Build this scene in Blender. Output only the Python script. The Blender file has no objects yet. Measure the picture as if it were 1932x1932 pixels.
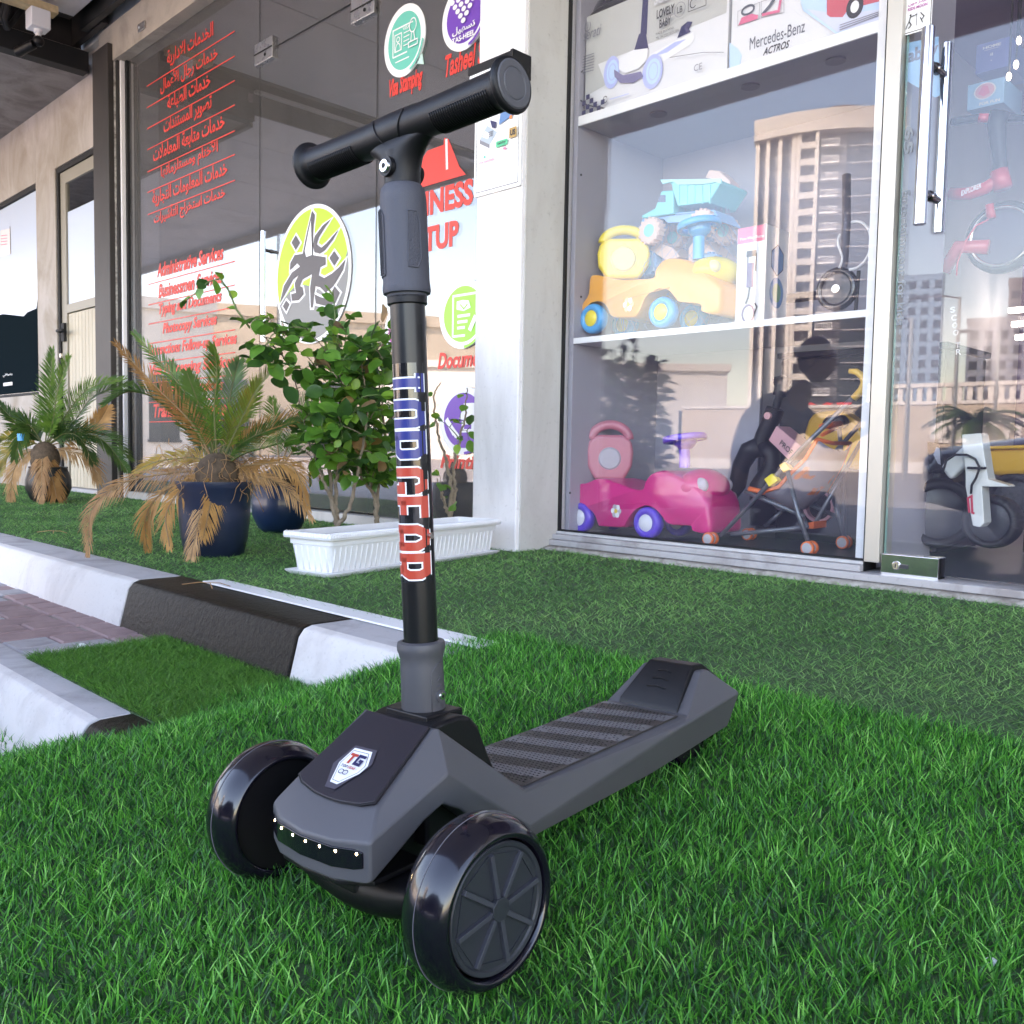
import bpy, bmesh, math, random
import numpy as np
from mathutils import Vector, Matrix, noise
from math import radians, sin, cos, pi, hypot, atan2
random.seed(7); rng = np.random.default_rng(11)
S = bpy.context.scene; COL = S.collection

# ---------------------------------------------------------------- camera, world, sun, exposure
CAM_H = 0.45
FPX, YAW, PITCH, ROLL = 1725.9, radians(44.865), radians(3.76), radians(1.048)
def cam_axes():
    f = Vector((-sin(YAW)*cos(PITCH), cos(YAW)*cos(PITCH), -sin(PITCH)))
    r = Vector((cos(YAW), sin(YAW), 0)); u = r.cross(f)
    return r*cos(ROLL)+u*sin(ROLL), -r*sin(ROLL)+u*cos(ROLL), f
CR, CU, CF = cam_axes()
cd = bpy.data.cameras.new('camera'); cam = bpy.data.objects.new('camera', cd); COL.objects.link(cam)
cam.matrix_world = Matrix((( CR.x, CU.x, -CF.x, 0), (CR.y, CU.y, -CF.y, 0), (CR.z, CU.z, -CF.z, CAM_H), (0,0,0,1)))
cd.sensor_width = 36; cd.lens = 36*FPX/1932; cd.clip_start = 0.02; cd.clip_end = 2000
cd.dof.use_dof = True; cd.dof.focus_distance = 0.95; cd.dof.aperture_fstop = 45
S.camera = cam
W = bpy.data.worlds.new('World'); S.world = W; W.use_nodes = True
wn = W.node_tree.nodes; wl = W.node_tree.links
sky = wn.new('ShaderNodeTexSky'); sky.sky_type = 'NISHITA'; sky.sun_disc = False
SUN_EL, SUN_ROT = radians(33), radians(-12)
sky.sun_elevation = SUN_EL; sky.sun_rotation = SUN_ROT; sky.dust_density = 1.0; sky.air_density = 1.2; sky.altitude = 10
bg = wn['Background']; bg.inputs['Strength'].default_value = 0.15
wl.new(sky.outputs[0], bg.inputs['Color'])
sl = bpy.data.lights.new('sun', 'SUN'); sl.energy = 3.6; sl.angle = radians(0.5); sl.color = (1, .95, .88)
so = bpy.data.objects.new('sun', sl); COL.objects.link(so)
sdir = Vector((sin(SUN_ROT)*cos(SUN_EL), cos(SUN_ROT)*cos(SUN_EL), sin(SUN_EL)))
so.rotation_euler = sdir.to_track_quat('Z', 'Y').to_euler(); so.location = sdir*60
S.view_settings.view_transform = 'Standard'; S.view_settings.look = 'None'
S.view_settings.gamma = 1; S.view_settings.use_curve_mapping = False
S.view_settings.exposure = 3.2
S.view_settings.use_white_balance = True; S.view_settings.white_balance_temperature = 7600; S.view_settings.white_balance_tint = 24
S.cycles.max_bounces = 10; S.cycles.transparent_max_bounces = 24; S.cycles.glossy_bounces = 5
S.cycles.sample_clamp_indirect = 4.0

# ---------------------------------------------------------------- helpers
def pt(u, v, ax, val):
    """point of the plane (axis ax = val) seen along a direction of the survey photograph"""
    d = CF + CR*((u-966)/FPX) - CU*((v-966)/FPX)
    C = Vector((0,0,CAM_H)); t = (val-C[ax])/d[ax]
    return C + d*t
def link(o, parent=None):
    COL.objects.link(o)
    if parent is not None: o.parent = parent
    return o
def tag(o, label=None, cat=None, group=None, kind=None):
    if label: o['label'] = label
    if cat: o['category'] = cat
    if group: o['group'] = group
    if kind: o['kind'] = kind
    return o
def thing(name, label, cat, loc=(0,0,0), group=None, rz=0, parent=None):
    o = bpy.data.objects.new(name, None); o.empty_display_size = .05
    link(o, parent); o.location = loc; o.rotation_euler = (0,0,rz)
    return tag(o, label, cat, group)
_m = {}
def mat(name, col, rough=.5, metal=0, noise_amt=0, nscale=30, bump=0, bscale=200, spec=.5, coat=0, emit=None, es=0, col2=None, trans=0, coords='Object', sheen=0, rvar=0):
    if name in _m: return _m[name]
    m = bpy.data.materials.new(name); m.use_nodes = True; nt = m.node_tree; n = nt.nodes; l = nt.links
    b = n['Principled BSDF']; b.inputs['Base Color'].default_value = (*col, 1)
    b.inputs['Roughness'].default_value = rough; b.inputs['Metallic'].default_value = metal
    b.inputs['Specular IOR Level'].default_value = spec; b.inputs['Coat Weight'].default_value = coat
    b.inputs['Sheen Weight'].default_value = sheen
    if trans: b.inputs['Transmission Weight'].default_value = trans
    if emit: b.inputs['Emission Color'].default_value = (*emit,1); b.inputs['Emission Strength'].default_value = es
    tc = n.new('ShaderNodeTexCoord')
    if noise_amt or col2 or rvar:
        t = n.new('ShaderNodeTexNoise'); t.inputs['Scale'].default_value = nscale; t.inputs['Detail'].default_value = 6; t.inputs['Roughness'].default_value = .65
        l.new(tc.outputs[coords], t.inputs['Vector'])
        if noise_amt or col2:
            r = n.new('ShaderNodeValToRGB'); l.new(t.outputs['Fac'], r.inputs[0])
            c2 = col2 or tuple(min(1,c*(1+noise_amt)) for c in col); c1 = col if col2 else tuple(c*(1-noise_amt) for c in col)
            r.color_ramp.elements[0].position = .32; r.color_ramp.elements[1].position = .68
            r.color_ramp.elements[0].color = (*c1,1); r.color_ramp.elements[1].color = (*c2,1)
            l.new(r.outputs[0], b.inputs['Base Color'])
        if rvar:
            q = n.new('ShaderNodeMapRange'); q.inputs[3].default_value = max(0,rough-rvar); q.inputs[4].default_value = min(1,rough+rvar)
            l.new(t.outputs['Fac'], q.inputs[0]); l.new(q.outputs[0], b.inputs['Roughness'])
    if bump:
        t2 = n.new('ShaderNodeTexNoise'); t2.inputs['Scale'].default_value = bscale; t2.inputs['Detail'].default_value = 4
        l.new(tc.outputs[coords], t2.inputs['Vector'])
        bp = n.new('ShaderNodeBump'); bp.inputs['Strength'].default_value = bump; bp.inputs['Distance'].default_value = .002
        l.new(t2.outputs['Fac'], bp.inputs['Height']); l.new(bp.outputs[0], b.inputs['Normal'])
    _m[name] = m; return m
def glass_mat(name, r0, tint=(1,1,1), rough=0.0, veil=.0, veil_col=(.7,.7,.7)):
    m = bpy.data.materials.new(name); m.use_nodes = True; nt = m.node_tree; n = nt.nodes; l = nt.links
    n.remove(n['Principled BSDF'])
    g = n.new('ShaderNodeBsdfGlossy'); g.inputs['Roughness'].default_value = rough
    t = n.new('ShaderNodeBsdfTransparent'); t.inputs[0].default_value = (*tint,1)
    ge = n.new('ShaderNodeNewGeometry'); d = n.new('ShaderNodeVectorMath'); d.operation = 'DOT_PRODUCT'
    l.new(ge.outputs['Normal'], d.inputs[0]); l.new(ge.outputs['Incoming'], d.inputs[1])
    def mth(op, a, b=None):
        q = n.new('ShaderNodeMath'); q.operation = op
        for i, x in enumerate((a, b)):
            if x is None: continue
            if isinstance(x, (int, float)): q.inputs[i].default_value = x
            else: l.new(x, q.inputs[i])
        return q.outputs[0]
    c = mth('ABSOLUTE', d.outputs['Value']); k = mth('POWER', mth('SUBTRACT', 1.0, c), 5.0)
    f = mth('ADD', mth('MULTIPLY', k, 1-r0), r0)
    mx = n.new('ShaderNodeMixShader'); l.new(f, mx.inputs[0]); l.new(t.outputs[0], mx.inputs[1]); l.new(g.outputs[0], mx.inputs[2])
    if veil:   # pale diffuse veil: haze painted into the pane to lift dark reflections
        df = n.new('ShaderNodeBsdfDiffuse'); df.inputs[0].default_value = (*veil_col,1); m2 = n.new('ShaderNodeMixShader')
        tc = n.new('ShaderNodeTexCoord'); tn = n.new('ShaderNodeTexNoise'); tn.inputs['Scale'].default_value = 2.2; tn.inputs['Detail'].default_value = 8; tn.inputs['Roughness'].default_value = .7; l.new(tc.outputs['Object'], tn.inputs[0])
        mr = n.new('ShaderNodeMapRange'); mr.inputs[1].default_value = .3; mr.inputs[2].default_value = .7; mr.inputs[3].default_value = veil*.75; mr.inputs[4].default_value = veil*1.25; l.new(tn.outputs[0], mr.inputs[0])
        l.new(mr.outputs[0], m2.inputs[0]); l.new(mx.outputs[0], m2.inputs[1]); l.new(df.outputs[0], m2.inputs[2]); mx = m2
    l.new(mx.outputs[0], n['Material Output'].inputs[0]); return m
class MB:
    def __init__(s): s.v=[]; s.f=[]; s.m=[]; s.mats=[]
    def mi(s, m):
        if m not in s.mats: s.mats.append(m)
        return s.mats.index(m)
    def add(s, vs, fs, m=None, M=None):
        o=len(s.v); s.v += [tuple(M@Vector(p)) if M is not None else tuple(p) for p in vs]
        s.f += [tuple(o+i for i in f) for f in fs]; k = s.mi(m) if m is not None else 0; s.m += [k]*len(fs); return s
    def box(s, x0,x1,y0,y1,z0,z1, m=None, M=None):
        vs=[(x0,y0,z0),(x1,y0,z0),(x1,y1,z0),(x0,y1,z0),(x0,y0,z1),(x1,y0,z1),(x1,y1,z1),(x0,y1,z1)]
        return s.add(vs,[(3,2,1,0),(4,5,6,7),(0,1,5,4),(1,2,6,5),(2,3,7,6),(3,0,4,7)],m,M)
    def prism(s, pts, a, b, ax='y', m=None, M=None):
        """extrude the 2-D outline pts from a to b along axis ax"""
        def P(p,t): return {'x':(t,p[0],p[1]),'y':(p[0],t,p[1]),'z':(p[0],p[1],t)}[ax]
        n=len(pts); vs=[P(p,a) for p in pts]+[P(p,b) for p in pts]
        fs=[tuple(range(n)),tuple(range(2*n-1,n-1,-1))]+[(i,i+n,(i+1)%n+n,(i+1)%n) for i in range(n)]
        return s.add(vs,fs,m,M)
    def lathe(s, prof, axis='z', seg=32, m=None, M=None, closed=False, c=(0,0,0)):
        vs=[]; n=len(prof)
        for i in range(seg):
            t=2*pi*i/seg
            for r,h in prof:
                a,b_=r*cos(t),r*sin(t)
                p={'z':(a,b_,h),'x':(h,a,b_),'y':(a,h,b_)}[axis]; vs.append((p[0]+c[0],p[1]+c[1],p[2]+c[2]))
        fs=[]
        for i in range(seg):
            j=(i+1)%seg
            for k in range(n-1+(1 if closed else 0)):
                k2=(k+1)%n; fs.append((i*n+k,j*n+k,j*n+k2,i*n+k2))
        if not closed:
            fs.append(tuple(i*n for i in range(seg))[::-1]); fs.append(tuple(i*n+n-1 for i in range(seg)))
        return s.add(vs,fs,m,M)
    def cyl(s, p, q, r, r2=None, seg=16, m=None, M=None):
        p=Vector(p); q=Vector(q); d=q-p; L=d.length
        R=d.to_track_quat('Z','Y').to_matrix().to_4x4(); T=Matrix.Translation(p)@R
        if M is not None: T=M@T
        return s.lathe([(r,0),(r if r2 is None else r2,L)],'z',seg,m,T)
    def tube(s, pts, r, seg=8, m=None, M=None, flat=1.0, up=None):
        pts=[Vector(p) for p in pts]; n=len(pts); rs=r if hasattr(r,'__len__') else [r]*n
        vs=[]; ref=Vector(up) if up else None
        for i,p in enumerate(pts):
            d=(pts[min(i+1,n-1)]-pts[max(i-1,0)]).normalized()
            if ref is None: ref = Vector((0,0,1)) if abs(d.z)<.9 else Vector((1,0,0))
            a=d.cross(ref).normalized(); b=a.cross(d)
            if up is None: ref=b
            for k in range(seg):
                t=2*pi*k/seg; vs.append(p+a*(cos(t)*rs[i])+b*(sin(t)*rs[i]*flat))
        fs=[(i*seg+k,i*seg+(k+1)%seg,(i+1)*seg+(k+1)%seg,(i+1)*seg+k) for i in range(n-1) for k in range(seg)]
        fs+=[tuple(range(seg))[::-1],tuple((n-1)*seg+k for k in range(seg))]
        return s.add(vs,fs,m,M)
    def loft(s, rings, m=None, M=None, cap=True, close=True):
        n=len(rings[0]); vs=[p for r in rings for p in r]; q=n if close else n-1
        fs=[(i*n+k,i*n+(k+1)%n,(i+1)*n+(k+1)%n,(i+1)*n+k) for i in range(len(rings)-1) for k in range(q)]
        if cap: fs+=[tuple(range(n))[::-1],tuple((len(rings)-1)*n+k for k in range(n))]
        return s.add(vs,fs,m,M)
    def ball(s, c, r, m=None, M=None, seg=20, rings=12):
        rx,ry,rz = r if hasattr(r,'__len__') else (r,r,r); vs=[];fs=[]
        for i in range(rings+1):
            ph=pi*i/rings
            for k in range(seg): t=2*pi*k/seg; vs.append((c[0]+rx*sin(ph)*cos(t),c[1]+ry*sin(ph)*sin(t),c[2]-rz*cos(ph)))
        fs=[(i*seg+k,i*seg+(k+1)%seg,(i+1)*seg+(k+1)%seg,(i+1)*seg+k) for i in range(rings) for k in range(seg)]
        return s.add(vs,fs,m,M)
    def build(s, name, m=None, parent=None, smooth=False, bevel=0, bseg=2, sub=0, angle=35, fix=True):
        me=bpy.data.meshes.new(name); me.from_pydata(s.v,[],s.f)
        ml = s.mats if s.mats else [m]
        for q in ml: me.materials.append(q if q is not None else m)
        if len(ml)>1: me.polygons.foreach_set('material_index', s.m)
        if fix:
            b=bmesh.new(); b.from_mesh(me); bmesh.ops.remove_doubles(b,verts=b.verts,dist=1e-6) if len(s.v)<20000 else None
            bmesh.ops.dissolve_degenerate(b, dist=1e-6, edges=b.edges) if len(s.v)<20000 else None
            bmesh.ops.recalc_face_normals(b,faces=b.faces); b.to_mesh(me); b.free()
        o=bpy.data.objects.new(name,me); link(o,parent)
        if smooth:
            me.shade_smooth()
            if smooth!='all': me.set_sharp_from_angle(angle=radians(angle))
        if bevel:
            q=o.modifiers.new('bevel','BEVEL'); q.width=bevel; q.segments=bseg; q.limit_method='ANGLE'; q.angle_limit=radians(30)
            me.shade_smooth(); q.harden_normals=True
        if sub:
            q=o.modifiers.new('sub','SUBSURF'); q.levels=q.render_levels=sub; me.shade_smooth()
        return o
def box(name, x0,x1,y0,y1,z0,z1, m, parent=None, bevel=0): return MB().box(x0,x1,y0,y1,z0,z1).build(name,m,parent,bevel=bevel)
def copy_tree(o, parent=None):
    c=o.copy(); COL.objects.link(c); c.parent=parent
    for ch in list(o.children): copy_tree(ch,c)
    return c
# --- lettering: Arabic presentation forms joined by hand, laid right to left
AR = {'ا':'\uFE8D\uFE8E','أ':'\uFE83\uFE84','ب':'\uFE8F\uFE90\uFE91\uFE92','ة':'\uFE93\uFE94','ت':'\uFE95\uFE96\uFE97\uFE98','ث':'\uFE99\uFE9A\uFE9B\uFE9C',
 'ج':'\uFE9D\uFE9E\uFE9F\uFEA0','خ':'\uFEA5\uFEA6\uFEA7\uFEA8','د':'\uFEA9\uFEAA','ر':'\uFEAD\uFEAE','ز':'\uFEAF\uFEB0','س':'\uFEB1\uFEB2\uFEB3\uFEB4',
 'ش':'\uFEB5\uFEB6\uFEB7\uFEB8','ص':'\uFEB9\uFEBA\uFEBB\uFEBC','ط':'\uFEC1\uFEC2\uFEC3\uFEC4','ع':'\uFEC9\uFECA\uFECB\uFECC','ل':'\uFEDD\uFEDE\uFEDF\uFEE0','م':'\uFEE1\uFEE2\uFEE3\uFEE4',
 'ن':'\uFEE5\uFEE6\uFEE7\uFEE8','ه':'\uFEE9\uFEEA\uFEEB\uFEEC','و':'\uFEED\uFEEE','ي':'\uFEF1\uFEF2\uFEF3\uFEF4','ك':'\uFED9\uFEDA\uFEDB\uFEDC','ئ':'\uFE89\uFE8A\uFE8B\uFE8C','لا':'\uFEFB\uFEFC','لأ':'\uFEF7\uFEF8'}
def arabic(t):
    words=[]
    for w in t.split(' '):
        u=[];i=0
        while i<len(w):
            if w[i]=='ل' and i+1<len(w) and w[i+1] in 'اأ': u.append(w[i:i+2]); i+=2
            else: u.append(w[i]); i+=1
        out='';prev=False
        for k,ch in enumerate(u):
            f=AR.get(ch)
            if not f: out+=ch; prev=False; continue
            nxt = k+1<len(u) and u[k+1] in AR; dual=len(f)==4
            if dual: g = f[3] if prev and nxt else f[2] if nxt else f[1] if prev else f[0]
            else: g = f[1] if prev else f[0]
            out+=g; prev = dual and nxt
        words.append(out[::-1])
    return ' '.join(words[::-1])
_fc={}
def text_geo(t, bold=0.0, space=1.0, shear=0.0, res=3):
    key=(t,bold,space,shear)
    if key in _fc: return _fc[key]
    c=bpy.data.curves.new('t','FONT'); c.body=t; c.size=1; c.offset=bold; c.space_character=space; c.shear=shear; c.resolution_u=res; c.fill_mode='FRONT'
    o=bpy.data.objects.new('t',c); COL.objects.link(o); dg=bpy.context.evaluated_depsgraph_get(); dg.update()
    me=bpy.data.meshes.new_from_object(o.evaluated_get(dg)); vs=[(v.co.x,v.co.y) for v in me.vertices]; fs=[tuple(p.vertices) for p in me.polygons]
    bpy.data.objects.remove(o); bpy.data.curves.remove(c); bpy.data.meshes.remove(me)
    if vs:
        x0=min(v[0] for v in vs); y0=min(v[1] for v in vs); x1=max(v[0] for v in vs); y1=max(v[1] for v in vs)
    else: x0=y0=0;x1=y1=1
    _fc[key]=(vs,fs,(x0,y0,x1,y1)); return _fc[key]
class Art:
    """flat print: layers of 2-D shapes on a surface, map2(x,y,lift) -> 3-D point; each layer lies a little above the last"""
    def __init__(s, fn, step=.0004): s.b=MB(); s.fn=fn; s.k=0; s.step=step
    def put(s, pts, faces, m):
        s.k+=1; s.b.add([s.fn(p[0],p[1],s.k*s.step) for p in pts],faces,m); return s
    def poly(s, pts, m): return s.put(pts,[tuple(range(len(pts)))],m)
    def rect(s,x0,y0,x1,y1,m): return s.poly([(x0,y0),(x1,y0),(x1,y1),(x0,y1)],m)
    def rrect(s,x0,y0,x1,y1,r,m):
        P=[]
        for cx,cy,a in ((x1-r,y0+r,-pi/2),(x1-r,y1-r,0),(x0+r,y1-r,pi/2),(x0+r,y0+r,pi)):
            P+=[(cx+r*cos(a+i*pi/8),cy+r*sin(a+i*pi/8)) for i in range(5)]
        return s.poly(P,m)
    def ell(s,cx,cy,rx,ry,m,seg=40): return s.poly([(cx+rx*cos(2*pi*i/seg),cy+ry*sin(2*pi*i/seg)) for i in range(seg)],m)
    def arc(s,cx,cy,rx,ry,a0,a1,w,m,seg=24):
        P=[(cx+rx*cos(a0+(a1-a0)*i/seg),cy+ry*sin(a0+(a1-a0)*i/seg)) for i in range(seg+1)]
        return s.line(P,w,m)
    def line(s,P,w,m,close=False):
        P=[Vector(p) for p in P]; n=len(P); vs=[]
        ws = w if hasattr(w,'__len__') else [w]*n
        for i,p in enumerate(P):
            a=P[(i-1)%n] if close or i>0 else p; b=P[(i+1)%n] if close or i<n-1 else p
            d1=(p-a).normalized() if (p-a).length>0 else None; d2=(b-p).normalized() if (b-p).length>0 else None
            if d1 is None: d=d2; k=1
            elif d2 is None: d=d1; k=1
            else:
                d=(d1+d2); d=d.normalized() if d.length>1e-6 else d1; k=1/max(.45,abs(d.dot(d1)))
            nn=Vector((-d.y,d.x))*ws[i]*.5*k; vs+=[p+nn,p-nn]
        fs=[(2*i,2*i+1,2*i+3,2*i+2) for i in range(n-1)]
        if close: fs.append((2*n-2,2*n-1,1,0))
        return s.put([(v.x,v.y) for v in vs],fs,m)
    def text(s,t,x0,y0,x1,y1,m,bold=0,space=1,shear=0,fit=True,slope=0):
        vs,fs,(a,b,c,d)=text_geo(t,bold,space,shear)
        if not vs: return s
        sx=(x1-x0)/(c-a) if fit else (y1-y0)/(d-b); sy=(y1-y0)/(d-b)
        return s.put([(x0+(v[0]-a)*sx, y0+(v[1]-b)*sy+slope*(v[0]-a)*sx) for v in vs],fs,m)
    def build(s,name,parent=None): return s.b.build(name,None,parent,fix=False)
def on_wall(y): return lambda a,b,l: (a, y-l, b)          # faces the street (-Y); a = world x, b = world z
# ---------------------------------------------------------------- materials
Mblack = mat('black_plastic',(.0055,.0050,.0065),.44,spec=.35,bump=.15,bscale=900,noise_amt=.15,nscale=12,rvar=.05)
Mgrey  = mat('grey_plastic',(.079,.077,.086),.48,bump=.12,bscale=1200,noise_amt=.05,nscale=8,rvar=.05)
Mdgrey = mat('dark_grey_plastic',(.020,.023,.030),.5,bump=.12,bscale=1200,noise_amt=.06,nscale=8)
Mpanel = mat('matt_black_panel',(.016,.012,.018),.46,spec=.4,bump=.08,bscale=1500,rvar=.04,nscale=6)
Mgloss = mat('gloss_black_urethane',(.006,.005,.010),.17,coat=.35,spec=.5,rvar=.07,nscale=9)
Mtube  = mat('black_painted_steel',(.008,.008,.009),.30,spec=.4,coat=.05,rvar=.04,nscale=6)
Mchrome= mat('chrome',(.75,.75,.78),.09,metal=1)
Msteel = mat('brushed_steel',(.55,.54,.53),.28,metal=1,rvar=.1,nscale=20)
Mscrew = mat('screw_steel',(.8,.78,.74),.18,metal=1)
Mdark  = mat('dark_void',(.006,.006,.007),.7)
Mwhite = mat('white_paint',(.80,.80,.80),.5,noise_amt=.03,nscale=6)
Mwpl   = mat('white_plastic',(.78,.78,.80),.4,noise_amt=.04,nscale=9)
Mink   = mat('ink_black',(.02,.02,.025),.5)
Minkg  = mat('ink_grey',(.22,.22,.25),.5)
Mred   = mat('vinyl_red',(.75,.045,.03),.45)
Mredo  = mat('sticker_red',(.52,.06,.035),.32)
Mblue  = mat('sticker_blue',(.025,.035,.20),.3)
Mpaper = mat('print_white',(.82,.82,.84),.45)
Mpurp  = mat('vinyl_purple',(.16,.05,.42),.4)
Mteal  = mat('vinyl_teal',(.10,.52,.42),.4)
Mlime  = mat('vinyl_lime',(.40,.80,.02),.4)
Mvgreen= mat('vinyl_green',(.28,.70,.06),.4)
Mvgrey = mat('vinyl_grey',(.20,.20,.20),.4)
Mvdk   = mat('vinyl_dark_grey',(.075,.065,.07),.4)
Mlav   = mat('print_lavender',(.45,.50,.85),.4)
Mlilac = mat('print_pale_blue',(.50,.68,.92),.4)
Mpinkp = mat('print_pink',(.75,.16,.28),.4)
Mnavy  = mat('print_navy',(.02,.02,.09),.4)
# weathered surfaces
def grime(name, base, dark, rough=.85, scale=3.0, streak=1.0, amt=.5, bump=.3, bscale=60, voro=False):
    m=bpy.data.materials.new(name); m.use_nodes=True; nt=m.node_tree; n=nt.nodes; l=nt.links; b=n['Principled BSDF']
    tc=n.new('ShaderNodeTexCoord'); mp=n.new('ShaderNodeMapping'); mp.inputs['Scale'].default_value=(1,1,1/streak)
    l.new(tc.outputs['Object'],mp.inputs[0])
    t=n.new('ShaderNodeTexNoise'); t.inputs['Scale'].default_value=scale; t.inputs['Detail'].default_value=9; t.inputs['Roughness'].default_value=.62; t.inputs['Distortion'].default_value=.6
    t2=n.new('ShaderNodeTexNoise'); t2.inputs['Scale'].default_value=bscale; t2.inputs['Detail'].default_value=6; t2.inputs['Roughness'].default_value=.7
    l.new(mp.outputs[0],t.inputs[0]); l.new(tc.outputs['Object'],t2.inputs[0])
    r=n.new('ShaderNodeValToRGB'); r.color_ramp.elements[0].position=.35; r.color_ramp.elements[1].position=.35+.3/max(amt,.1)*.5
    r.color_ramp.elements[0].color=(*dark,1); r.color_ramp.elements[1].color=(*base,1); l.new(t.outputs[0],r.inputs[0])
    r2=n.new('ShaderNodeValToRGB'); r2.color_ramp.elements[0].position=.30; r2.color_ramp.elements[1].position=.42
    r2.color_ramp.elements[0].color=(.45,.43,.42,1); r2.color_ramp.elements[1].color=(1,1,1,1); l.new(t2.outputs[0],r2.inputs[0])
    mx=n.new('ShaderNodeMix'); mx.data_type='RGBA'; mx.blend_type='MULTIPLY'; mx.inputs[0].default_value=.35
    l.new(r.outputs[0],mx.inputs[6]); l.new(r2.outputs[0],mx.inputs[7]); l.new(mx.outputs[2],b.inputs['Base Color'])
    b.inputs['Roughness'].default_value=rough
    bp=n.new('ShaderNodeBump'); bp.inputs['Strength'].default_value=bump; bp.inputs['Distance'].default_value=.004; l.new(t2.outputs[0],bp.inputs['Height']); l.new(bp.outputs[0],b.inputs['Normal'])
    if name=='kerb_black_paint': b.inputs['Specular IOR Level'].default_value=.12
    _m[name]=m; return m
Mkw  = grime('kerb_white_paint',(.67,.635,.615),(.56,.52,.50),scale=5,bscale=110,amt=.9,bump=.5)
Mkb  = grime('kerb_black_paint',(.024,.018,.013),(.0045,.004,.0045),scale=230,bscale=60,amt=.8,bump=1.0,rough=.42)
Mkt  = grime('kerb_top_concrete',(.44,.42,.43),(.32,.30,.305),scale=7,bscale=90,amt=.9,bump=.4)
Mpvr = grime('paver_red',(.36,.24,.235),(.27,.18,.18),scale=12,bscale=150,amt=.8,bump=.5)
Mpvg = grime('paver_grey',(.42,.39,.40),(.31,.28,.29),scale=12,bscale=150,amt=.8,bump=.5)
Msand= grime('joint_sand',(.34,.30,.27),(.22,.19,.17),scale=30,bscale=300)
Masph= grime('road_pale_bounce',(.36,.34,.325),(.27,.25,.24),scale=4,bscale=200)  # unseen road kept pale so it bounces light up to the soffits
Mplas= grime('wall_plaster',(.46,.41,.38),(.32,.27,.22),scale=3.2,streak=1.6,bscale=40,bump=.25,amt=.55)
Msoff= grime('soffit_grey',(.30,.27,.26),(.19,.165,.16),scale=5,bscale=30,bump=.1,amt=.6)
Mcolw= grime('column_white',(.78,.755,.77),(.66,.63,.64),scale=4,streak=3,bscale=60,bump=.15,amt=.9)
Mstuc= grime('frame_plaster',(.50,.485,.465),(.42,.395,.375),scale=4,streak=3,bscale=60,bump=.1,amt=.9)
Msill= grime('aluminium_sill',(.42,.40,.41),(.30,.27,.27),scale=8,bscale=80,bump=.05,rough=.38,amt=.9)
Mscol= grime('steel_column_paint',(.038,.031,.029),(.024,.02,.019),scale=3,bscale=50,bump=.1,rough=.5)
Mcan = grime('canopy_panel',(.72,.68,.70),(.62,.58,.60),scale=2,bscale=40,bump=.05,rough=.4,amt=.9)
# ---------------------------------------------------------------- ground levels
YF = 2.4; ZP = .112; ZR = -.165; YK1 = .94; YK2 = .545
def sm(t): t=min(1,max(0,t)); return t*t*(3-2*t)
def sma(t): t=np.clip(t,0,1); return t*t*(3-2*t)
def turf_z(x, y):      # near turf laid over kerb and channel as one soft slope (arrays)
    f = np.interp(y,[-1.,0,.3,.44,.62,.8,.94,1.06,1.16,1.3],[-.02,.03,.050,.059,.070,.083,.103,.116,.120,.121])
    wy = sma((y-.468)/.05); L = sma((-x-1.18)/.62)*(1-wy)+sma((-x-1.14)/.25)*wy
    low = -.148 + (.008+.148)*sma((y-.47)/.05)
    bump = .006*np.sin(x*5.1+1.3)*np.cos(y*6.3) + .003*np.sin(x*13+y*9)
    return f*(1-L)+low*L+bump*(1-sma((y-.85)/.15))
g = MB(); g.add([(-400,-420,-.19),(400,-420,-.19),(400,60,-.19),(-400,60,-.19)],[(0,1,2,3)])
tag(g.build('ground',Msand),kind='structure')
g = MB(); g.add([(-60,-9,ZR-.012),(30,-9,ZR-.012),(30,YK2+.02,ZR-.012),(-60,YK2+.02,ZR-.012)],[(0,1,2,3)])
tag(g.build('road',Masph),kind='structure')
slab = MB(); slab.box(-12,4,YK1+.10,YF+.0,ZR-.1,ZP-.012)
tag(slab.build('terrace_slab',Mkt),kind='structure')
# upper kerb: painted blocks > kerb_block
def kerb(name, y0, top, foot, w, joints, slant=.035):
    k = bpy.data.objects.new(name,None); link(k); tag(k,kind='structure')
    prof=[(y0-slant,foot),(y0-.006,top-.02),(y0+.006,top-.005),(y0+.022,top),(y0+w,top),(y0+w,foot)]
    for i in range(len(joints)-1):
        x0,c=joints[i]; x1=joints[i+1][0]; mm={'w':Mkw,'b':Mkb}[c]
        b=MB(); b.prism(prof,x0+.003,x1-.003,'x',mm); b.mi(Mkt if c=='w' else mm)
        if c=='w': b.m[2+3]=1; b.m[2+4]=1
        o=b.build('kerb_block',None,k,bevel=.004)
    return k
kerb('kerb',YK1,ZP,-.02,.135,[(-9.2,'w'),(-8.0,'b'),(-6.9,'w'),(-5.7,'w'),(-4.6,'w'),(-3.36,'w'),(-2.28,'b'),(-1.50,'w'),(-1.13,'w')])
kerb('lower_kerb',YK2,.004,ZR-.05,.085,[(-9.0,'w'),(-7.8,'b'),(-6.6,'w'),(-5.4,'w'),(-4.2,'w'),(-2.9,'w'),(-1.505,'b'),(-1.2,'w')],slant=.04)
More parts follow.
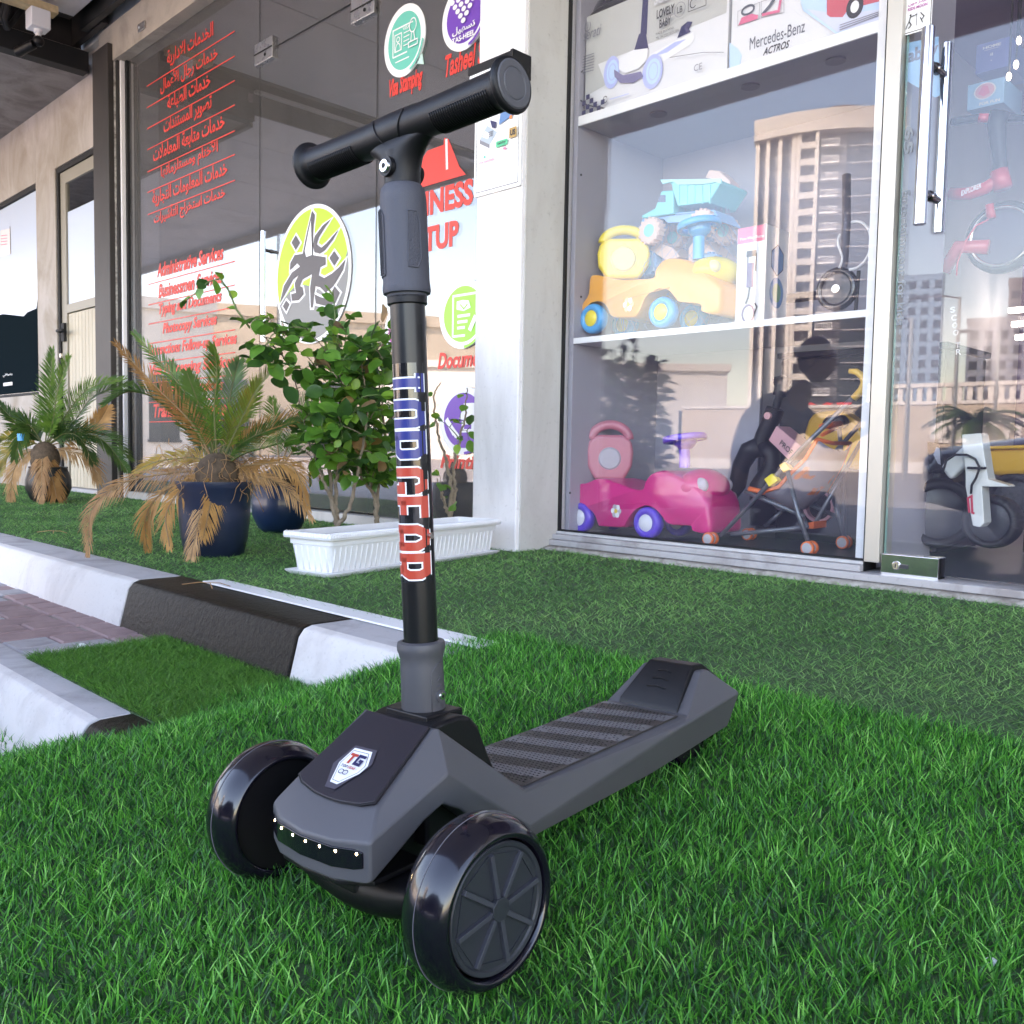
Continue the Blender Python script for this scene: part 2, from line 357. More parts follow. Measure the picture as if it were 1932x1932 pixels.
# dirty mortar line at the kerb foot and bedding sand under the pavers
pv = bpy.data.objects.new('pavement',None); link(pv); tag(pv,kind='structure')
b=MB(); b.box(-9,-1.0,YK2+.088,YK1-.0,-.06,-.006); b.build('bedding_sand',Msand,pv)
meshes={}
def paver_mesh(m, L, Wd):
    key=(m.name,L,Wd)
    if key not in meshes:
        o=MB().box(-Wd/2,Wd/2,-L/2,L/2,-.03,0).build('tmp',m,None); bm=bmesh.new(); bm.from_mesh(o.data)
        bmesh.ops.bevel(bm,geom=[e for e in bm.edges if all(v.co.z>-.001 for v in e.verts)],offset=.004,segments=1,affect='EDGES'); bm.to_mesh(o.data); bm.free()
        meshes[key]=o.data; bpy.data.objects.remove(o)
    return meshes[key]
x=-1.72; row=0; npv=0
while x>-5.2:
    ys=[YK2+.092, YK2+.092+(.10 if row%2 else .195), YK1-.10 if not row%2 else YK1-.105, YK1-.008]
    ys=sorted(set(ys)); 
    for a,c in zip(ys,ys[1:]):
        L=round(c-a-.005,3)
        if L<.03: continue
        mm = Mpvr if random.random()<.55 else Mpvg
        o=bpy.data.objects.new('paver',paver_mesh(mm,L,.094)); link(o,pv); o.location=(x,(a+c)/2,random.uniform(-.0015,.0015)); o.rotation_euler=(random.uniform(-.006,.006),random.uniform(-.01,.01),random.uniform(-.006,.006)); npv+=1
    x-=.0985; row+=1
# turf backing sheets
def sheet(name, xs, ys, zf, m, thick=.006):
    b=MB(); nx,ny=len(xs),len(ys); vs=[(xx,yy,zf(xx,yy)) for yy in ys for xx in xs]
    fs=[(j*nx+i,j*nx+i+1,(j+1)*nx+i+1,(j+1)*nx+i) for j in range(ny-1) for i in range(nx-1)]
    b.add(vs,fs); return b.build(name,m,None,smooth='all')
Mback = grime('turf_backing',(.055,.115,.045),(.028,.060,.022),scale=60,bscale=300,bump=.6)
def zfn(x,y): return float(turf_z(np.array(x),np.array(y)))
def edge_x(y):  # left edge of the near turf sheet
    return -1.46-.05*math.sin(y*7) if y>YK2 else -3.2
b=MB()
for (xl,ya,yb,nx,ny) in ((-3.4,-.9,YK2-.062,90,36),(-1.38,YK2-.062,1.155,70,26)):
    vs=[]
    for j in range(ny+1):
        y=ya+j*(yb-ya)/ny
        for i in range(nx+1):
            x=xl+(2.4-xl)*i/nx; vs.append((x,y,zfn(x,y)))
    b.add(vs,[(j*(nx+1)+i,j*(nx+1)+i+1,(j+1)*(nx+1)+i+1,(j+1)*(nx+1)+i) for j in range(ny) for i in range(nx)])
tag(b.build('turf_ground',Mback,None,smooth='all'),kind='structure')
b=MB(); b.box(-9.5,2.5,YK1+.137,YF-.02,ZP-.012,ZP+.002); tag(b.build('terrace_turf_ground',Mback),kind='structure')
b=MB(); b.box(-2.03,-1.42,YK2+.075,YK1-.012,-.008,.006); tag(b.build('step_turf_ground',Mback),kind='structure')
# white taped edge of the terrace turf
b=MB(); b.box(-2.12,-1.12,YK1+.112,YK1+.165,ZP+.0025,ZP+.0065)
tag(b.build('edge_tape',mat('white_tape',(.82,.82,.84),.35)),'white tape strip along the edge of the terrace turf on the kerb','tape')
# ---- blades
def turf_mat(name, cols, trans=.25, rough=.45):
    m=bpy.data.materials.new(name); m.use_nodes=True; nt=m.node_tree; n=nt.nodes; l=nt.links; b=n['Principled BSDF']
    a=n.new('ShaderNodeAttribute'); a.attribute_name='shade'; r=n.new('ShaderNodeValToRGB'); l.new(a.outputs['Fac'],r.inputs[0])
    e=r.color_ramp.elements; e[0].color=(*cols[0],1); e[1].color=(*cols[-1],1)
    for i,c in enumerate(cols[1:-1]): q=e.new((i+1)/(len(cols)-1)); q.color=(*c,1)
    l.new(r.outputs[0],b.inputs['Base Color']); b.inputs['Roughness'].default_value=rough; b.inputs['Specular IOR Level'].default_value=.35
    tr=n.new('ShaderNodeBsdfTranslucent'); l.new(r.outputs[0],tr.inputs[0]); mx=n.new('ShaderNodeMixShader'); mx.inputs[0].default_value=trans
    l.new(b.outputs[0],mx.inputs[1]); l.new(tr.outputs[0],mx.inputs[2]); l.new(mx.outputs[0],n['Material Output'].inputs[0]); _m[name]=m; return m
def blades(name, X, Y, Z, H, Wd, lean, bend, m, seg=3, tuft=None, label=None, thatch=None):
    """one mesh of N grass blades; each a tapered curved strip"""
    N=len(X); az=rng.uniform(0,2*pi,N) if tuft is None else tuft
    laz=rng.uniform(0,2*pi,N); k=seg+1
    P=np.zeros((N,k*2-1,3)); dx=np.cos(laz); dy=np.sin(laz); sxv=np.cos(az); syv=np.sin(az)
    for i in range(k):
        t=i/seg; off=lean*H*t+bend*H*t*t; zz=Z+H*(t-.35*bend*t*t); w=Wd*(1-.75*t)*.5
        cx=X+dx*off; cy=Y+dy*off
        if i<seg:
            P[:,2*i,0]=cx-sxv*w; P[:,2*i,1]=cy-syv*w; P[:,2*i,2]=zz
            P[:,2*i+1,0]=cx+sxv*w; P[:,2*i+1,1]=cy+syv*w; P[:,2*i+1,2]=zz
        else: P[:,2*i,0]=cx; P[:,2*i,1]=cy; P[:,2*i,2]=zz
    nv=2*k-1; F=[]
    for i in range(seg-1): F+=[(2*i,2*i+1,2*i+3),(2*i,2*i+3,2*i+2)]
    F.append((2*seg-2,2*seg-1,2*seg)); F=np.array(F)
    idx=(F[None]+ (np.arange(N)*nv)[:,None,None]).reshape(-1)
    me=bpy.data.meshes.new(name); me.vertices.add(N*nv); me.vertices.foreach_set('co',P.reshape(-1))
    nf=N*len(F); me.loops.add(nf*3); me.loops.foreach_set('vertex_index',idx.astype(np.int32)); me.polygons.add(nf)
    me.polygons.foreach_set('loop_start',np.arange(nf,dtype=np.int32)*3)
    sh=np.repeat(rng.beta(2.2,2.2,N) if thatch is None else thatch,nv).astype(np.float32)
    at=me.attributes.new('shade','FLOAT','POINT'); at.data.foreach_set('value',sh)
    me.update(); me.validate(); me.materials.append(m); me.shade_smooth()
    o=bpy.data.objects.new(name,me); link(o); tag(o,label,'artificial grass' if label else None,kind='stuff'); return o
Mturf = turf_mat('turf_bright',[(.009,.046,.020),(.028,.17,.028),(.066,.35,.042),(.135,.53,.070),(.38,.80,.20)],.32,.34)
Mturf2= turf_mat('turf_terrace',[(.045,.12,.042),(.10,.28,.075),(.20,.44,.12),(.36,.62,.21)],.32,.5)
Mturf3= turf_mat('turf_step',[(.022,.065,.016),(.050,.18,.024),(.10,.31,.04),(.22,.48,.08)],.25,.5)
def region(n, x0,x1,y0,y1): return rng.uniform(x0,x1,n), rng.uniform(y0,y1,n)
def in_view(X,Y,Z,pad=60):
    v=np.stack([X,Y,Z-CAM_H],1); w=v@np.array(CF); u=966+FPX*(v@np.array(CR))/np.maximum(w,1e-3); q=966-FPX*(v@np.array(CU))/np.maximum(w,1e-3)
    return (w>.2)&(u>-pad)&(u<1932+pad)&(q<1932+pad+60),w
# near turf: dense near the lens, thinning with distance; a strip beyond the frame stays covered too
X,Y=region(640000,-3.2,1.2,-.5,1.16); Z=turf_z(X,Y)
vis,w=in_view(X,Y,Z,260)
keep=((X>-1.385+.012*np.sin(Y*31)-.09*sma((Y-.62)/.2))|(Y<YK2-.050))
ok=keep&vis&(rng.random(len(X))<np.clip(1.05/w,.5,1)); ok2=keep&~vis&(rng.random(len(X))<.30)&(X>-2.4)
ok=ok|ok2; X,Y,Z=X[ok],Y[ok],Z[ok]
n=len(X)
pn=np.array([noise.noise(Vector((a*6,c*6,0))) for a,c in zip(X[::1],Y[::1])]) if n<150000 else np.sin(X*17+np.sin(Y*11)*2)*np.cos(Y*15+np.sin(X*9)*2)*.5
shd=np.clip(rng.beta(1.4,1.9,n)+pn*.12,0,1)
blades('turf_grass',X,Y,Z-.002,rng.uniform(.008,.024,n)*(1+.15*pn),rng.uniform(.0013,.0026,n),rng.uniform(-.1,.85,n),rng.uniform(0,.55,n),Mturf,3,label='bright green long pile artificial grass under the scooter',thatch=shd)
NB1=n
# terrace turf: flatter curly pile
X,Y=region(330000,-8.6,1.4,YK1+.125,YF-.03); Z=np.full(len(X),ZP+.001)
vis,w=in_view(X,Y,Z,60); ok=(vis&(rng.random(len(X))<np.clip(1.35/w,.22,1)))|(~vis&(rng.random(len(X))<.16)); ok&=~((X>-2.12)&(X<-1.0)&(Y<YK1+.15)); X,Y,Z=X[ok],Y[ok],Z[ok]; n=len(X)
w=in_view(X,Y,Z)[1]
shd=np.clip(rng.beta(2.0,2.6,n)+.10*np.sin(X*9+np.sin(Y*7)),0,1)
blades('terrace_grass',X,Y,Z,rng.uniform(.006,.015,n),rng.uniform(.0011,.0017,n)*np.clip(w*.8,1,3),rng.uniform(.5,2.2,n),rng.uniform(0,.9,n),Mturf2,2,label='short curly artificial grass on the raised terrace before the shops',thatch=shd)
NB2=n
X,Y=region(26000,-2.03,-1.40,YK2+.075,YK1-.012); n=len(X)
# turf strip cut as a parallelogram
ok=(X>-2.03-.1*((Y-YK2)/.4)); X,Y=X[ok],Y[ok]; n=len(X)
blades('step_grass',X,Y,np.full(n,.005),rng.uniform(.010,.022,n),rng.uniform(.0012,.0018,n),rng.uniform(.3,1.4,n),rng.uniform(0,.8,n),Mturf3,3,label='dull green artificial grass offcut between the two kerbs')
# ---------------------------------------------------------------- kick scooter (local: x = to its side, y = backwards, z = up)
def cut_wrap(b, fn, ys, name, parent, xs=()):
    """flat print b (xy plane) cut into strips at ys / xs, then wrapped by fn(x,y,z)"""
    me=bpy.data.meshes.new(name); me.from_pydata(b.v,[],b.f)
    for q in b.mats: me.materials.append(q)
    me.polygons.foreach_set('material_index', b.m)
    bm=bmesh.new(); bm.from_mesh(me)
    for ax,L in ((1,ys),(0,xs)):
        for t in L:
            no=(0,1,0) if ax else (1,0,0); co=(0,t,0) if ax else (t,0,0)
            bmesh.ops.bisect_plane(bm,geom=bm.verts[:]+bm.edges[:]+bm.faces[:],plane_co=co,plane_no=no)
    for v in bm.verts: v.co=fn(v.co.x,v.co.y,v.co.z)
    bm.to_mesh(me); bm.free(); o=bpy.data.objects.new(name,me); return link(o,parent)
SK=.85
sO=Vector((-.69988,.50975,.06731)); sy_,sr_=radians(1.7527),radians(2.0655)
sb=Vector((-sin(sy_),cos(sy_),0)); a0=Vector((cos(sy_),sin(sy_),0)); n0=a0.cross(sb); sa=a0*cos(sr_)+n0*sin(sr_); sn=sa.cross(sb)
CC=Vector((0,0,CAM_H)); RW=.073; base=CC+((sO-sn*RW)-CC)*SK
sc=thing('kick_scooter','grey and black three wheeled child kick scooter with front lights standing on bright turf','scooter')
sc.matrix_world=Matrix(((sa.x*SK,sb.x*SK,sn.x*SK,base.x),(sa.y*SK,sb.y*SK,sn.y*SK,base.y),(sa.z*SK,sb.z*SK,sn.z*SK,base.z),(0,0,0,1)))
UP=Matrix.Translation((0,0,RW))
def U(b): b.v=[(p[0],p[1],p[2]+RW) for p in b.v]; return b
def mir(pts): return [(-p[0],p[1],p[2]) for p in pts]
# body shell
V={}
def P(k,s,b_,n_): V[k]=(s,b_,n_)
P('A0',0,-.070,.004);P('A1',.042,-.066,.004);P('A2',.076,-.051,.004)
P('B0',0,-.070,.038);P('B1',.042,-.066,.039);P('B2',.076,-.051,.041)
P('C0',0,-.043,.0585);P('C1',.032,-.041,.0595);P('C2',.063,-.032,.0635)
P('D2',.050,.047,.117);P('E',.079,.038,.080)
P('PK',.056,.046,.1185)
P('F1',.078,-.018,.026);P('F2',.078,.010,.044);P('F3',.078,.033,.053);P('F4',.078,.055,.042);P('F5',.075,.10,.004);P('F6',.056,.17,-.028)
P('V',.067,.155,.0315);P('G',.076,.155,-.004);P('U',.070,.462,.039)
P('Lb',.050,.405,-.018);P('T',.066,.60,.054);P('Tb',.052,.592,.005)
P('J',.063,.472,.0455);P('K',.046,.530,.091);P('K2',.046,.548,.091)
P('M1',.0605,.163,.0305);P('M2',.0605,.458,.0462)
P('Dc',.050,.120,.060)
fr=[('A0','A1','B1','B0'),('A1','A2','B2','B1'),('B0','B1','C1','C0'),('B1','B2','C2','C1'),('B2','E','PK','D2','C2'),
    ('A2','F1','F2','F3','E','B2'),('PK','E','G','V'),('E','F3','F4','F5','F6','G'),('V','G','U'),('G','F6','Lb','Tb','T','U'),
    ('V','U','M2','M1'),('U','J','M2'),('U','T','K2','K','J'),('PK','V','Dc','D2'),('V','M1','Dc')]
ids={}; vs=[]
def vid(k,sgn):
    if abs(V[k][0])<1e-9: sgn=1
    if (k,sgn) not in ids: ids[(k,sgn)]=len(vs); vs.append((V[k][0]*sgn,V[k][1],V[k][2]))
    return ids[(k,sgn)]
fs=[]
for f in fr:
    fs.append([vid(k,1) for k in f]); fs.append([vid(k,-1) for k in f][::-1])
fs.append([vid(k,1) for k in ('T','Tb')]+[vid(k,-1) for k in ('Tb','T')])
fs.append([vid('K2',1),vid('T',1),vid('T',-1),vid('K2',-1)])
fs.append([vid('M1',1),vid('M2',1),vid('M2',-1),vid('M1',-1)])
fs.append([vid('M1',-1),vid('Dc',-1),vid('Dc',1),vid('M1',1)])
fs.append([vid('J',-1),vid('J',1),vid('M2',1),vid('M2',-1)]); fs.append([vid('J',1),vid('J',-1),vid('K',-1),vid('K',1)]); fs.append([vid('K',1),vid('K',-1),vid('K2',-1),vid('K2',1)])
fs.append([vid('D2',1),vid('D2',-1),vid('C2',-1),vid('C1',-1),vid('C0',1),vid('C1',1),vid('C2',1)])
fs.append([vid('D2',-1),vid('D2',1),vid('Dc',1),vid('Dc',-1)])
fs.append([vid(k,1) for k in ('A0','A1','A2')]+[vid(k,-1) for k in ('A2','A1')])
bt=['A2','F1','F2','F3','F4','F5','F6','Lb','Tb']
for a,c in zip(bt,bt[1:]): fs.append([vid(a,1),vid(c,1),vid(c,-1),vid(a,-1)])
b=MB(); b.add(vs,fs); o=U(b).build('body_shell',Mgrey,sc,bevel=.0032,bseg=3)
# black cover panel over the nose (sits in the shell, 1 mm proud)
pc=[(-.0585,-.0315),(-.045,-.0375),(-.02,-.0412),(0,-.042),(.02,-.0412),(.045,-.0375),(.0585,-.0315),(.0475,.044),(-.0475,.044)]
pn_=lambda b_: .0612+(b_+.04)*(.117-.0600)/(.087)
b=MB(); n=len(pc); b.add([(p[0],p[1]-.0008,pn_(p[1])+.0022) for p in pc]+[(p[0],p[1]+.003,pn_(p[1])-.004) for p in pc],[tuple(range(n))]+[(i,i+n,(i+1)%n+n,(i+1)%n) for i in range(n)])
U(b).build('nose_panel',Mpanel,sc,bevel=.0012)
b=MB(); pg=[(p[0]*1.02,p[1]*1.0) for p in pc]; b.add([(p[0]*1.025,p[1]-(.0012 if p[1]<0 else -.0005),pn_(p[1])+.0007) for p in pc],[tuple(range(n))]); U(b).build('panel_gap',Mdark,sc)
# shield badge
Zm=lambda x,y:(468+.23438*x,1313+.23438*y)
Minv=sc.matrix_world.inverted()
def scoot_plane(u,v,p0,nrm):
    d=(CF+CR*((u-966)/FPX)-CU*((v-966)/FPX)); o_=Minv@CC; dd=(Minv.to_3x3()@d); p0=Vector(p0); nrm=Vector(nrm)
    t=(p0-o_).dot(nrm)/dd.dot(nrm); return o_+dd*t
tv=Vector((0,.087,.057)).normalized(); nv=Vector((1,0,0)).cross(tv); p0=Vector((0,-.04,.0612+.0028+RW))
def bfn(x,y,l): q=Vector((x,0,0))+p0+tv*y+nv*(l+.0006); return q
def bp(x,y): q=scoot_plane(*Zm(x,y),p0,nv)-p0; return (q.x,q.dot(tv))
A=Art(bfn,.0003)
outer=[bp(*p) for p in ((870,403),(1043,445),(1000,560),(950,600),(700,757),(620,732),(640,690),(690,545))]
white=[bp(*p) for p in ((865,425),(1005,460),(968,575),(900,635),(720,718),(664,695),(690,640),(738,540))]
cx=sum(p[0] for p in white)/8; cy=sum(p[1] for p in white)/8
A.poly(outer,mat('badge_clear_edge',(.07,.065,.085),.3)); A.poly(white,Mpaper)
inn=[(cx+(p[0]-cx)*.86,cy+(p[1]-cy)*.86) for p in white]; A.line(inn,.0005,Mink,close=True)
ux=(Vector(bp(1005,460))-Vector(bp(865,425))); W_=ux.length
x0,y0=bp(800,470); 
top=max(p[1] for p in white); bot=min(p[1] for p in white); hh=top-bot; wx=(max(p[0] for p in white)-min(p[0] for p in white))
ty=top-hh*.20
A.rect(cx-wx*.30,top-hh*.24,cx-wx*.02,top-hh*.17,Mredo); A.rect(cx-wx*.20,top-hh*.46,cx-wx*.12,top-hh*.23,Mredo)
A.line([(cx+wx*.30,top-hh*.20),(cx+wx*.06,top-hh*.20),(cx+wx*.06,top-hh*.42),(cx+wx*.26,top-hh*.42),(cx+wx*.26,top-hh*.32),(cx+wx*.16,top-hh*.32)],wx*.085,Mnavy)
A.text('TOP',cx-wx*.28,top-hh*.58,cx-wx*.03,top-hh*.51,Mnavy,shear=.2,bold=.02); A.text('GEAR',cx,top-hh*.58,cx+wx*.27,top-hh*.51,Mredo,shear=.2,bold=.02)
for s_ in (-1,1): A.arc(cx+s_*wx*.085,top-hh*.70,wx*.085,hh*.055,0,2*pi,.0008,Mnavy)
A.build('badge',sc)
# light bar with seven lamps round the nose
def front(s_): # front outline b(s)
    return np.interp(abs(s_),[0,.042,.076],[-.070,-.066,-.051])
def fo(s_,d): # push outward
    return (s_, float(front(s_))-d)
ss=[-.0715,-.062,-.042,-.02,0,.02,.042,.062,.0700]
b=MB(); r1=[];r2=[]
for s_ in ss:
    x,y=fo(s_,.0016); e=.002 if abs(s_)>.069 else 0
    r1+= [(x,y,.0165+e)]; r2+=[(x,y,.0345-e)]
rings=[[(x,y,z0),(x,y,z1),(x,y+.006,z1),(x,y+.006,z0)] for (x,y,z0),(_,_,z1) in zip(r1,r2)]
b.loft(rings); lb=U(b).build('light_bar',Mgloss,sc,bevel=.0008)
Mled=mat('led_lamp',(1,.9,.6),.3,emit=(1,.86,.5),es=9)
lm=None
for i,s_ in enumerate((-.0555,-.0345,-.0125,.008,.027,.046,.065)):
    x,y=fo(s_,.0014)
    if lm is None: b=MB(); b.ball((0,0,0),(.0012,.0008,.0013),seg=10,rings=6); lm=b.build('lamp',Mled,lb,smooth='all'); q=lm
    else: q=lm.copy(); COL.objects.link(q); q.parent=lb
    q.location=(x,y,.0310+RW)
# black plastic skirt under the nose
b=MB(); b.prism([(x,y) for x,y in [(-.07,-.042),(-.042,-.062),(0,-.066),(.042,-.062),(.07,-.042),(.066,.02),(-.066,.02)]],-.002,.0035,'z'); U(b).build('nose_skirt',Mblack,sc,bevel=.002)
# steering housing behind the panel
pr=[(.036,.100),(.047,.1155),(.060,.1185),(.085,.1205),(.100,.1165),(.111,.105),(.120,.085),(.131,.062),(.146,.034),(.146,.0),(.04,.0)]
b=MB(); b.prism(pr,-.0465,.0465,'x'); U(b).build('steering_housing',Mblack,sc,bevel=.005,bseg=3)
b=MB(); b.box(-.031,.031,.054,.104,.112,.1222); U(b).build('housing_cap',Mblack,sc,bevel=.002)
# truck: bowed bar carrying both front wheels
rings=[]
for i in range(17):
    s_=-.136+.272*i/16; t=1-(s_/.136)**2; cz=-.004-.026*t; h=.013+.012*t; bb=.006-.004*t; w=.020+.012*t
    rings.append([(s_,bb+w*cos(q),cz+h*sin(q)) for q in [2*pi*k/14 for k in range(14)]])
b=MB(); b.loft(rings); U(b).build('truck',Mblack,sc,smooth='all')
b=MB(); b.box(-.028,.028,-.03,.06,-.03,.06); U(b).build('truck_block',Mblack,sc,bevel=.006)
# wheels
def wheel(sgn):
    w=.054; cxs=sgn*(.184-w/2); R=.073
    b=MB(); prof=[]
    for k in range(13):
        t=-1+2*k/12; h=t*.0262; r=R-.0105*abs(t)**2.6-.0002; prof.append((r,h))
    prof=[(.0565,-.0225),(.0575,-.0255)]+[(.0605,-.0268)]+prof+[(.0605,.0268),(.0575,.0255),(.0565,.0225)]
    b.lathe(prof,'x',96,closed=True,c=(cxs,0,0))
    wh=U(b).build('wheel',Mgloss,sc,smooth='all')
    b=MB(); b.lathe([(R-.0001,-.0004),(R+.0005,0),(R-.0001,.0004)],'x',96,c=(cxs,0,0),closed=True); U(b).build('tread_seam',mat('seam_light',(.14,.135,.16),.4),wh,smooth='all')
    f=cxs+sgn*.0238
    b=MB(); b.lathe([(.0,f-sgn*.012),(.054,f-sgn*.012),(.0545,f-sgn*.001),(.0535,f),(.0505,f-sgn*.0005),(.049,f-sgn*.0020),(0,f-sgn*.0020)],'x',80,c=(0,0,0)); hc=U(b).build('hubcap',Mdgrey,wh,smooth=True,angle=25)
    b=MB()
    for k in range(8):
        a=radians(11+45*k); d=Vector((0,cos(a),sin(a))); n_=Vector((0,-sin(a),cos(a)))
        L=.0485; hw=.0022
        q=[d*.008-n_*hw,d*L-n_*hw,d*L+n_*hw,d*.008+n_*hw]; x0=f-sgn*.0022; x1=f+sgn*.0020
        b.add([(x0,p.y,p.z) for p in q]+[(x1,p.y*.99,p.z*.99) for p in q],[(0,1,2,3),(7,6,5,4),(0,4,5,1),(1,5,6,2),(2,6,7,3),(3,7,4,0)])
    U(b).build('spokes',mat('spoke_grey',(.045,.047,.060),.42),hc,bevel=.0004,bseg=1)
    b=MB(); oc=[(.0105*cos(pi/8+k*pi/4),.0105*sin(pi/8+k*pi/4)) for k in range(8)]; b.prism(oc,f-sgn*.002,f+sgn*.003,'x'); U(b).build('hub',Mdgrey,hc,bevel=.0008)
    # rim bars joining spoke ends in pairs
    b=MB()
    for k in range(8):
        a=radians(11+45*k); c=radians(11+45*(k+1)); p=Vector((0,cos(a),sin(a)))*.0475; q=Vector((0,cos(c),sin(c)))*.0475; d=(q-p).normalized(); m_=Vector((0,-d.z,d.y))*.0011
        vs_=[p-m_,q-m_,q+m_,p+m_]; b.add([(f-sgn*.0022,v.y,v.z) for v in vs_]+[(f-sgn*.0008,v.y,v.z) for v in vs_],[(0,1,2,3),(7,6,5,4),(0,4,5,1),(1,5,6,2),(2,6,7,3),(3,7,4,0)])
    U(b).build('rim_bars',Mdgrey,hc)
    i_=cxs-sgn*.020
    b=MB(); b.lathe([(0,i_),(.0575,i_),(.0575,i_+sgn*.004),(0,i_+sgn*.004)],'x',48); U(b).build('inner_disc',Mblack,wh)
    b=MB(); b.cyl((i_-sgn*.02,0,0),(i_+sgn*.002,0,0),.014,seg=20); U(b).build('axle_boss',Mblack,wh,smooth=True)
    for k in range(3):
        a=radians(60+120*k+(12 if sgn>0 else -70)); r=R-.0046
        b=MB(); b.ball((cxs+sgn*.0125,r*cos(a),r*sin(a)),(.0016,.0016,.0016),seg=8,rings=6); U(b).build('inner_led',mat('led_off',(.7,.7,.65),.2),wh,smooth='all')
wheel(1); wheel(-1)
b=MB(); b.lathe([(.030,-.022),(.043,-.022),(.047,-.012),(.048,0),(.047,.012),(.043,.022),(.030,.022)],'x',48,closed=True,c=(0,.535,-.008)); rw=U(b).build('rear_wheel',Mgloss,sc,smooth='all')
b=MB(); b.cyl((-.026,.535,-.008),(.026,.535,-.008),.031,seg=24); U(b).build('rear_hub',Mblack,rw)
# deck mat: black striped grip
def mz(b_): return .0305+(b_-.163)*(.0462-.0305)/.295
mm=MB(); o2=[(-.052,.160),(.050,.160),(.0585,.167),(.0585,.4555),(-.0585,.4555),(-.0585,.167)]
mm.prism(o2,0,.0016,'z'); mm.v=[(p[0],p[1],p[2]+mz(p[1])+.0006) for p in mm.v]
Mmat=mat('mat_brown_black',(.040,.034,.033),.42,rvar=.1,nscale=30,bump=.3,bscale=900); Mmat2=mat('mat_grey_stripe',(.125,.12,.13),.38,rvar=.1,nscale=30,bump=.3,bscale=900)
gm=U(mm).build('grip_mat',Mmat,sc)
A=Art(lambda x,y,l:Vector((x,y,mz(y)+.0024+l+RW)),.0001)
def clipb(p,lo,hi): return p
for k in range(8):
    y0=.112+k*.0475; w=.0235
    pg=[(.0575,y0+.030),(.0575,y0+w+.030),(-.0575,y0+w),(-.0575,y0)]
    # clip to the mat
    def clip(pg,yl,sg):
        out=[]
        for i in range(len(pg)):
            p,q=pg[i],pg[(i+1)%len(pg)]; ip=(p[1]-yl)*sg>=0; iq=(q[1]-yl)*sg>=0
            if ip: out.append(p)
            if ip!=iq: t=(yl-p[1])/(q[1]-p[1]); out.append((p[0]+(q[0]-p[0])*t,yl))
        return out
    pg=clip(clip(pg,.1675,1),.4545,-1)
    if len(pg)>2: A.poly(pg,Mmat2); A.k=0
A.build('mat_stripes',gm)
b=MB()
for j in range(52):
    y=.171+j*.00545
    for i in range(20):
        x=-.0525+i*.0055+(.00275 if j%2 else 0)
        dens = max(0,1-abs(x)/.075) if y>.26 else 1-max(0,(abs(x)-.045)/.02)
        if abs(x)>.054 or random.random()>dens+.35: continue
        z=mz(y)+.0026; s_=1 if (i+j)%2 else -1
        b.add([(x-.0017,y-.0007*s_,z),(x+.0017,y+.0001*s_,z),(x+.0017,y+.0011*s_,z),(x-.0017,y+.0003*s_,z),(x,y,z+.0007)],[(0,1,4),(1,2,4),(2,3,4),(3,0,4)])
tag(U(b).build('grip_studs',Mblack,gm),kind='stuff')
# brake pedal over the rear wheel
b=MB(); b.add([(-.047,.474,.0535),(.047,.474,.0535),(.0345,.527,.0985),(-.0345,.527,.0985),(-.047,.470,.0425),(.047,.470,.0425),(.0365,.552,.0975),(-.0365,.552,.0975),(-.0475,.61,.055),(.0475,.61,.055),(-.04,.60,.03),(.04,.60,.03)],
 [(0,1,2,3),(4,5,1,0),(3,2,6,7),(7,6,9,8),(1,5,11,9,6,2),(4,0,3,7,8,10),(8,9,11,10),(5,4,10,11)])
bk=U(b).build('brake_pedal',Mblack,sc,bevel=.003,bseg=3)
for k in range(3):
    t=.35+.2*k; w=.014-.002*k; b=MB(); y=.474+.053*t; z=.0535+.045*t
    b.tube([(-w,y-.001,z+.0008),(0,y+.001,z+.0024),(w,y-.001,z+.0008)],.0008,6); U(b).build('pedal_rib',Mblack,bk,smooth='all')
# ---- steering column
pb=Vector((0,.0785,.112)); ptop=Vector((0,.0592,.640)); ax=(ptop-pb).normalized()
def along(n_): return pb+ax*((n_-pb.z)/ax.z)
T=Matrix.Translation(pb+Vector((0,0,RW)))@ax.to_track_quat('Z','Y').to_matrix().to_4x4()
xa=T.to_3x3()@Vector((1,0,0)); rotz=atan2(xa.y,xa.x); T=T@Matrix.Rotation(-rotz,4,'Z')
def LA(prof,name,m,par=sc,seg=48,**k): b=MB(); b.lathe(prof,'z',seg,m=None,M=T); return b.build(name,m,par,smooth=True,**k)
LA([(.0173,.05),(.0173,.43)],'column_tube',Mtube)
col=LA([(.0215,.001),(.0225,.004),(.0217,.055),(.0216,.062),(.0228,.066),(.0242,.070),(.0245,.074),(.0238,.078),(.0185,.0795),(.0185,.073)],'column_collar',Mgrey)
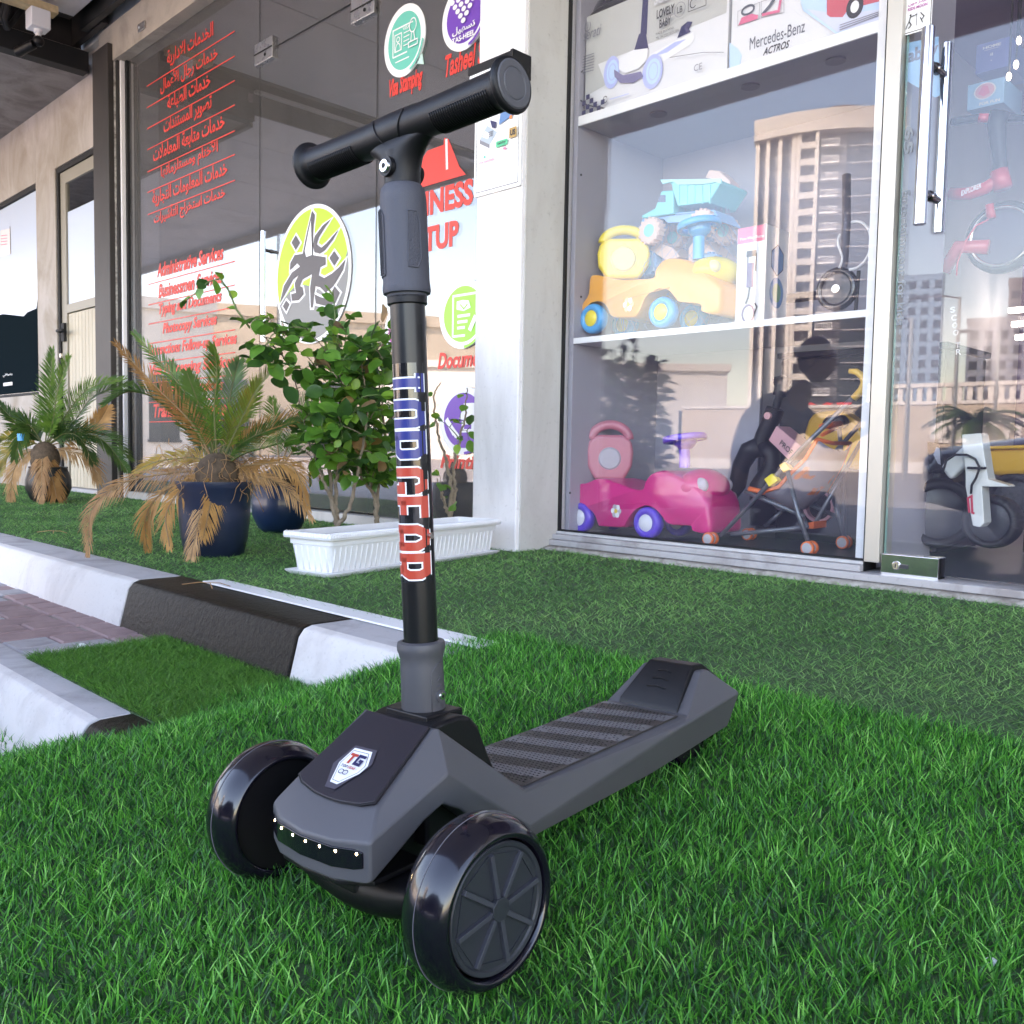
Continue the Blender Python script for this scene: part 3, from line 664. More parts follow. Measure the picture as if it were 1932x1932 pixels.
# collar bolt and raised arrows on the side
def cyl_fn(r,phi0=0): # x -> height, y -> angle (rad)
    return lambda x,y,l: T@Vector(((r+l)*cos(y),(r+l)*sin(y),x))
b=MB(); q=T@Vector((.0225,.004,.0245)); d=(T.to_3x3()@Vector((1,.15,0))).normalized()
b.cyl(q-d*.002,q+d*.0012,.0064,seg=28); b.build('bolt_ring',Mgrey,col,smooth=True)
b=MB(); b.cyl(q,q+d*.0028,.0045,.0036,seg=24); bo=b.build('collar_bolt',Mscrew,col,smooth=True)
b=MB(); b.cyl(q+d*.0026,q+d*.0031,.0017,seg=6); b.build('hex_socket',Mdark,bo)
for k,(h,w) in enumerate(((.034,.0045),(.0405,.0038))):
    A=MB(); pts=[(h,.18-w/.022),(h+.0035,.18),(h,.18+w/.022)]; f=cyl_fn(.0224)
    A.add([f(p[0],p[1],-.001) for p in pts]+[f(p[0],p[1],.0009) for p in pts],[(0,1,2),(5,4,3),(0,3,4,1),(1,4,5,2),(2,5,3,0)]); A.build('arrow_mark',Mgrey,col,bevel=.0004)
f=cyl_fn(.0222); A=MB(); pts=[(.0,-.32),(.043,-.30),(.052,.10),(.052,.3)]
A.tube([f(p[0]+.006,p[1],0) for p in pts],.0007,6); A.build('collar_ridge',Mgrey,col,smooth='all')
# locking sleeve (rubber grip below the bar)
sl_=LA([(.0190,.4185),(.0197,.4200),(.0197,.4240),(.0232,.4245),(.0238,.4275),(.0234,.432),(.0229,.436),(.0229,.51),(.0226,.517),(.0215,.525),(.0185,.5290),(.0185,.5245)],'locking_sleeve',mat('rubber_grey',(.062,.063,.080),.6,bump=.25,bscale=900))
LA([(.0185,.4135),(.0197,.4145),(.0197,.4215),(.0185,.4225)],'sleeve_ring',Mblack,sl_)
# textured pads on the sleeve
f=cyl_fn(.0229)
for c0,nm in ((-2.35,'grip_pad'),(-.35,'grip_pad')):
    w=.62 if nm and c0<-1 else .34
    P_=[(.505,c0-w),(.505,c0+w*.45),(.498,c0+w),(.45,c0+w),(.441,c0+w*1.0),(.441,c0-w)] if c0<-1 else [(.500,c0-w*.6),(.500,c0+w*.6),(.49,c0+w),(.455,c0+w),(.447,c0+w*.5),(.447,c0-w*.7)]
    b=MB(); n=len(P_); b.add([(p[0],p[1],.0007) for p in P_],[tuple(range(n))],mat('rubber_pad',(.055,.055,.070),.62,bump=.6,bscale=700))
    cut_wrap(b,f,[c0-w+2*w*i/9 for i in range(1,9)],'grip_pad',sl_)
    edge=[]; 
    for i in range(n):
        p,q=P_[i],P_[(i+1)%n]
        for t in range(6): edge.append(f(p[0]+(q[0]-p[0])*t/6,p[1]+(q[1]-p[1])*t/6,.0006))
    b=MB(); b.tube(edge+[edge[0]],.0007,6); b.build('pad_edge',sl_.data.materials[0],sl_,smooth='all')
b=MB()
for j in range(26):
    for i in range(15):
        hgt=.4435+j*.0024; an=-2.90+i*.078+(.039 if j%2 else 0)
        if an>-1.78: continue
        c=f(hgt,an,.0014); e=(f(hgt,an,.0024)); u1=f(hgt+.0009,an,.0011); u2=f(hgt-.0009,an,.0011); u3=f(hgt,an+.035,.0011); u4=f(hgt,an-.035,.0011)
        b.add([u1,u3,u2,u4,e],[(0,1,4),(1,2,4),(2,3,4),(3,0,4)])
tag(b.build('pad_studs',mat('rubber_pad',(.055,.055,.07),.6),sl_),kind='stuff')
# T handlebar
hb=along(.694); hz=hb.z+RW; hy=hb.y
def ring_x(x,r,n=40,cy=0,cz=0,ry=None): return [(x,hy+cy+(ry or r)*cos(2*pi*k/n),hz+cz+r*sin(2*pi*k/n)) for k in range(n)]
prof=[(-.1515,.0185),(-.1515,.0225),(-.1495,.0242),(-.1470,.0245),(-.1455,.0238),(-.1445,.0205),(-.143,.0182),(-.135,.0172),(-.10,.0168),(-.06,.0165),(-.035,.0165),(-.030,.0172),(0,.0178)]
prof=prof+[(-x,r) for x,r in prof[-2::-1]]
b=MB(); b.loft([ring_x(x,r) for x,r in prof]); hbar=b.build('handlebar',Mblack,sc,smooth=True,angle=50)
# blended stem below the bar
rings=[]
for t,(hn,wx_,wy_) in enumerate([(.615,.0176,.0174),(.640,.0178,.0174),(.650,.0186,.0174),(.658,.0208,.0173),(.665,.0248,.0170),(.671,.0305,.0164),(.676,.0385,.0154),(.681,.050,.0135),(.686,.066,.010)]):
    q=along(hn); rings.append([(wx_*cos(a),q.y+wy_*sin(a),q.z+RW) for a in [2*pi*k/40 for k in range(40)]])
b=MB(); b.loft(rings); b.build('stem',Mblack,hbar,smooth='all')
LA([(.0188,.5285),(.0176,.5295),(.0176,.56)],'stem_foot',Mblack,hbar)
# V crease on the stem front
for sg in (-1,1):
    b=MB(); pts=[]
    for i in range(9):
        t=i/8; x=sg*(.0015+.021*t**.75); zz=.664+.040*t; rr=.0172
        yy=-sqrt_(max(rr*rr-(max(0,zz-.694))**2,1e-6)) if False else -math.sqrt(max(.0178**2-min(.0178,abs(zz-.694))**2*.98,1e-7))
        pts.append((x,hy+yy-.0003,zz+RW))
    b.tube(pts,.0008,6); b.build('stem_crease',Mblack,hbar,smooth='all')
# grip ribs below the bar on both ends
for sg in (-1,1):
    b=MB()
    for k in range(26):
        x=sg*(.060+k*.0029)
        for r0 in (0,):
            pts=[(x,hy+(.0174)*cos(a),hz+(.0174)*sin(a)) for a in [radians(-165+i*13) for i in range(11)]]
            b.tube(pts,.0009,5)
    b.build('grip_ribs',Mblack,hbar,smooth='all')
    b=MB(); b.lathe([(0,0),(.0205,0),(.0208,.0008),(.0195,.0016),(.0145,.0016),(.0135,.0010),(.0125,.0016),(0,.0018)],'z',48,M=Matrix.Translation((sg*.1512,hy,hz))@Matrix.Rotation(sg*pi/2,4,'Y')); b.build('end_cap',Mgrey,hbar,smooth=True,angle=25)
q=along(.655); 
for sg in (-1,1):
    c0=Vector((0,q.y+sg*.0165,q.z+RW)); d=Vector((0,sg,0))
    b=MB(); b.cyl(c0,c0+d*.0045,.0098,.0092,seg=28); kn=b.build('bolt_boss',Mblack,hbar,smooth=True)
    b=MB(); b.cyl(c0+d*.0038,c0+d*.0068,.0068,.0058,seg=24); k2=b.build('handlebar_bolt',Mscrew if sg<0 else Mblack,hbar,smooth=True)
    b=MB(); b.cyl(c0+d*.0064,c0+d*.0072,.0028,seg=6); b.build('hex_socket',Mdark,k2)
# adjustment slots and silver button on the tube
f=cyl_fn(.0173)
for h in (.385,.317,.250):
    b=MB(); b.add([(h-.008,-.14,.0004),(h+.008,-.14,.0004),(h+.008,.14,.0004),(h-.008,.14,.0004)],[(0,1,2,3)],Mdark); cut_wrap(b,f,[-.07,0,.07],'adjust_slot',sc)
b=MB(); q=f(.186,.12,0); d=(T.to_3x3()@Vector((1,.12,0))); b.cyl(q,q+d*.003,.0032,seg=14); b.build('lock_button',Mscrew,sc,smooth=True)
# wrap-round sticker: block letters
bA=MB()
G={'T':[[(0,1),(.8,1)],[(.4,1),(.4,0)]],'O':[[(0.1,0),(.7,0),(.8,.15),(.8,.85),(.7,1),(.1,1),(0,.85),(0,.15),(.1,0)]],'P':[[(0,0),(0,1),(.65,1),(.8,.85),(.8,.5),(.65,.38),(0,.38)]],
   'G':[[(.8,.8),(.8,.85),(.65,1),(.15,1),(0,.85),(0,.15),(.15,0),(.65,0),(.8,.12),(.8,.48),(.45,.48)]],'E':[[(.8,1),(0,1),(0,0),(.8,0)],[(0,.5),(.65,.5)]],
   'A':[[(0,0),(0,.8),(.2,1),(.6,1),(.8,.8),(.8,0)],[(0,.4),(.8,.4)]],'R':[[(0,0),(0,1),(.65,1),(.8,.85),(.8,.6),(.65,.45),(0,.45)],[(.5,.45),(.8,0)]]}
class Flat(Art):
    def __init__(s,b): s.b=b; s.fn=lambda a,c,l:(a,c,l); s.k=0; s.step=.00006
FA=Flat(bA); PHI0,PHI1=-2.95,-.02; XT=.352
FA.poly([(XT+.004,PHI0-.25),(XT+.004,PHI1+.12),(XT-.212,PHI1+.12),(XT-.212,PHI0-.25)],mat('sticker_film',(.012,.012,.014),.12,coat=.6))
def word(t,xs,pitch,m):
    for lay in (0,1,2):
        for i,ch in enumerate(t):
            for st in G[ch]:
                P_=[(xs-(p[0]*pitch*.76+i*pitch+pitch*.14), PHI0+.16+(PHI1-PHI0-.30)*p[1]) for p in st]
                # stroke width differs along/around: work in metres
                Q=[Vector((p[0],p[1]*.0173)) for p in P_]
                w=(.0118,.0086,.0086)[lay]
                if lay==2: continue
                tmp=MB(); ta=Flat(tmp); ta.k=FA.k+(1 if lay==0 else 3)+i%2; ta.line([(v.x,v.y) for v in Q],w,(Mpaper,m)[lay])
                bA.add([(v[0],v[1]/.0173,v[2]) for v in tmp.v],tmp.f,tmp.mats[0])
        FA.k+=0
word('TOP',XT-.002,.0302,Mblue); word('GEAR',XT-.0985,.0282,Mredo)
cut_wrap(bA,cyl_fn(.01735),[PHI0-.25+i*.13 for i in range(1,23)],'tube_sticker',sc)
# ---------------------------------------------------------------- shop fronts along y = YF
def XZ(u,v,y=YF): p=pt(u,v,1,y); return (p.x,p.z)
r1=lambda x,y:(x*.35157,y*.35157)
r2_=lambda x,y:(528.3+.27345*x,.27345*y)
r7=lambda x,y:(452.8+.25392*x,377.4+.25392*y)
r8=lambda x,y:(452.8+.3126*x,528.3+.3126*y)
r3=lambda x,y:(1041.5+.24220*x,.24220*y)      # [1380,0,2000,620]
r5=lambda x,y:(1041.5+.32033*x,362.3+.32033*y)  # [1380,480,2200,1300]
def bx(name,x0,x1,y0,y1,z0,z1,m,parent=None,bevel=.002): return box(name,x0,x1,y0,y1,z0,z1,m,parent,bevel)
Gtoy=glass_mat('shop_glass',.045,(.98,.985,.985),veil=.019,veil_col=(.62,.56,.85)); Goff=glass_mat('office_glass',.21,(.66,.67,.68),veil=.07,veil_col=(.62,.58,.56)); Gwin=glass_mat('tinted_mirror_glass',.32,(.3,.32,.35))
# --- building shell (walls above and behind; keeps the sun off the terrace)
bl=thing('shop_building','long low rendered shop building whose fascia rises above both shop fronts','building',(0,6,0))
def bxp(name,x0,x1,y0,y1,z0,z1,m,par,bevel=.002):
    l=par.location; return box(name,x0-l.x,x1-l.x,y0-l.y,y1-l.y,z0-l.z,z1-l.z,m,par,bevel)
bxp('roof',-30,12,1.9,11,5.2,5.6,Mstuc,bl); bxp('upper_wall',-30,12,2.36,2.6,3.02,5.2,Mstuc,bl)
bxp('rear_wall',-30,12,10.8,11,-.1,5.2,Mstuc,bl); bxp('end_wall',11.8,12,2.6,10.8,-.1,5.2,Mstuc,bl); bxp('end_wall',-30,-29.8,2.6,10.8,-.1,5.2,Mstuc,bl)
bxp('party_wall',-6.20,-6.06,2.52,10.8,-.1,3.02,Mstuc,bl); bxp('party_wall',-2.36,-2.22,2.52,10.8,-.1,3.02,Mwhite,bl)
# column between the shops
cl=thing('pillar','white painted pillar between the office front and the toy shop window','pillar',(-2.262,2.3,ZP))
bxp('front_face',-2.372,-2.155,2.183,2.52,ZP-.05,5.0,Mcolw,cl,.006)
bxp('side_skim',-2.1555,-2.150,2.200,2.392,ZP-.05,3.02,Mstuc,cl,.001)
# --- office front
of=thing('glass_shopfront','glass office front with red service lettering left of the white pillar','shopfront',(-4.2,YF,ZP))
bxp('top_rail',-6.06,-2.372,2.33,2.46,2.80,3.02,grime('rail_beige',(.42,.37,.31),(.30,.26,.22),scale=5,bscale=60,bump=.08,rough=.5,amt=.8),of)
bxp('side_strip',-6.045,-5.80,2.36,2.52,ZP,2.80,Mcolw,of,.004); bxp('side_gasket',-5.80,-5.775,2.385,2.45,ZP,2.80,Mdark,of,.001)
bxp('base_rail',-5.775,-2.372,2.37,2.45,ZP-.03,ZP+.045,Mstuc,of)
bxp('reveal_panel',-5.775,-5.50,2.46,2.475,.16,2.80,mat('reveal_grey',(.36,.36,.38),.5),of)
zt=2.385
for nm,x0,x1,z0,z1 in (('glass_pane',-5.77,-4.215,.157,2.80),('glass_pane',-3.235,-2.374,.157,2.80),('transom_pane',-4.205,-3.245,zt+.005,2.80)):
    bxp(nm,x0,x1,2.400,2.410,z0,z1,Goff,of,0)
dr=bxp('door_pane',-4.205,-3.245,2.400,2.410,.17,zt-.005,Goff,of,0)
def clipb(u,v): 
    x,z=XZ(u,v); return x,z
for (u,v) in ((502,98),(689,14)):
    x,z=clipb(u,v); c=bxp('door_clip',x-.085,x+.085,2.383,2.427,z-.052,z+.052,Msteel,of,.004)
    bxp('clip_line',x-.084,x+.084,2.3805,2.3835,z-.003,z+.003,Mdark,of,0)
    lo=of.location
    b=MB(); b.cyl((x+.02-lo.x,2.3835-lo.y,z-.022-lo.z),(x+.02-lo.x,2.380-lo.y,z-.022-lo.z),.008,seg=14); b.build('clip_screw',Mdark,of)
def pull(par,x,z0,z1,yc,off,r,ztops=None,cx=None,mat_=Mchrome):
    lo=par.location; 
    for sg,nm in ((-1,'outer_bar'),(1,'inner_bar')):
        b=MB(); b.cyl((x-lo.x,yc+sg*off-lo.y,z0-lo.z),(x-lo.x,yc+sg*off-lo.y,z1-lo.z),r,seg=28); b.build(nm,mat_,par,smooth=True,bevel=.001)
    for z in (z0+(z1-z0)*.17,z1-(z1-z0)*.17):
        b=MB(); b.lathe([(r*.62,-off),(r*.62,-.012),(r*.85,-.010),(r*.85,.010),(r*.62,.012),(r*.62,off)],'y',20,c=(x-lo.x,yc-lo.y,z-lo.z)); b.build('standoff',mat('dark_chrome',(.16,.15,.16),.15,metal=1),par,smooth=True)
hd=thing('door_pull','slim chrome pull bars through the office door left of the oval sign','door handle',(-4.14,2.405,1.2))
z1=XZ(486,438,2.35)[1]; z0=XZ(486,600,2.35)[1]-.12; pull(hd,-4.10,z0,z1,2.405,.05,.012)
oc=thing('office_cabinet','low black cabinet behind the office glass beside the pillar','cabinet',(-2.9,2.7,ZP))
bxp('body',-3.45,-2.45,2.52,2.95,ZP,.62,mat('cabinet_black',(.012,.012,.013),.5),oc); bxp('top',-3.47,-2.43,2.51,2.97,.62,.645,Mdgrey,oc)
tag(bx('floor',-6.06,-2.36,2.46,10.8,.05,.12,mat('office_floor_tile',(.10,.095,.09),.4)),kind='structure')
tag(bx('back_wall',-6.06,-2.36,6.2,6.3,.12,3.02,mat('office_wall',(.42,.40,.38),.7)),kind='structure')
tag(bx('ceiling',-6.06,-2.36,2.6,6.2,2.98,3.02,mat('office_ceiling_m',(.45,.43,.41),.8)),kind='structure')
GY=2.3985
# list of services
ls=thing('service_list','red Arabic and English service list in lettering on the left office pane','lettering',(-5.1,GY,1.6))
def on_glass(par,y=GY):
    lo=par.location; return lambda a,b,l:(a-lo.x,y-l-lo.y,b-lo.z)
XL=XZ(280,500)[0]; XR=XZ(444,500)[0]; xm=(XL+XR)/2
arl=['الخدمات الإدارية','خدمات رجال الأعمال','خدمات الطباعة','تصوير المستندات','خدمات متابعة المعاملات','الأختام ومستلزماتها','خدمات المعلومات التجارية','خدمات استخراج التأشيرات']
arl[0]='الخدمات الادارية'
zs=[XZ(280,y*.35157)[1] for y in (462,578,692,805,925,1035,1155,1262)]
wid=[(905,1150),(868,1172),(905,1133),(885,1140),(828,1208),(868,1172),(822,1222),(830,1210)]
en=['Administrative Services','Businessmen Services','Typing and Documents','Photocopy Services','Transactions Follow-up Services','Visa Processing Services','Design Services','Translation Services']
zse=[XZ(280,y*.35157)[1] for y in (1530,1640,1743,1848)]
dz=(zse[0]-zse[3])/3; zse+= [zse[3]-dz*k for k in (1,2,3,4)]
widE=[(843,1200),(850,1195),(852,1190),(872,1165),(795,1272),(800,1260),(850,1200),(820,1240)]
def Xr(x,z):  # world x for region column x near height z
    return XL+(XR-XL)*((XZ(x*.35157,500)[0]-XL)/(XR-XL))
for k,t in enumerate(arl):
    a=Art(on_glass(ls),.0003); x0,x1=Xr(wid[k][0],0),Xr(wid[k][1],0)
    a.text(arabic(t),x0,zs[k]+.028,x1,zs[k]+.128,Mred,bold=.022)
    a.build('arabic_line',ls)
    if k<7: a=Art(on_glass(ls)); a.rect(XL,zs[k],XR,zs[k]+.006,Mred); a.build('rule',ls)
for k,t in enumerate(en):
    a=Art(on_glass(ls),.0003); x0,x1=Xr(widE[k][0],0),Xr(widE[k][1],0)
    a.text(t,x0,zse[k]+.028,x1,zse[k]+.110,Mred,bold=.03,shear=.25); a.build('english_line',ls)
    a=Art(on_glass(ls)); a.rect(XL,zse[k],XR,zse[k]+.005,Mred); a.build('rule',ls)
# oval sign
def disc(name,label,mp,l,r,t,b_,fill,rimw=.012,thick=.004,y=GY,rim=Mpaper):
    cx_,cy_=(l+r)/2,(t+b_)/2; xl=XZ(*mp(l,cy_),y)[0]; xr=XZ(*mp(r,cy_),y)[0]; zt_=XZ(*mp(cx_,t),y)[1]; zb=XZ(*mp(cx_,b_),y)[1]
    X,Z=(xl+xr)/2,(zt_+zb)/2; rx,rz=(xr-xl)/2,(zt_-zb)/2
    o=thing(name,label,'sign',(X,y,Z))
    B=MB(); B.prism([(rx*cos(2*pi*i/64),rz*sin(2*pi*i/64)) for i in range(64)],-thick,0,'y'); B.build('disc',rim,o)
    fn=lambda a,c,l_:(a-X,-thick-l_,c-Z)
    A=Art(fn,.0004); 
    if fill: A.ell(X,Z,rx-rimw,rz-rimw,fill,56)
    return o,A,X,Z,rx,rz
ov,A,X,Z,rx,rz=disc('oval_sign','tall oval lime and grey sign with Arabic calligraphy on the office door','',0,0,0,0,None) if False else disc('oval_sign','tall oval lime and grey sign with Arabic calligraphy on the office door',r7,270,830,33,1066,Mlime,.018)
def q7(P): return [XZ(*r7(x,y),GY-.004) for x,y in P]
# lower grey field, edged white
low=[(798,375),(780,450),(740,540),(650,600),(520,640),(430,620),(370,680),(310,760)]
lowp=q7(low); ang0=atan2((lowp[0][1]-Z)/rz,(lowp[0][0]-X)/rx); ang1=atan2((lowp[-1][1]-Z)/rz,(lowp[-1][0]-X)/rx)-2*pi
if ang1<-2*pi: ang1+=2*pi
arcp=[(X+(rx-.018)*cos(ang0+(ang1-ang0)*i/30),Z+(rz-.018)*sin(ang0+(ang1-ang0)*i/30)) for i in range(31)]
if ang1<ang0-pi*1.5: pass
A.poly(lowp[::-1]+arcp,Mvgrey); 
sh=[[(540,80),(560,110),(548,230),(545,410),(640,425),(640,480),(600,500),(590,560),(630,580),(690,545),(740,500),(790,440),(770,520),(700,640),(640,690),(600,650),(565,640),(545,800),(530,800),(525,650),(540,550),(470,590),(450,640),(470,650),(478,700),(440,745),(390,750),(385,700),(420,690),(410,620),(440,560),(400,590),(345,690),(300,770),(330,640),(390,540),(450,495),(430,470),(375,525),(378,470),(410,410),(470,400),(500,250)],
    [(683,140),(640,200),(590,280),(575,330),(610,355),(650,320),(740,215),(700,290),(640,370),(600,400),(560,390),(545,340),(560,270),(620,190)],
    [(420,262),(452,318),(420,374),(388,318)],[(706,378),(743,432),(706,492),(670,432)],[(708,640),(750,690),(715,765),(650,790),(570,770),(560,700),(600,720),(660,740),(690,690)],
    [(350,745),(375,775),(350,830),(325,790)]]
for P in sh: A.line(q7(P),.020,Mpaper,close=True)
for P in sh: 
    A.poly(q7(P),Mvdk)
A.poly(q7([(535,150),(543,410),(500,425),(490,380),(515,250)]),Mpaper)
A.build('print',ov)
# round signs
o,A,X,Z,rx,rz=disc('round_sign','round teal sign with visa card drawing above the words Visa Stamping',r2_,725,1008,35,525,Mteal,.028)
def loc(x,z): return (X+x*rx,Z+z*rz)
w=.006
A.line([loc(-.55,-.35),loc(-.55,.42),loc(.42,.42)],w,Mpaper); A.line([loc(-.55,-.35),loc(.15,-.35)],w,Mpaper); A.line([loc(-.42,-.52),loc(.25,-.52)],w*.8,Mpaper)
A.line([loc(-.45,-.22),loc(-.45,.25),loc(-.12,.25),loc(-.12,-.22)],w*.8,Mpaper,close=True); A.arc(*loc(-.285,.10),rx*.075,rz*.07,0,2*pi,w*.7,Mpaper); A.arc(*loc(-.285,-.20),rx*.12,rz*.19,0,pi,w*.7,Mpaper)
A.text('VISA',*loc(-.05,.28),*loc(.30,.37),Mpaper,bold=.02)
for k in range(4): A.line([loc(0,.2-k*.12),loc(.28,.2-k*.12)],w*.7,Mpaper)
A.arc(*loc(.45,.30),rx*.16,rz*.19,0,2*pi,w*.8,Mpaper); A.line([loc(.40,.1),loc(.36,-.12)],w*.8,Mpaper); A.line([loc(.50,.1),loc(.56,-.12)],w*.8,Mpaper); A.line([loc(.26,-.14),loc(.68,-.14),loc(.68,-.28),loc(.26,-.28)],w*.8,Mpaper,close=True)
A.arc(X,Z,rx*.955,rz*.955,radians(-70),radians(-12),.010,Mteal); A.build('print',o)
B=MB(); t0,t1,t2=[XZ(*r2_(*p),GY) for p in ((940,440),(995,445),(985,370))]; B.prism([(p[0]-X,p[1]-Z) for p in (t0,t1,t2)],-.004,0,'y'); B.build('speech_tail',mat('tail_teal_pale',(.5,.72,.68),.4),o)
tx=thing('lettering','red words Visa Stamping under the round teal sign','lettering',(X,GY,Z-.5)); A=Art(on_glass(tx),.0003)
p=XZ(*r2_(755,680)); q=XZ(*r2_(985,560)); A.text('Visa Stamping',p[0],p[1]-.02,q[0],p[1]+.075,Mred,bold=.04,shear=.25); A.build('words',tx)
o,A,X,Z,rx,rz=disc('round_sign','round violet sign with white dots reading TAS-HEEL at the top edge',r2_,1125,1440,-135,345,Mpurp,.028)
for row_,n_ in enumerate((5,4,3,2,1)):
    for i in range(n_): A.ell(X+(i-(n_-1)/2)*rx*.27,Z+rz*(.52-row_*.17),rx*.10,rz*.075,Mpaper,20)
A.text(arabic('تسهيل'),X-rx*.48,Z-rz*.52,X+rx*.52,Z-rz*.27,Mpaper,bold=.03); A.text('TAS-HEEL',X-rx*.48,Z-rz*.72,X+rx*.52,Z-rz*.56,Mpaper,bold=.03)
A.arc(X,Z,rx*.955,rz*.955,radians(-75),radians(-20),.010,Mpurp); A.build('print',o)
tx=thing('lettering','red words Tasheel Services under the round violet sign','lettering',(X,GY,Z-.5)); A=Art(on_glass(tx),.0003)
p=XZ(*r2_(1140,540)); q=XZ(*r2_(1480,400)); A.text('Tasheel Services',p[0],p[1],q[0]+.10,p[1]+.085,Mred,bold=.03,shear=.25); A.build('words',tx)
# business setup
tx=thing('lettering','big red words Business Setup with house drawing right of the scooter post','lettering',(-2.9,GY,1.4)); A=Art(on_glass(tx),.0003)
q=lambda x,y: XZ(*r2_(x,y))
xr_=q(1335,1300)[0]; xl_=XZ(744,400)[0]; zt1=q(1250,1250)[1]; zb1=q(1250,1430)[1]
A.text('BUSINESS',xl_,zb1,xr_,zt1,Mred,bold=.04); A.build('words',tx); A=Art(on_glass(tx),.0003); xr2=q(1235,1560)[0]; A.text('SETUP',XZ(771,450)[0],q(1200,1700)[1]+.0,xr2,q(1200,1520)[1],Mred,bold=.04)
A.build('words',tx); A=Art(on_glass(tx),.0003); bp_=[(960,1300),(1285,1205),(1240,1150),(1165,960),(1135,950),(1130,1000),(1020,1040),(980,1100)]; A.poly([q(*p_) for p_ in bp_],Mred)
A.line([q(1150,960),q(1155,1170)],.012,Mpaper); A.build('house_drawing',tx)
o,A,X,Z,rx,rz=disc('round_sign','round green sign with contract and pen drawing beside the pillar',r8,1210,1500,-5,415,Mvgreen,.026)
def loc(x,z): return (X+x*rx,Z+z*rz)
A.line([loc(-.42,-.62),loc(-.42,.55),loc(.55,.55),loc(.55,.0)],.009,Mpaper); A.line([loc(-.42,-.62),loc(.1,-.62)],.009,Mpaper)
for k in range(3): A.line([loc(-.22,-.05-.17*k),loc(.30-.1*k,-.05-.17*k)],.011,Mpaper)
A.poly([loc(-.25,.15),loc(-.25,.38),loc(0,.40),loc(.25,.36),loc(.33,.15),loc(.05,.08)],Mpaper); A.line([loc(-.1,.28),loc(.05,.14),loc(.2,.26)],.006,Mvgreen)
A.line([loc(.55,-.1),loc(.3,-.5)],.020,Mpaper); A.arc(X,Z,rx*.955,rz*.955,radians(-85),radians(-30),.010,Mvgreen); A.build('print',o)
tx=thing('lettering','small red words under the round green contract sign','lettering',(X,GY,Z-.5)); A=Art(on_glass(tx),.0003)
p=XZ(*r8(1195,540)); A.text('Document Attestation',p[0],p[1],p[0]+.62,p[1]+.065,Mred,bold=.03,shear=.25); A.build('words',tx)
o,A,X,Z,rx,rz=disc('round_sign','round purple sign with printer and hands drawing, lowest beside the pillar',r8,1210,1500,640,1055,Mpurp,.026)
A.rect(*loc(-.05,-.35),*loc(.55,.0),Mpaper); A.rect(*loc(.05,-.25),*loc(.35,-.12),Mpurp)
for k in range(3): A.line([loc(-.70+.1*k,.05-.12*k),loc(-.35+.1*k,-.40-.06*k)],.022,Mpaper)
A.poly([loc(-.15,.05),loc(0,.35),loc(.2,.40),loc(.3,.1),loc(.1,.0)],Mpaper); A.rect(*loc(.05,.1),*loc(.5,.5),Mpaper); A.arc(X,Z,rx*.955,rz*.955,radians(-85),radians(-30),.010,Mpurp); A.build('print',o)
tx=thing('lettering','red words Printing Services under the lowest purple sign','lettering',(X,GY,Z-.4)); A=Art(on_glass(tx),.0003)
p=XZ(*r8(1210,1160)); A.text('Printing Services',p[0],p[1],p[0]+.60,p[1]+.072,Mred,bold=.03,shear=.25); A.build('words',tx)
o,A,X,Z,rx,rz=disc('round_sign','round magenta sign mostly hidden behind the scooter post',r8,878,1120,125,470,mat('vinyl_magenta',(.6,.06,.42),.4),.026)
A.build('print',o)
# poster on the pillar
ps=thing('payment_poster','white card payment poster on the front of the white pillar','poster',(-2.27,2.18,1.7))
P4=[pt(*r2_(*p_),1,2.178) for p_ in ((1340,1365),(1660,1285),(1668,700),(1352,800))]
x0=P4[0].x; x1=P4[1].x; z0=P4[0].z; z1=P4[3].z+.05
lo=ps.location; bxp('board',x0,x1,2.176,2.182,z0,z1,Mpaper,ps,.0005)
A=Art(lambda a,c,l:(a-lo.x,2.1755-l-lo.y,c-lo.z),.0003); Wp=x1-x0; Hp=z1-z0; L=lambda a,c:(x0+Wp*a,z0+Hp*c)
A.line([L(.05,.04),L(.95,.04),L(.95,.97),L(.05,.97)],.0022,Mink,close=True)
A.poly([L(.12,.58),L(.34,.50),L(.50,.60),L(.28,.70)],mat('terminal_grey',(.40,.48,.56),.4)); A.poly([L(.12,.58),L(.34,.50),L(.34,.46),L(.12,.54)],Minkg)
A.poly([L(.18,.60),L(.30,.56),L(.36,.60),L(.24,.65)],Mpaper)
for i in range(3):
    for j in range(3): A.rect(*L(.32+.035*i,.575+.02*j),*L(.345+.035*i,.588+.02*j),Minkg)
A.poly([L(.36,.74),L(.50,.70),L(.48,.64),L(.40,.66)],Mnavy); A.poly([L(.55,.66),L(.86,.72),L(.88,.82),L(.58,.77)],mat('card_blue',(.10,.22,.45),.35)); A.ell(*L(.80,.70),Wp*.03,Hp*.02,mat('card_orange',(.8,.2,.03),.4))
A.rrect(*L(.50,.44),*L(.74,.50),.004,mat('label_green',(.04,.50,.26),.4)); A.text('tabby',*L(.53,.453),*L(.71,.49),Mink,bold=.02)
A.rect(*L(.78,.49),*L(.93,.59),mat('gold_tile',(.45,.27,.08),.4)); A.text('US',*L(.80,.51),*L(.91,.57),Mink,bold=.05)
A.ell(*L(.26,.38),Wp*.025,Hp*.013,Mteal); A.rect(*L(.66,.395),*L(.72,.42),Mpinkp)
A.text('050-8553682',*L(.14,.325),*L(.48,.345),Mpinkp,bold=.02)
A.build('print',ps)
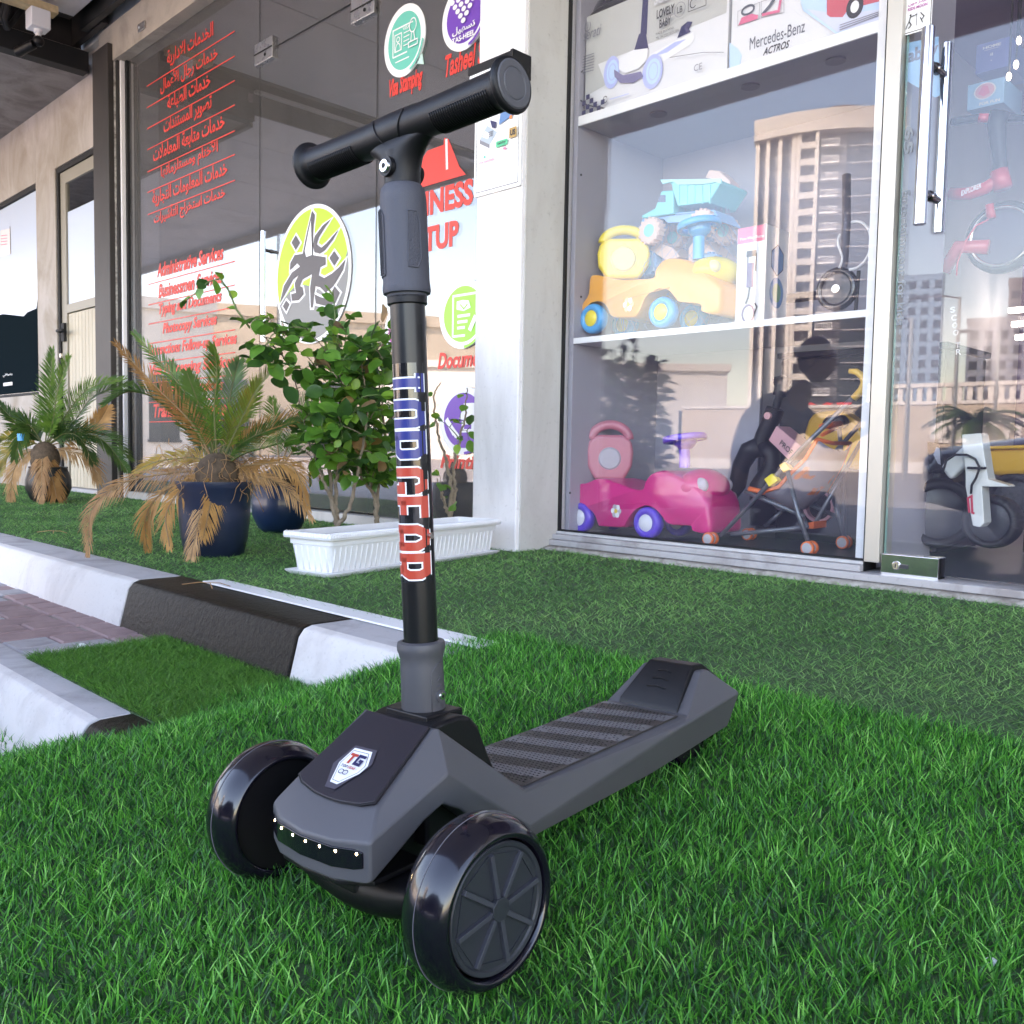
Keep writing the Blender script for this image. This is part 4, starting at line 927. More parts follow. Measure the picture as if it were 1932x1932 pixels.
# black wall lamp
wlp=thing('wall_lamp','black box wall lamp with a white diffuser strip above the pillar poster','wall lamp',(-2.27,2.12,2.0))
pa=pt(*r2_(1290,470),1,2.10); pb_=pt(*r2_(1592,340),1,2.10); pc_=pt(*r2_(1590,400),1,2.10); pd=pt(*r2_(1300,560),1,2.10)
xa_,xb_=pa.x,pb_.x; zt_=pb_.z; zb_=pd.z
bxp('housing',xa_,xb_,2.105,2.183,zt_-.026,zt_,Mblack,wlp,.001); bxp('back_plate',xa_,xb_,2.150,2.183,zb_-.03,zt_-.026,Mblack,wlp,.001)
bxp('end_plate',xb_,xb_+.012,2.098,2.183,zb_-.03,zt_,Mblack,wlp,.001); bxp('diffuser',xa_+.002,xb_-.002,2.108,2.150,zb_-.012,zt_-.026,mat('diffuser_white',(.82,.82,.86),.35),wlp,.004)
# --- neighbour wall with window and door
nb=thing('neighbour_wall','beige plastered wall left of the dark steel column','wall',(-8,2.45,ZP))
xw0=XZ(67,345)[0]; zw1=XZ(67,345)[1]; zw0=.818; xd0=XZ(103,320)[0]; xd1=-6.30; zd1=2.41
bxp('plaster',-30,xw0-2.2,2.40,2.6,-.1,3.02,Mplas,nb,0); bxp('plaster',xw0,xd0,2.40,2.6,-.1,3.02,Mplas,nb,.003)
bxp('plaster',xw0-2.2,xw0,2.40,2.6,-.1,zw0,Mplas,nb,0); bxp('plaster',xw0-2.2,xw0,2.40,2.6,zw1,3.02,Mplas,nb,0); bxp('plaster',xd0,-6.06,2.40,2.6,zd1,3.02,Mplas,nb,0); bxp('plaster',xd1+.06,-6.20,2.40,2.6,-.1,zd1,Mplas,nb,0)
wn_=thing('window','wide mirrored window with dark lower film in the beige wall at the left edge','window',(xw0-1.1,2.42,zw0))
bxp('pane',xw0-2.16,xw0-.01,2.425,2.433,zw0+.02,zw1-.03,Gwin,wn_,0); bxp('head',xw0-2.2,xw0,2.405,2.45,zw1-.035,zw1,Mdark,wn_); bxp('sill',xw0-2.2,xw0,2.40,2.45,zw0,zw0+.022,Mdark,wn_)
bxp('jamb',xw0-.012,xw0,2.405,2.45,zw0+.022,zw1-.035,Mdark,wn_,.001)
A=Art(lambda a,c,l:(a-wn_.location.x,2.4235-l-wn_.location.y,c-wn_.location.z),.0004)
fz=lambda x,y: XZ(x/2.1467/1.325,(500+y/2.1467)/1.325)    # [0,500,300,1400]
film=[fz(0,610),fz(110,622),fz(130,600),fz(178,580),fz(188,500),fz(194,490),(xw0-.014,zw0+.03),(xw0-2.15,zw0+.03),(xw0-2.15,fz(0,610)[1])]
ff=mat('pale_sky_paint',(.58,.66,.80),.35,coat=.3); A.rect(xw0-2.15,fz(0,612)[1]-.1,xw0-.014,zw1-.04,ff); A.poly(film,mat('dark_film',(.008,.014,.018),.9,spec=0));  # pale rectangle paints reflected sky onto the upper window; dark film below
A.rect(*fz(2,998),*fz(50,975),Mpaper)
A.text(arabic('رشولالي'),*fz(0,950),*fz(50,925),Mpaper,bold=.02)
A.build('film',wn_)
nt_=thing('paper_notice','pale pink paper notice taped on the mirrored window','notice',(fz(20,220)[0],2.422,fz(20,220)[1]))
A=Art(lambda a,c,l:(a-nt_.location.x,2.4215-l-nt_.location.y,c-nt_.location.z),.0004); A.poly([fz(-12,302),fz(42,287),fz(38,150),fz(-12,162)],mat('notice_pink',(.80,.70,.70),.6)); A.line([fz(42,287),fz(38,138)],.012,Mink)
for k in range(4): A.line([fz(-10,190+k*16),fz(24,186+k*16)],.006,Mpinkp)
A.build('sheet',nt_)
dd_=thing('side_door','beige half glazed panel door between the window and the dark column','door',(xd0+.3,2.42,ZP))
bxp('frame_left',xd0,xd0+.035,2.41,2.47,ZP,zd1,Mdark,dd_); bxp('frame_head',xd0+.035,xd1+.06,2.41,2.47,zd1-.035,zd1,Mdark,dd_)
Mdoor=grime('door_cream',(.50,.44,.34),(.42,.36,.27),scale=4,streak=5,bscale=50,bump=.05,rough=.5,amt=.9); Mdfr=mat('door_frame_bronze',(.30,.27,.22),.45)
bxp('stile',xd0+.035,xd0+.13,2.425,2.465,ZP,zd1-.035,Mdfr,dd_); zmid=fz(420,560)[1]
bxp('mid_rail',xd0+.13,xd1+.06,2.425,2.465,zmid-.03,zmid+.03,Mdfr,dd_); bxp('top_stile',xd0+.13,xd1+.06,2.425,2.465,zd1-.12,zd1-.035,Mdfr,dd_)
bxp('pane',xd0+.13,xd1+.06,2.44,2.446,zmid+.03,zd1-.12,Gwin,dd_,0)
lo=dd_.location; A=Art(lambda a,c,l:(a-lo.x,2.4385-l-lo.y,c-lo.z),.0003); A.rect(xd0+.135,zmid+.035,xd1+.055,zd1-.32,ff); A.build('painted_sky',dd_)  # pale sheet paints the sky's reflection onto the door glass
x=xd0+.135
while x<xd1+.05: bxp('board',x,x+.058,2.436,2.460,ZP+.03,zmid-.035,Mdoor,dd_,.003); x+=.062
p=fz(330,705); lo=dd_.location
bxp('lock_plate',p[0]-.03,p[0]+.03,2.405,2.428,p[1]-.07,p[1]+.06,Mdark,dd_); b=MB(); b.tube([(p[0]-lo.x,2.40-lo.y,p[1]-lo.z),(p[0]-lo.x,2.37-lo.y,p[1]-lo.z),(p[0]+.13-lo.x,2.365-lo.y,p[1]-lo.z-.005)],.011,8); b.build('lever',Mdark,dd_,smooth='all')
b=MB(); b.cyl((p[0]-.02-lo.x,2.41-lo.y,p[1]-.17-lo.z),(p[0]-.02-lo.x,2.395-lo.y,p[1]-.17-lo.z),.016,seg=14); b.build('lock_cylinder',Mscrew,dd_)
bxp('threshold',xd0,xd1+.06,2.38,2.47,ZP-.02,ZP+.028,Mkt,dd_)
# --- steel column, beams, canopies
xs0,xs1=pt(178,500,1,2.30).x,pt(207,500,1,2.30).x
sc_=thing('steel_column','dark brown square steel column before the beige wall','column',((xs0+xs1)/2,2.35,ZP))
bxp('post',xs0,xs1,2.30,2.398,ZP-.02,2.90,Mscol,sc_,.004); bxp('edge_strip',xs1+.004,xs1+.03,2.345,2.398,ZP-.02,2.85,mat('sealant_dark',(.02,.018,.018),.6),sc_,.001)
bxp('mastic_line',xs1+.0005,xs1+.004,2.335,2.352,ZP,2.85,grime('mastic',(.65,.62,.58),(.2,.18,.17),scale=30,bscale=90),sc_,0)
cn=thing('canopy','pale grey panelled canopy over the office front','canopy',(-3,1,3.1))
XC=-6.12
def soff(name,x0,x1,y0,y1,z0,z1,m): return bxp(name,x0,x1,y0,y1,z0,z1,m,cn,.002)
k_=0
for i in range(8):
    x0=XC+.0+i*1.1; soff('soffit_panel',x0+.004,x0+1.096,-1.12,2.20,3.10,3.125,Mcan)
for i in range(8):
    x0=-6.36-1.1*(i+1); soff('soffit_panel',x0+.004,x0+1.096,-1.12,1.20,3.10,3.125,Mcan)
soff('fascia',-15.2,-6.36,-1.16,-1.121,3.02,3.75,Mcan); soff('top_deck',-15.2,-6.36,-1.12,1.20,3.60,3.66,Mcan); soff('fascia',XC,3.0,-1.16,-1.121,3.02,3.75,Mcan); soff('top_deck',XC,3.0,-1.12,2.35,3.60,3.66,Mcan)
soff('side_beam',XC-.06,XC-.001,-1.12,2.20,3.10,3.7,Mscol); soff('closure_board',-6.40,-5.9,2.29,2.328,3.03,3.59,Mscol); soff('recess',XC,3.0,2.201,2.33,3.15,3.2,Mdark); soff('trim',XC,3.0,2.24,2.28,3.03,3.15,mat('trim_black',(.01,.01,.01),.4))  # dark closing board added to hide the bright wall in the gap
c2=thing('neighbour_canopy','grey brushed soffit over the beige wall at the left edge','canopy',(-9,1,2.9))
bxp('soffit',-30,-6.40,1.25,2.40,2.885,2.95,Msoff,c2,0); bxp('fascia',-30,-6.40,1.21,1.249,2.85,3.099,Msoff,c2)
for nm,y0,y1 in (('edge_beam',0,0),):
    bxp('edge_beam',-6.40,-6.30,1.25,2.36,2.86,2.99,Mdark,c2,.004)
    bxp('flashing',-6.335,-6.325,1.4,2.33,2.99,3.0,mat('flash_pale',(.35,.32,.28),.6),c2,0)
Mbrn=grime('tile_brown',(.20,.16,.145),(.13,.10,.09),scale=4,bscale=40)
for i in range(3):
    y1=2.28-i*.34; bxp('gap_tile',-6.299,-6.185,y1-.32,y1,3.20+.03*(i%2),3.215+.03*(i%2),Mbrn,c2,0)
bxp('gap_side',-6.42,-6.401,-.42,2.35,2.951,3.58,Mscol,c2,0); bxp('gap_deck',-6.39,-6.185,-.42,2.35,3.5,3.52,Mdark,c2,0)  # side and deck added to block sky showing through the gap
# cctv
ca=pt(72,45,0,-6.0); ct=thing('cctv_camera','small black bullet camera hanging from a white junction box under the canopy corner','camera',(ca.x,ca.y,ca.z))
b=MB(); b.box(-.055,.055,-.055,.055,-.035,.075); b.build('junction_box',Mwpl,ct,bevel=.008)
b=MB(); b.box(-.05,.05,-.20,.10,.075,.12); b.build('timber_block',mat('timber_pale',(.55,.42,.24),.7,noise_amt=.2,nscale=20),ct,bevel=.004)
b=MB(); b.cyl((0,0,-.035),(0,0,-.055),.025,seg=16); b.cyl((0,0,-.055),(0,0,-.075),.016,seg=16); b.build('swivel',Mwpl,ct,smooth=True)
b=MB(); b.ball((0,0,-.10),(.032,.032,.032)); b.build('knuckle',Mblack,ct,smooth='all')
M_=Matrix.Translation((-.02,-.03,-.125))@Matrix.Rotation(radians(200),4,'Z')@Matrix.Rotation(radians(100),4,'Y')
b=MB(); b.lathe([(0,-.02),(.022,-.02),(.027,-.01),(.028,.10),(.030,.105),(.030,.125),(.026,.127),(.024,.115),(0,.115)],'z',24,M=M_); b.build('camera_tube',Mblack,ct,smooth=True)
b=MB(); b.lathe([(.0,.112),(.012,.113),(.012,.121),(0,.122)],'z',16,M=M_); b.build('lens',Mgloss,ct)
b=MB(); b.tube([(-.05,-.12,.2),(-.07,-.16,.0),(-.12,-.13,-.03),(-.14,-.08,.05),(-.13,0,.18)],.016,8); b.tube([(-.08,-.12,.2),(-.11,-.17,.02),(-.16,-.13,-.02),(-.18,-.08,.1)],.014,8); b.build('cables',Mdark,ct,smooth='all')
bxs=XZ(762*.35157,144*.35157,2.328); br=thing('rail_bracket','small drilled steel bracket on the beige office rail','bracket',(bxs[0],2.325,bxs[1]))
b=MB(); b.box(-.045,.045,-.004,.004,-.022,.022); b.build('plate',Msteel,br,bevel=.002); b=MB(); b.cyl((-.022,-.0045,0),(-.022,-.0065,0),.008,seg=12); b.build('rivet',Mwhite,br)
# --- toy shop front
tf=thing('glass_shopfront','frameless glass front of the toy shop right of the white pillar','shopfront',(-1.3,YF,ZP))
XP0,XP1=-1.046,-1.004
bxp('glass_pane',-2.149,XP0-.004,2.400,2.410,.176,3.02,Gtoy,tf,0); bxp('left_gasket',-2.150,-2.141,2.388,2.3995,.176,3.02,Mdark,tf,0); bxp('bottom_gasket',-2.141,XP0,2.390,2.3995,.1761,.182,Mdark,tf,0)
bxp('sill_step',-2.151,1.5,2.345,2.47,.128,.148,Msill,tf,.003); bxp('sill_rail',-2.151,XP0-.001,2.362,2.47,.1485,.166,Msill,tf,.003); bxp('sill_bead',-2.151,XP0-.001,2.380,2.44,.1665,.176,mat('sill_bead_m',(.5,.49,.50),.3,noise_amt=.1),tf,.002)
Mrub=grime('mortar_rubble',(.50,.46,.42),(.25,.22,.19),scale=30,bscale=120,bump=.8)
b=MB(); xs_=np.linspace(-2.15,1.4,90); 
rg=[]
for xx in xs_:
    o_=.012*noise.noise(Vector((xx*9,0,0)))+.008*noise.noise(Vector((xx*31,3,0))); rg.append([(xx,2.345-YF,.128-ZP),(xx,2.322+o_-YF,.122-ZP),(xx,2.308+o_-YF,.098-ZP),(xx,2.36-YF,.095-ZP)])
b.loft([[(p[0]+1.3,p[1],p[2]) for p in r] for r in rg]); b.build('mortar_edge',Mrub,tf,smooth='all')
bxp('frame_post',XP0+.002,XP1,2.378,2.46,.176,3.02,mat('frame_champagne',(.50,.47,.42),.35,metal=.4),tf,.002); bxp('post_groove',XP0-.003,XP0+.0015,2.385,2.46,.15,3.02,Mdark,tf,0)
td=thing('glass_door','glass door of the toy shop with a steel patch lock at its foot','door',(-.5,YF,ZP))
bxp('glass_leaf',XP1+.006,.06,2.400,2.411,.155,2.60,Gtoy,td,0)
bxp('glass_edge',XP1+.0052,XP1+.0058,2.3995,2.4115,.155,2.60,mat('glass_edge_green',(.25,.45,.38),.2),td,0)
pq=[XZ(1643,1048,2.39),XZ(1773,1092,2.39)]
xpa,xpb=XP1+.004,pt(1770,1075,1,2.385).x; zpa,zpb=pt(1700,1085,1,2.385).z,pt(1700,1047,1,2.385).z
pf=bxp('patch_fitting',xpa,xpb,2.384,2.426,zpa-.004,zpb,Mchrome,td,.002)
bxp('patch_edge',xpb,xpb+.003,2.386,2.424,zpa-.003,zpb-.001,Mblack,td,0)
lo=td.location; xk,zk=XZ(1691,1067,2.384); b=MB(); b.lathe([(0,-.006),(.009,-.006),(.011,-.003),(.011,0),(0,0)],'y',20,c=(xk-lo.x,2.384-lo.y,zk-lo.z)); b.build('lock_cylinder',Mscrew,td,smooth=True)
b=MB(); b.box(xk-lo.x+.008,xk-lo.x+.030,2.380-lo.y,2.384-lo.y,zk-lo.z-.006,zk-lo.z+.004); b.box(xk-lo.x-.0015,xk-lo.x+.0015,2.3775-lo.y,2.3782-lo.y,zk-lo.z-.005,zk-lo.z+.005); b.build('thumb_turn',Mdgrey,td)
hp=thing('door_pull','thick chrome pull bars through the toy shop door','door handle',(-.93,2.405,1.3))
xo=pt(1752,60,1,2.345).x; xo2=pt(1750,60,1,2.345).x
zt_=pt(1752,52,1,2.345).z; zb_=pt(1733,424,1,2.345).z
pull(hp,(pt(1735,240,1,2.345).x+pt(1755,240,1,2.345).x)/2-.002,zb_,zt_,2.405,.060,.0155)
# door sticker
st=thing('door_sticker','white rounded Kids Moon push pull sticker at the top of the toy shop door','sticker',(pt(1730,20,1,2.398).x,2.398,pt(1730,20,1,2.398).z))
s0=XZ((2160+455/4.83)/1.325,(500/4.83)/1.325,2.398); s1=XZ((2160+835/4.83)/1.325,-20,2.398); w_=s1[0]-s0[0]; z0=s0[1]+.012; z1=z0+w_*2.05
A=Art(lambda a,c,l:(a-st.location.x,2.3985-l-st.location.y,c-st.location.z),.0003); L=lambda a,c:(s0[0]+w_*a,z0+(z1-z0)*c)
A.rrect(*L(0,0),*L(1,1),.012,Mpaper); 
Pb=[]; 
for cx,cy,a in ((1-.1,.06,-pi/2),(1-.1,.94,0),(.1,.94,pi/2),(.1,.06,pi)): Pb+=[L(cx+.06*cos(a+i*pi/8),cy+.03*sin(a+i*pi/8)) for i in range(5)]
A.line(Pb,.0022,Mink,close=True)
for k,(a0_,a1_,mm_) in enumerate(((.3,3.2,mat('moon_blue',(.15,.45,.60),.4)),(3.2,4.6,mat('moon_purple',(.4,.08,.3),.4)),(4.6,6.3,mat('moon_red',(.65,.08,.10),.4)))): A.arc(*L(.5,.70),w_*.20,w_*.20,a0_,a1_,w_*.07,mm_)
A.text(arabic('كيدز مون'),*L(.18,.455),*L(.84,.52),mat('moon_purple',(.4,.08,.3),.4),bold=.03); A.text('KIDS MOON',*L(.18,.385),*L(.84,.435),mat('moon_purple',(.4,.08,.3),.4),bold=.03)
# two small figures at a door leaf (push sign)
A.ell(*L(.28,.305),w_*.035,w_*.035,Mink,14); A.line([L(.28,.28),L(.24,.20),L(.32,.14),L(.22,.09)],w_*.035,Mink); A.line([L(.24,.20),L(.17,.14),L(.14,.09)],w_*.03,Mink); A.line([L(.27,.27),L(.50,.29)],w_*.03,Mink); A.line([L(.50,.33),L(.50,.10)],w_*.02,Mink)
A.line([L(.62,.30),L(.75,.22),L(.66,.17)],w_*.035,Mink); A.line([L(.62,.22),L(.72,.12)],w_*.03,Mink)
A.build('print',st)

bxp('front_wall',1.02,12,2.36,2.6,-.1,3.02,Mstuc,bl); bxp('glass_pane',.07,1.01,2.400,2.410,.155,3.02,Gtoy,tf,0)
# ---------------------------------------------------------------- inside the toy shop
r6=lambda x,y:(1041.5+.18751*x,754.7+.18751*y)   # [1380,1000,1860,1400]
rs=lambda x,y:(1207.5+.24216*x,603.8+.24216*y)   # [1600,800,2200,1420]
rd=lambda x,y:(1509.4+.27338*x,603.8+.27338*y)   # [2000,800,2560,1500]
rb=lambda x,y:(1630.2+.23438*x,301.9+.23438*y)   # [2160,400,2560,1000]
rt=lambda x,y:(1630.2+.15626*x,.15626*y)         # [2160,0,2560,400]
Mcab=mat('cabinet_laminate',(.36,.35,.40),.45,noise_amt=.03,nscale=5); Medge=mat('shelf_edge_white',(.85,.85,.87),.35)
Mlavw=mat('shop_wall_lilac',(.16,.12,.25),.7,noise_amt=.04,nscale=3)
def st(name,*a): o=bx(name,*a,bevel=0); tag(o,kind='structure'); return o
st('floor',-2.22,11.8,2.47,10.8,.08,.148,mat('shop_floor_tile',(.055,.055,.06),.3,noise_amt=.2,nscale=6))
st('ceiling',-2.22,11.8,2.6,10.8,2.98,3.02,mat('shop_ceiling_m',(.25,.2,.32),.8)); st('back_wall',-2.22,11.8,7.6,7.7,.148,2.98,Mlavw); st('side_wall',3.4,3.5,2.62,7.6,.148,2.98,Mlavw)
cb=thing('display_cabinet','white display cabinet with two shelves behind the toy shop window','cabinet',(-1.6,2.7,.15))
ZS1,ZS2=.848,1.600
bxp('side_panel',-2.148,-2.128,2.425,2.94,.15,2.95,Mcab,cb,.001); bxp('side_panel',-1.083,-1.052,2.425,2.86,.15,2.95,Mcab,cb,.001)
bxp('back_panel',-2.127,-1.084,2.92,2.94,ZS1-.016,2.95,Mcab,cb,.001); bxp('back_panel',-2.127,-1.68,2.92,2.94,.17,ZS1-.018,Mcab,cb,.001)
bxp('shelf',-2.127,-1.084,2.432,2.918,ZS1-.018,ZS1,Mcab,cb,.001); bxp('shelf_edge',-2.127,-1.084,2.424,2.431,ZS1-.019,ZS1+.001,Medge,cb,.001)
bxp('shelf',-2.127,-1.084,2.432,2.918,ZS2-.027,ZS2,Mcab,cb,.001); bxp('shelf_edge',-2.127,-1.084,2.424,2.431,ZS2-.031,ZS2+.001,Medge,cb,.001)
bxp('base_board',-2.127,-1.084,2.432,2.918,.148,.166,mat('cabinet_base_dark',(.05,.05,.055),.4),cb,.001); bxp('post_edge',-1.085,-1.050,2.418,2.4245,.166,2.95,Medge,cb,.001)
for x_ in (-1.86,-1.52,-1.25):
    b=MB(); b.cyl((x_+1.6,2.52-2.7,ZS2-.0275-.15),(x_+1.6,2.52-2.7,ZS2-.032-.15),.028,seg=20); b.build('spotlight_disc',mat('puck_grey',(.25,.24,.28),.4),cb)
for u,v in ((1096,330),(1096,560),(1075,930)):
    p=pt(u,v,0,-2.127); b=MB(); b.cyl((p.x+1.6,p.y-2.7,p.z-.15),(p.x+1.6+.002,p.y-2.7,p.z-.15),.004,seg=8); b.build('pin_hole',Mdark,cb)
# --- ride-on toys
def ride_on(name,label,mp,body,wheels,back,stw,stem,head,y0,cols,zf,yw=.20,group='ride-on toys in the window',decal=None):
    Mb,Mw,Mh,Ms,Mk,Mhd=cols; X=[XZ(*mp(*p_),y0) for p_ in body]; cx=sum(p[0] for p in X)/len(X)
    o=thing(name,label,'ride-on toy',(cx,y0+yw/2,zf),group)
    T_=lambda P,y=y0: [(XZ(*mp(*p_),y)[0]-cx,XZ(*mp(*p_),y)[1]-zf) for p_ in P]
    B_=[Vector(p) for p in T_(body)]; nB=len(B_); sm_=[]
    for i in range(nB):
        a,b_,c,d=B_[i-1],B_[i],B_[(i+1)%nB],B_[(i+2)%nB]
        for k in range(3): t=k/3; sm_.append(.5*((2*b_)+(-a+c)*t+(2*a-5*b_+4*c-d)*t*t+(-a+3*b_-3*c+d)*t**3))
    rg=[]; cz=sum(p.y for p in sm_)/len(sm_); cxx=sum(p.x for p in sm_)/len(sm_)
    for yy,e in ((-yw/2,.050),(-yw/2+.004,.022),(-yw/2+.014,.004),(-yw/2+.03,0),(yw/2-.03,0),(yw/2-.014,.004),(yw/2-.004,.022),(yw/2,.050)):
        rg.append([(p.x-(p.x-cxx)*e,yy,p.y-(p.y-cz)*e*1.6) for p in sm_])
    b=MB(); b.loft(rg); bd_=b.build('body',Mb,o,smooth=True,angle=60)
    # moulded seam line and printed flower panel on the flank
    zz_=[p.y for p in sm_]; b=MB(); b.tube([(x_,-yw/2-.001,cz+.012*sin(9*x_)) for x_ in [cxx-.10+.20*i/12 for i in range(13)]],.0016,6); b.build('seam_ridge',Mb,bd_,smooth='all')
    A=Art(lambda a,c,l:(a,-yw/2-.0012-l,c),.0004); fx_=cxx-.065; fz_=cz-.028
    for k in range(6): A.ell(fx_+.013*cos(k*pi/3),fz_+.015*sin(k*pi/3),.009,.010,Mpaper if k%2 else Mk,14)
    A.ell(fx_,fz_,.007,.008,mat('flower_eye',(.75,.55,.05),.4),12); A.build('flower_print',bd_)
    for (x,y,r) in wheels:
        p=T_([(x,y)])[0]; rr=abs(T_([(x,y-r)])[0][1]-p[1]); 
        for sg in (-1,1):
            b=MB(); yy=sg*(yw/2-.012); w=.040
            b.lathe([(rr*.55,-w/2),(rr*.9,-w/2),(rr,-w/4),(rr,w/4),(rr*.9,w/2),(rr*.55,w/2)],'y',32,closed=True,c=(p[0],yy,max(p[1],rr))); wh=b.build('wheel',Mw,o,smooth='all')
            b=MB(); b.lathe([(0,-w/2-.004),(rr*.4,-w/2-.003),(rr*.56,-w/2+.003),(rr*.56,w/2-.003),(0,w/2+.003)],'y',28,c=(p[0],yy,max(p[1],rr))); b.build('hub',Mh,wh,smooth=True)
    x0,y0_,x1,y1_=back; P=T_([(x0,y1_),(x1,y1_),(x1,y0_),(x0,y0_)]); xa,za=P[0]; xb,zb=P[2]; W2=(xb-xa)/2; cxb=(xa+xb)/2
    # backrest slab across the toy, seen three-quarter: a rounded upright panel
    b=MB(); n=20; hh=zb-za
    out=[(-W2*.62,za),(W2*.62,za),(W2*.95,za+hh*.25),(W2,za+hh*.5),(W2*.9,za+hh*.70),(W2*.55,za+hh*.80),(-W2*.55,za+hh*.80),(-W2*.9,za+hh*.70),(-W2,za+hh*.5),(-W2*.95,za+hh*.25)]
    M_=Matrix.Translation((cxb,0,0))@Matrix.Rotation(radians(38),4,'Z')
    k_=1.25; b.prism([(p[0]*k_,p[1]) for p in out],-.022,.022,'y',M=M_); bk_=b.build('backrest',Ms,o,bevel=.014,bseg=4)
    b=MB(); b.tube([M_@Vector((W2*k_*.80*cos(t),0,za+hh*.72+hh*.26*sin(t))) for t in [pi*i/14 for i in range(15)]],.017,12); b.build('grab_handle',Ms,bk_,smooth='all')
    b=MB(); b.lathe([(0,-.027),(W2*.52,-.027),(W2*.6,-.022),(W2*.6,-.018),(0,-.018)],'y',28,c=(0,0,za+hh*.38),M=M_); b.build('back_pad',Mk,bk_,smooth=True)
    sx,sy,srx,sry=stw; p=T_([(sx,sy)])[0]; rr=abs(T_([(sx+srx,sy)])[0][0]-p[0])*.74
    b=MB(); M2=Matrix.Translation((p[0],0,p[1]))@Matrix.Rotation(radians(-9),4,'Y')
    b.lathe([(rr*.80,-.010),(rr*.97,-.010),(rr,-.003),(rr,.006),(rr*.96,.011),(rr*.84,.011),(rr*.80,.004)],'z',40,closed=True,M=M2); swh=b.build('steering_wheel',Mhd,o,smooth='all')
    b=MB(); b.lathe([(0,-.040),(rr*.28,-.036),(rr*.5,-.020),(rr*.55,.004),(0,.006)],'z',32,M=M2)
    for a in (0,2.1,4.2): b.box(rr*.3,rr*.9,-.012,.012,-.008,.002,M=M2@Matrix.Rotation(a+.6,4,'Z'))
    b.build('wheel_boss',Mhd,swh,smooth=True)
    q=T_([stem])[0]; b=MB(); b.cyl((q[0],0,q[1]-.02),(p[0],0,p[1]-.02),.019,seg=20); b.build('steering_stem',Mhd,swh,smooth=True)
    hx,hy,hrx,hry=head; p=T_([(hx,hy)])[0]; ex=abs(T_([(hx+hrx,hy)])[0][0]-p[0]); ez=abs(T_([(hx,hy+hry)])[0][1]-p[1])
    b=MB(); b.ball((p[0],0,p[1]),(ex,yw*.52,ez),seg=28,rings=16); hd_=b.build('hood',head_m[name+label[:4]],o,smooth='all')
    for sg in (-1,1):
        b=MB(); b.ball((p[0]+ex*.45,sg*yw*.36,p[1]+ez*.12),(ex*.36,.018,ez*.42),seg=20,rings=10); b.build('headlight',Mk,hd_,smooth='all')
    return o
Mpk=mat('pink_plastic',(.72,.012,.20),.3,coat=.3); Mpk2=mat('pale_pink_plastic',(.60,.20,.26),.35,coat=.2); Mvi=mat('violet_plastic',(.10,.04,.60),.3,coat=.3); Mor=mat('orange_plastic',(.88,.37,.03),.35,coat=.2); Mye=mat('yellow_plastic',(.85,.66,.015),.35,coat=.2); Mcy=mat('cyan_plastic',(.02,.36,.75),.3,coat=.3); Mlg=mat('pale_grey_plastic',(.48,.45,.50),.4)
head_m={'ride_on_toypink':Mpk,'ride_on_toyoran':Mye}
ride_on('ride_on_toy','pink ride-on toy with violet wheels standing on the cabinet floor',r6,
 [(232,840),(240,960),(165,1060),(150,1115),(178,1135),(230,1095),(300,1080),(370,1110),(420,1170),(450,1260),(480,1275),(700,1285),(740,1240),(790,1160),(850,1100),(950,1060),(1040,1090),(1110,1160),(1170,1240),(1230,1265),(1420,1275),(1450,1335),(1570,1345),(1590,1260),(1575,1100),(1555,1010),(1480,900),(1330,800),(1150,720),(1060,712),(985,750),(945,820),(920,890),(800,890),(560,800),(440,790),(360,820),(300,840)],
 [(277,1235,150),(950,1290,160)],(250,225,560,800),(1160,380,262,30),(1160,620),(1350,880,210,190),2.48,(Mpk,Mvi,mat('hub_white',(.7,.72,.78),.35),Mpk2,Mlg,Mvi),.168)
ride_on('ride_on_toy','orange ride-on toy with cyan wheels and yellow nose on the middle shelf',r5,
 [(215,500),(205,600),(165,665),(158,705),(178,690),(215,655),(260,645),(300,660),(325,700),(345,735),(440,742),(490,735),(520,690),(550,620),(600,580),(650,565),(700,580),(740,630),(765,650),(890,665),(900,710),(960,722),(985,690),(990,600),(985,540),(900,470),(800,400),(700,385),(650,400),(615,450),(600,500),(500,510),(380,512),(260,485)],
 [(235,745,88),(645,708,92)],(215,165,420,505),(763,165,155,25),(760,330),(860,455,125,100),2.47,(Mor,Mcy,Mye,Mye,mat('cream_pad',(.75,.62,.25),.4),Mcy),ZS1)
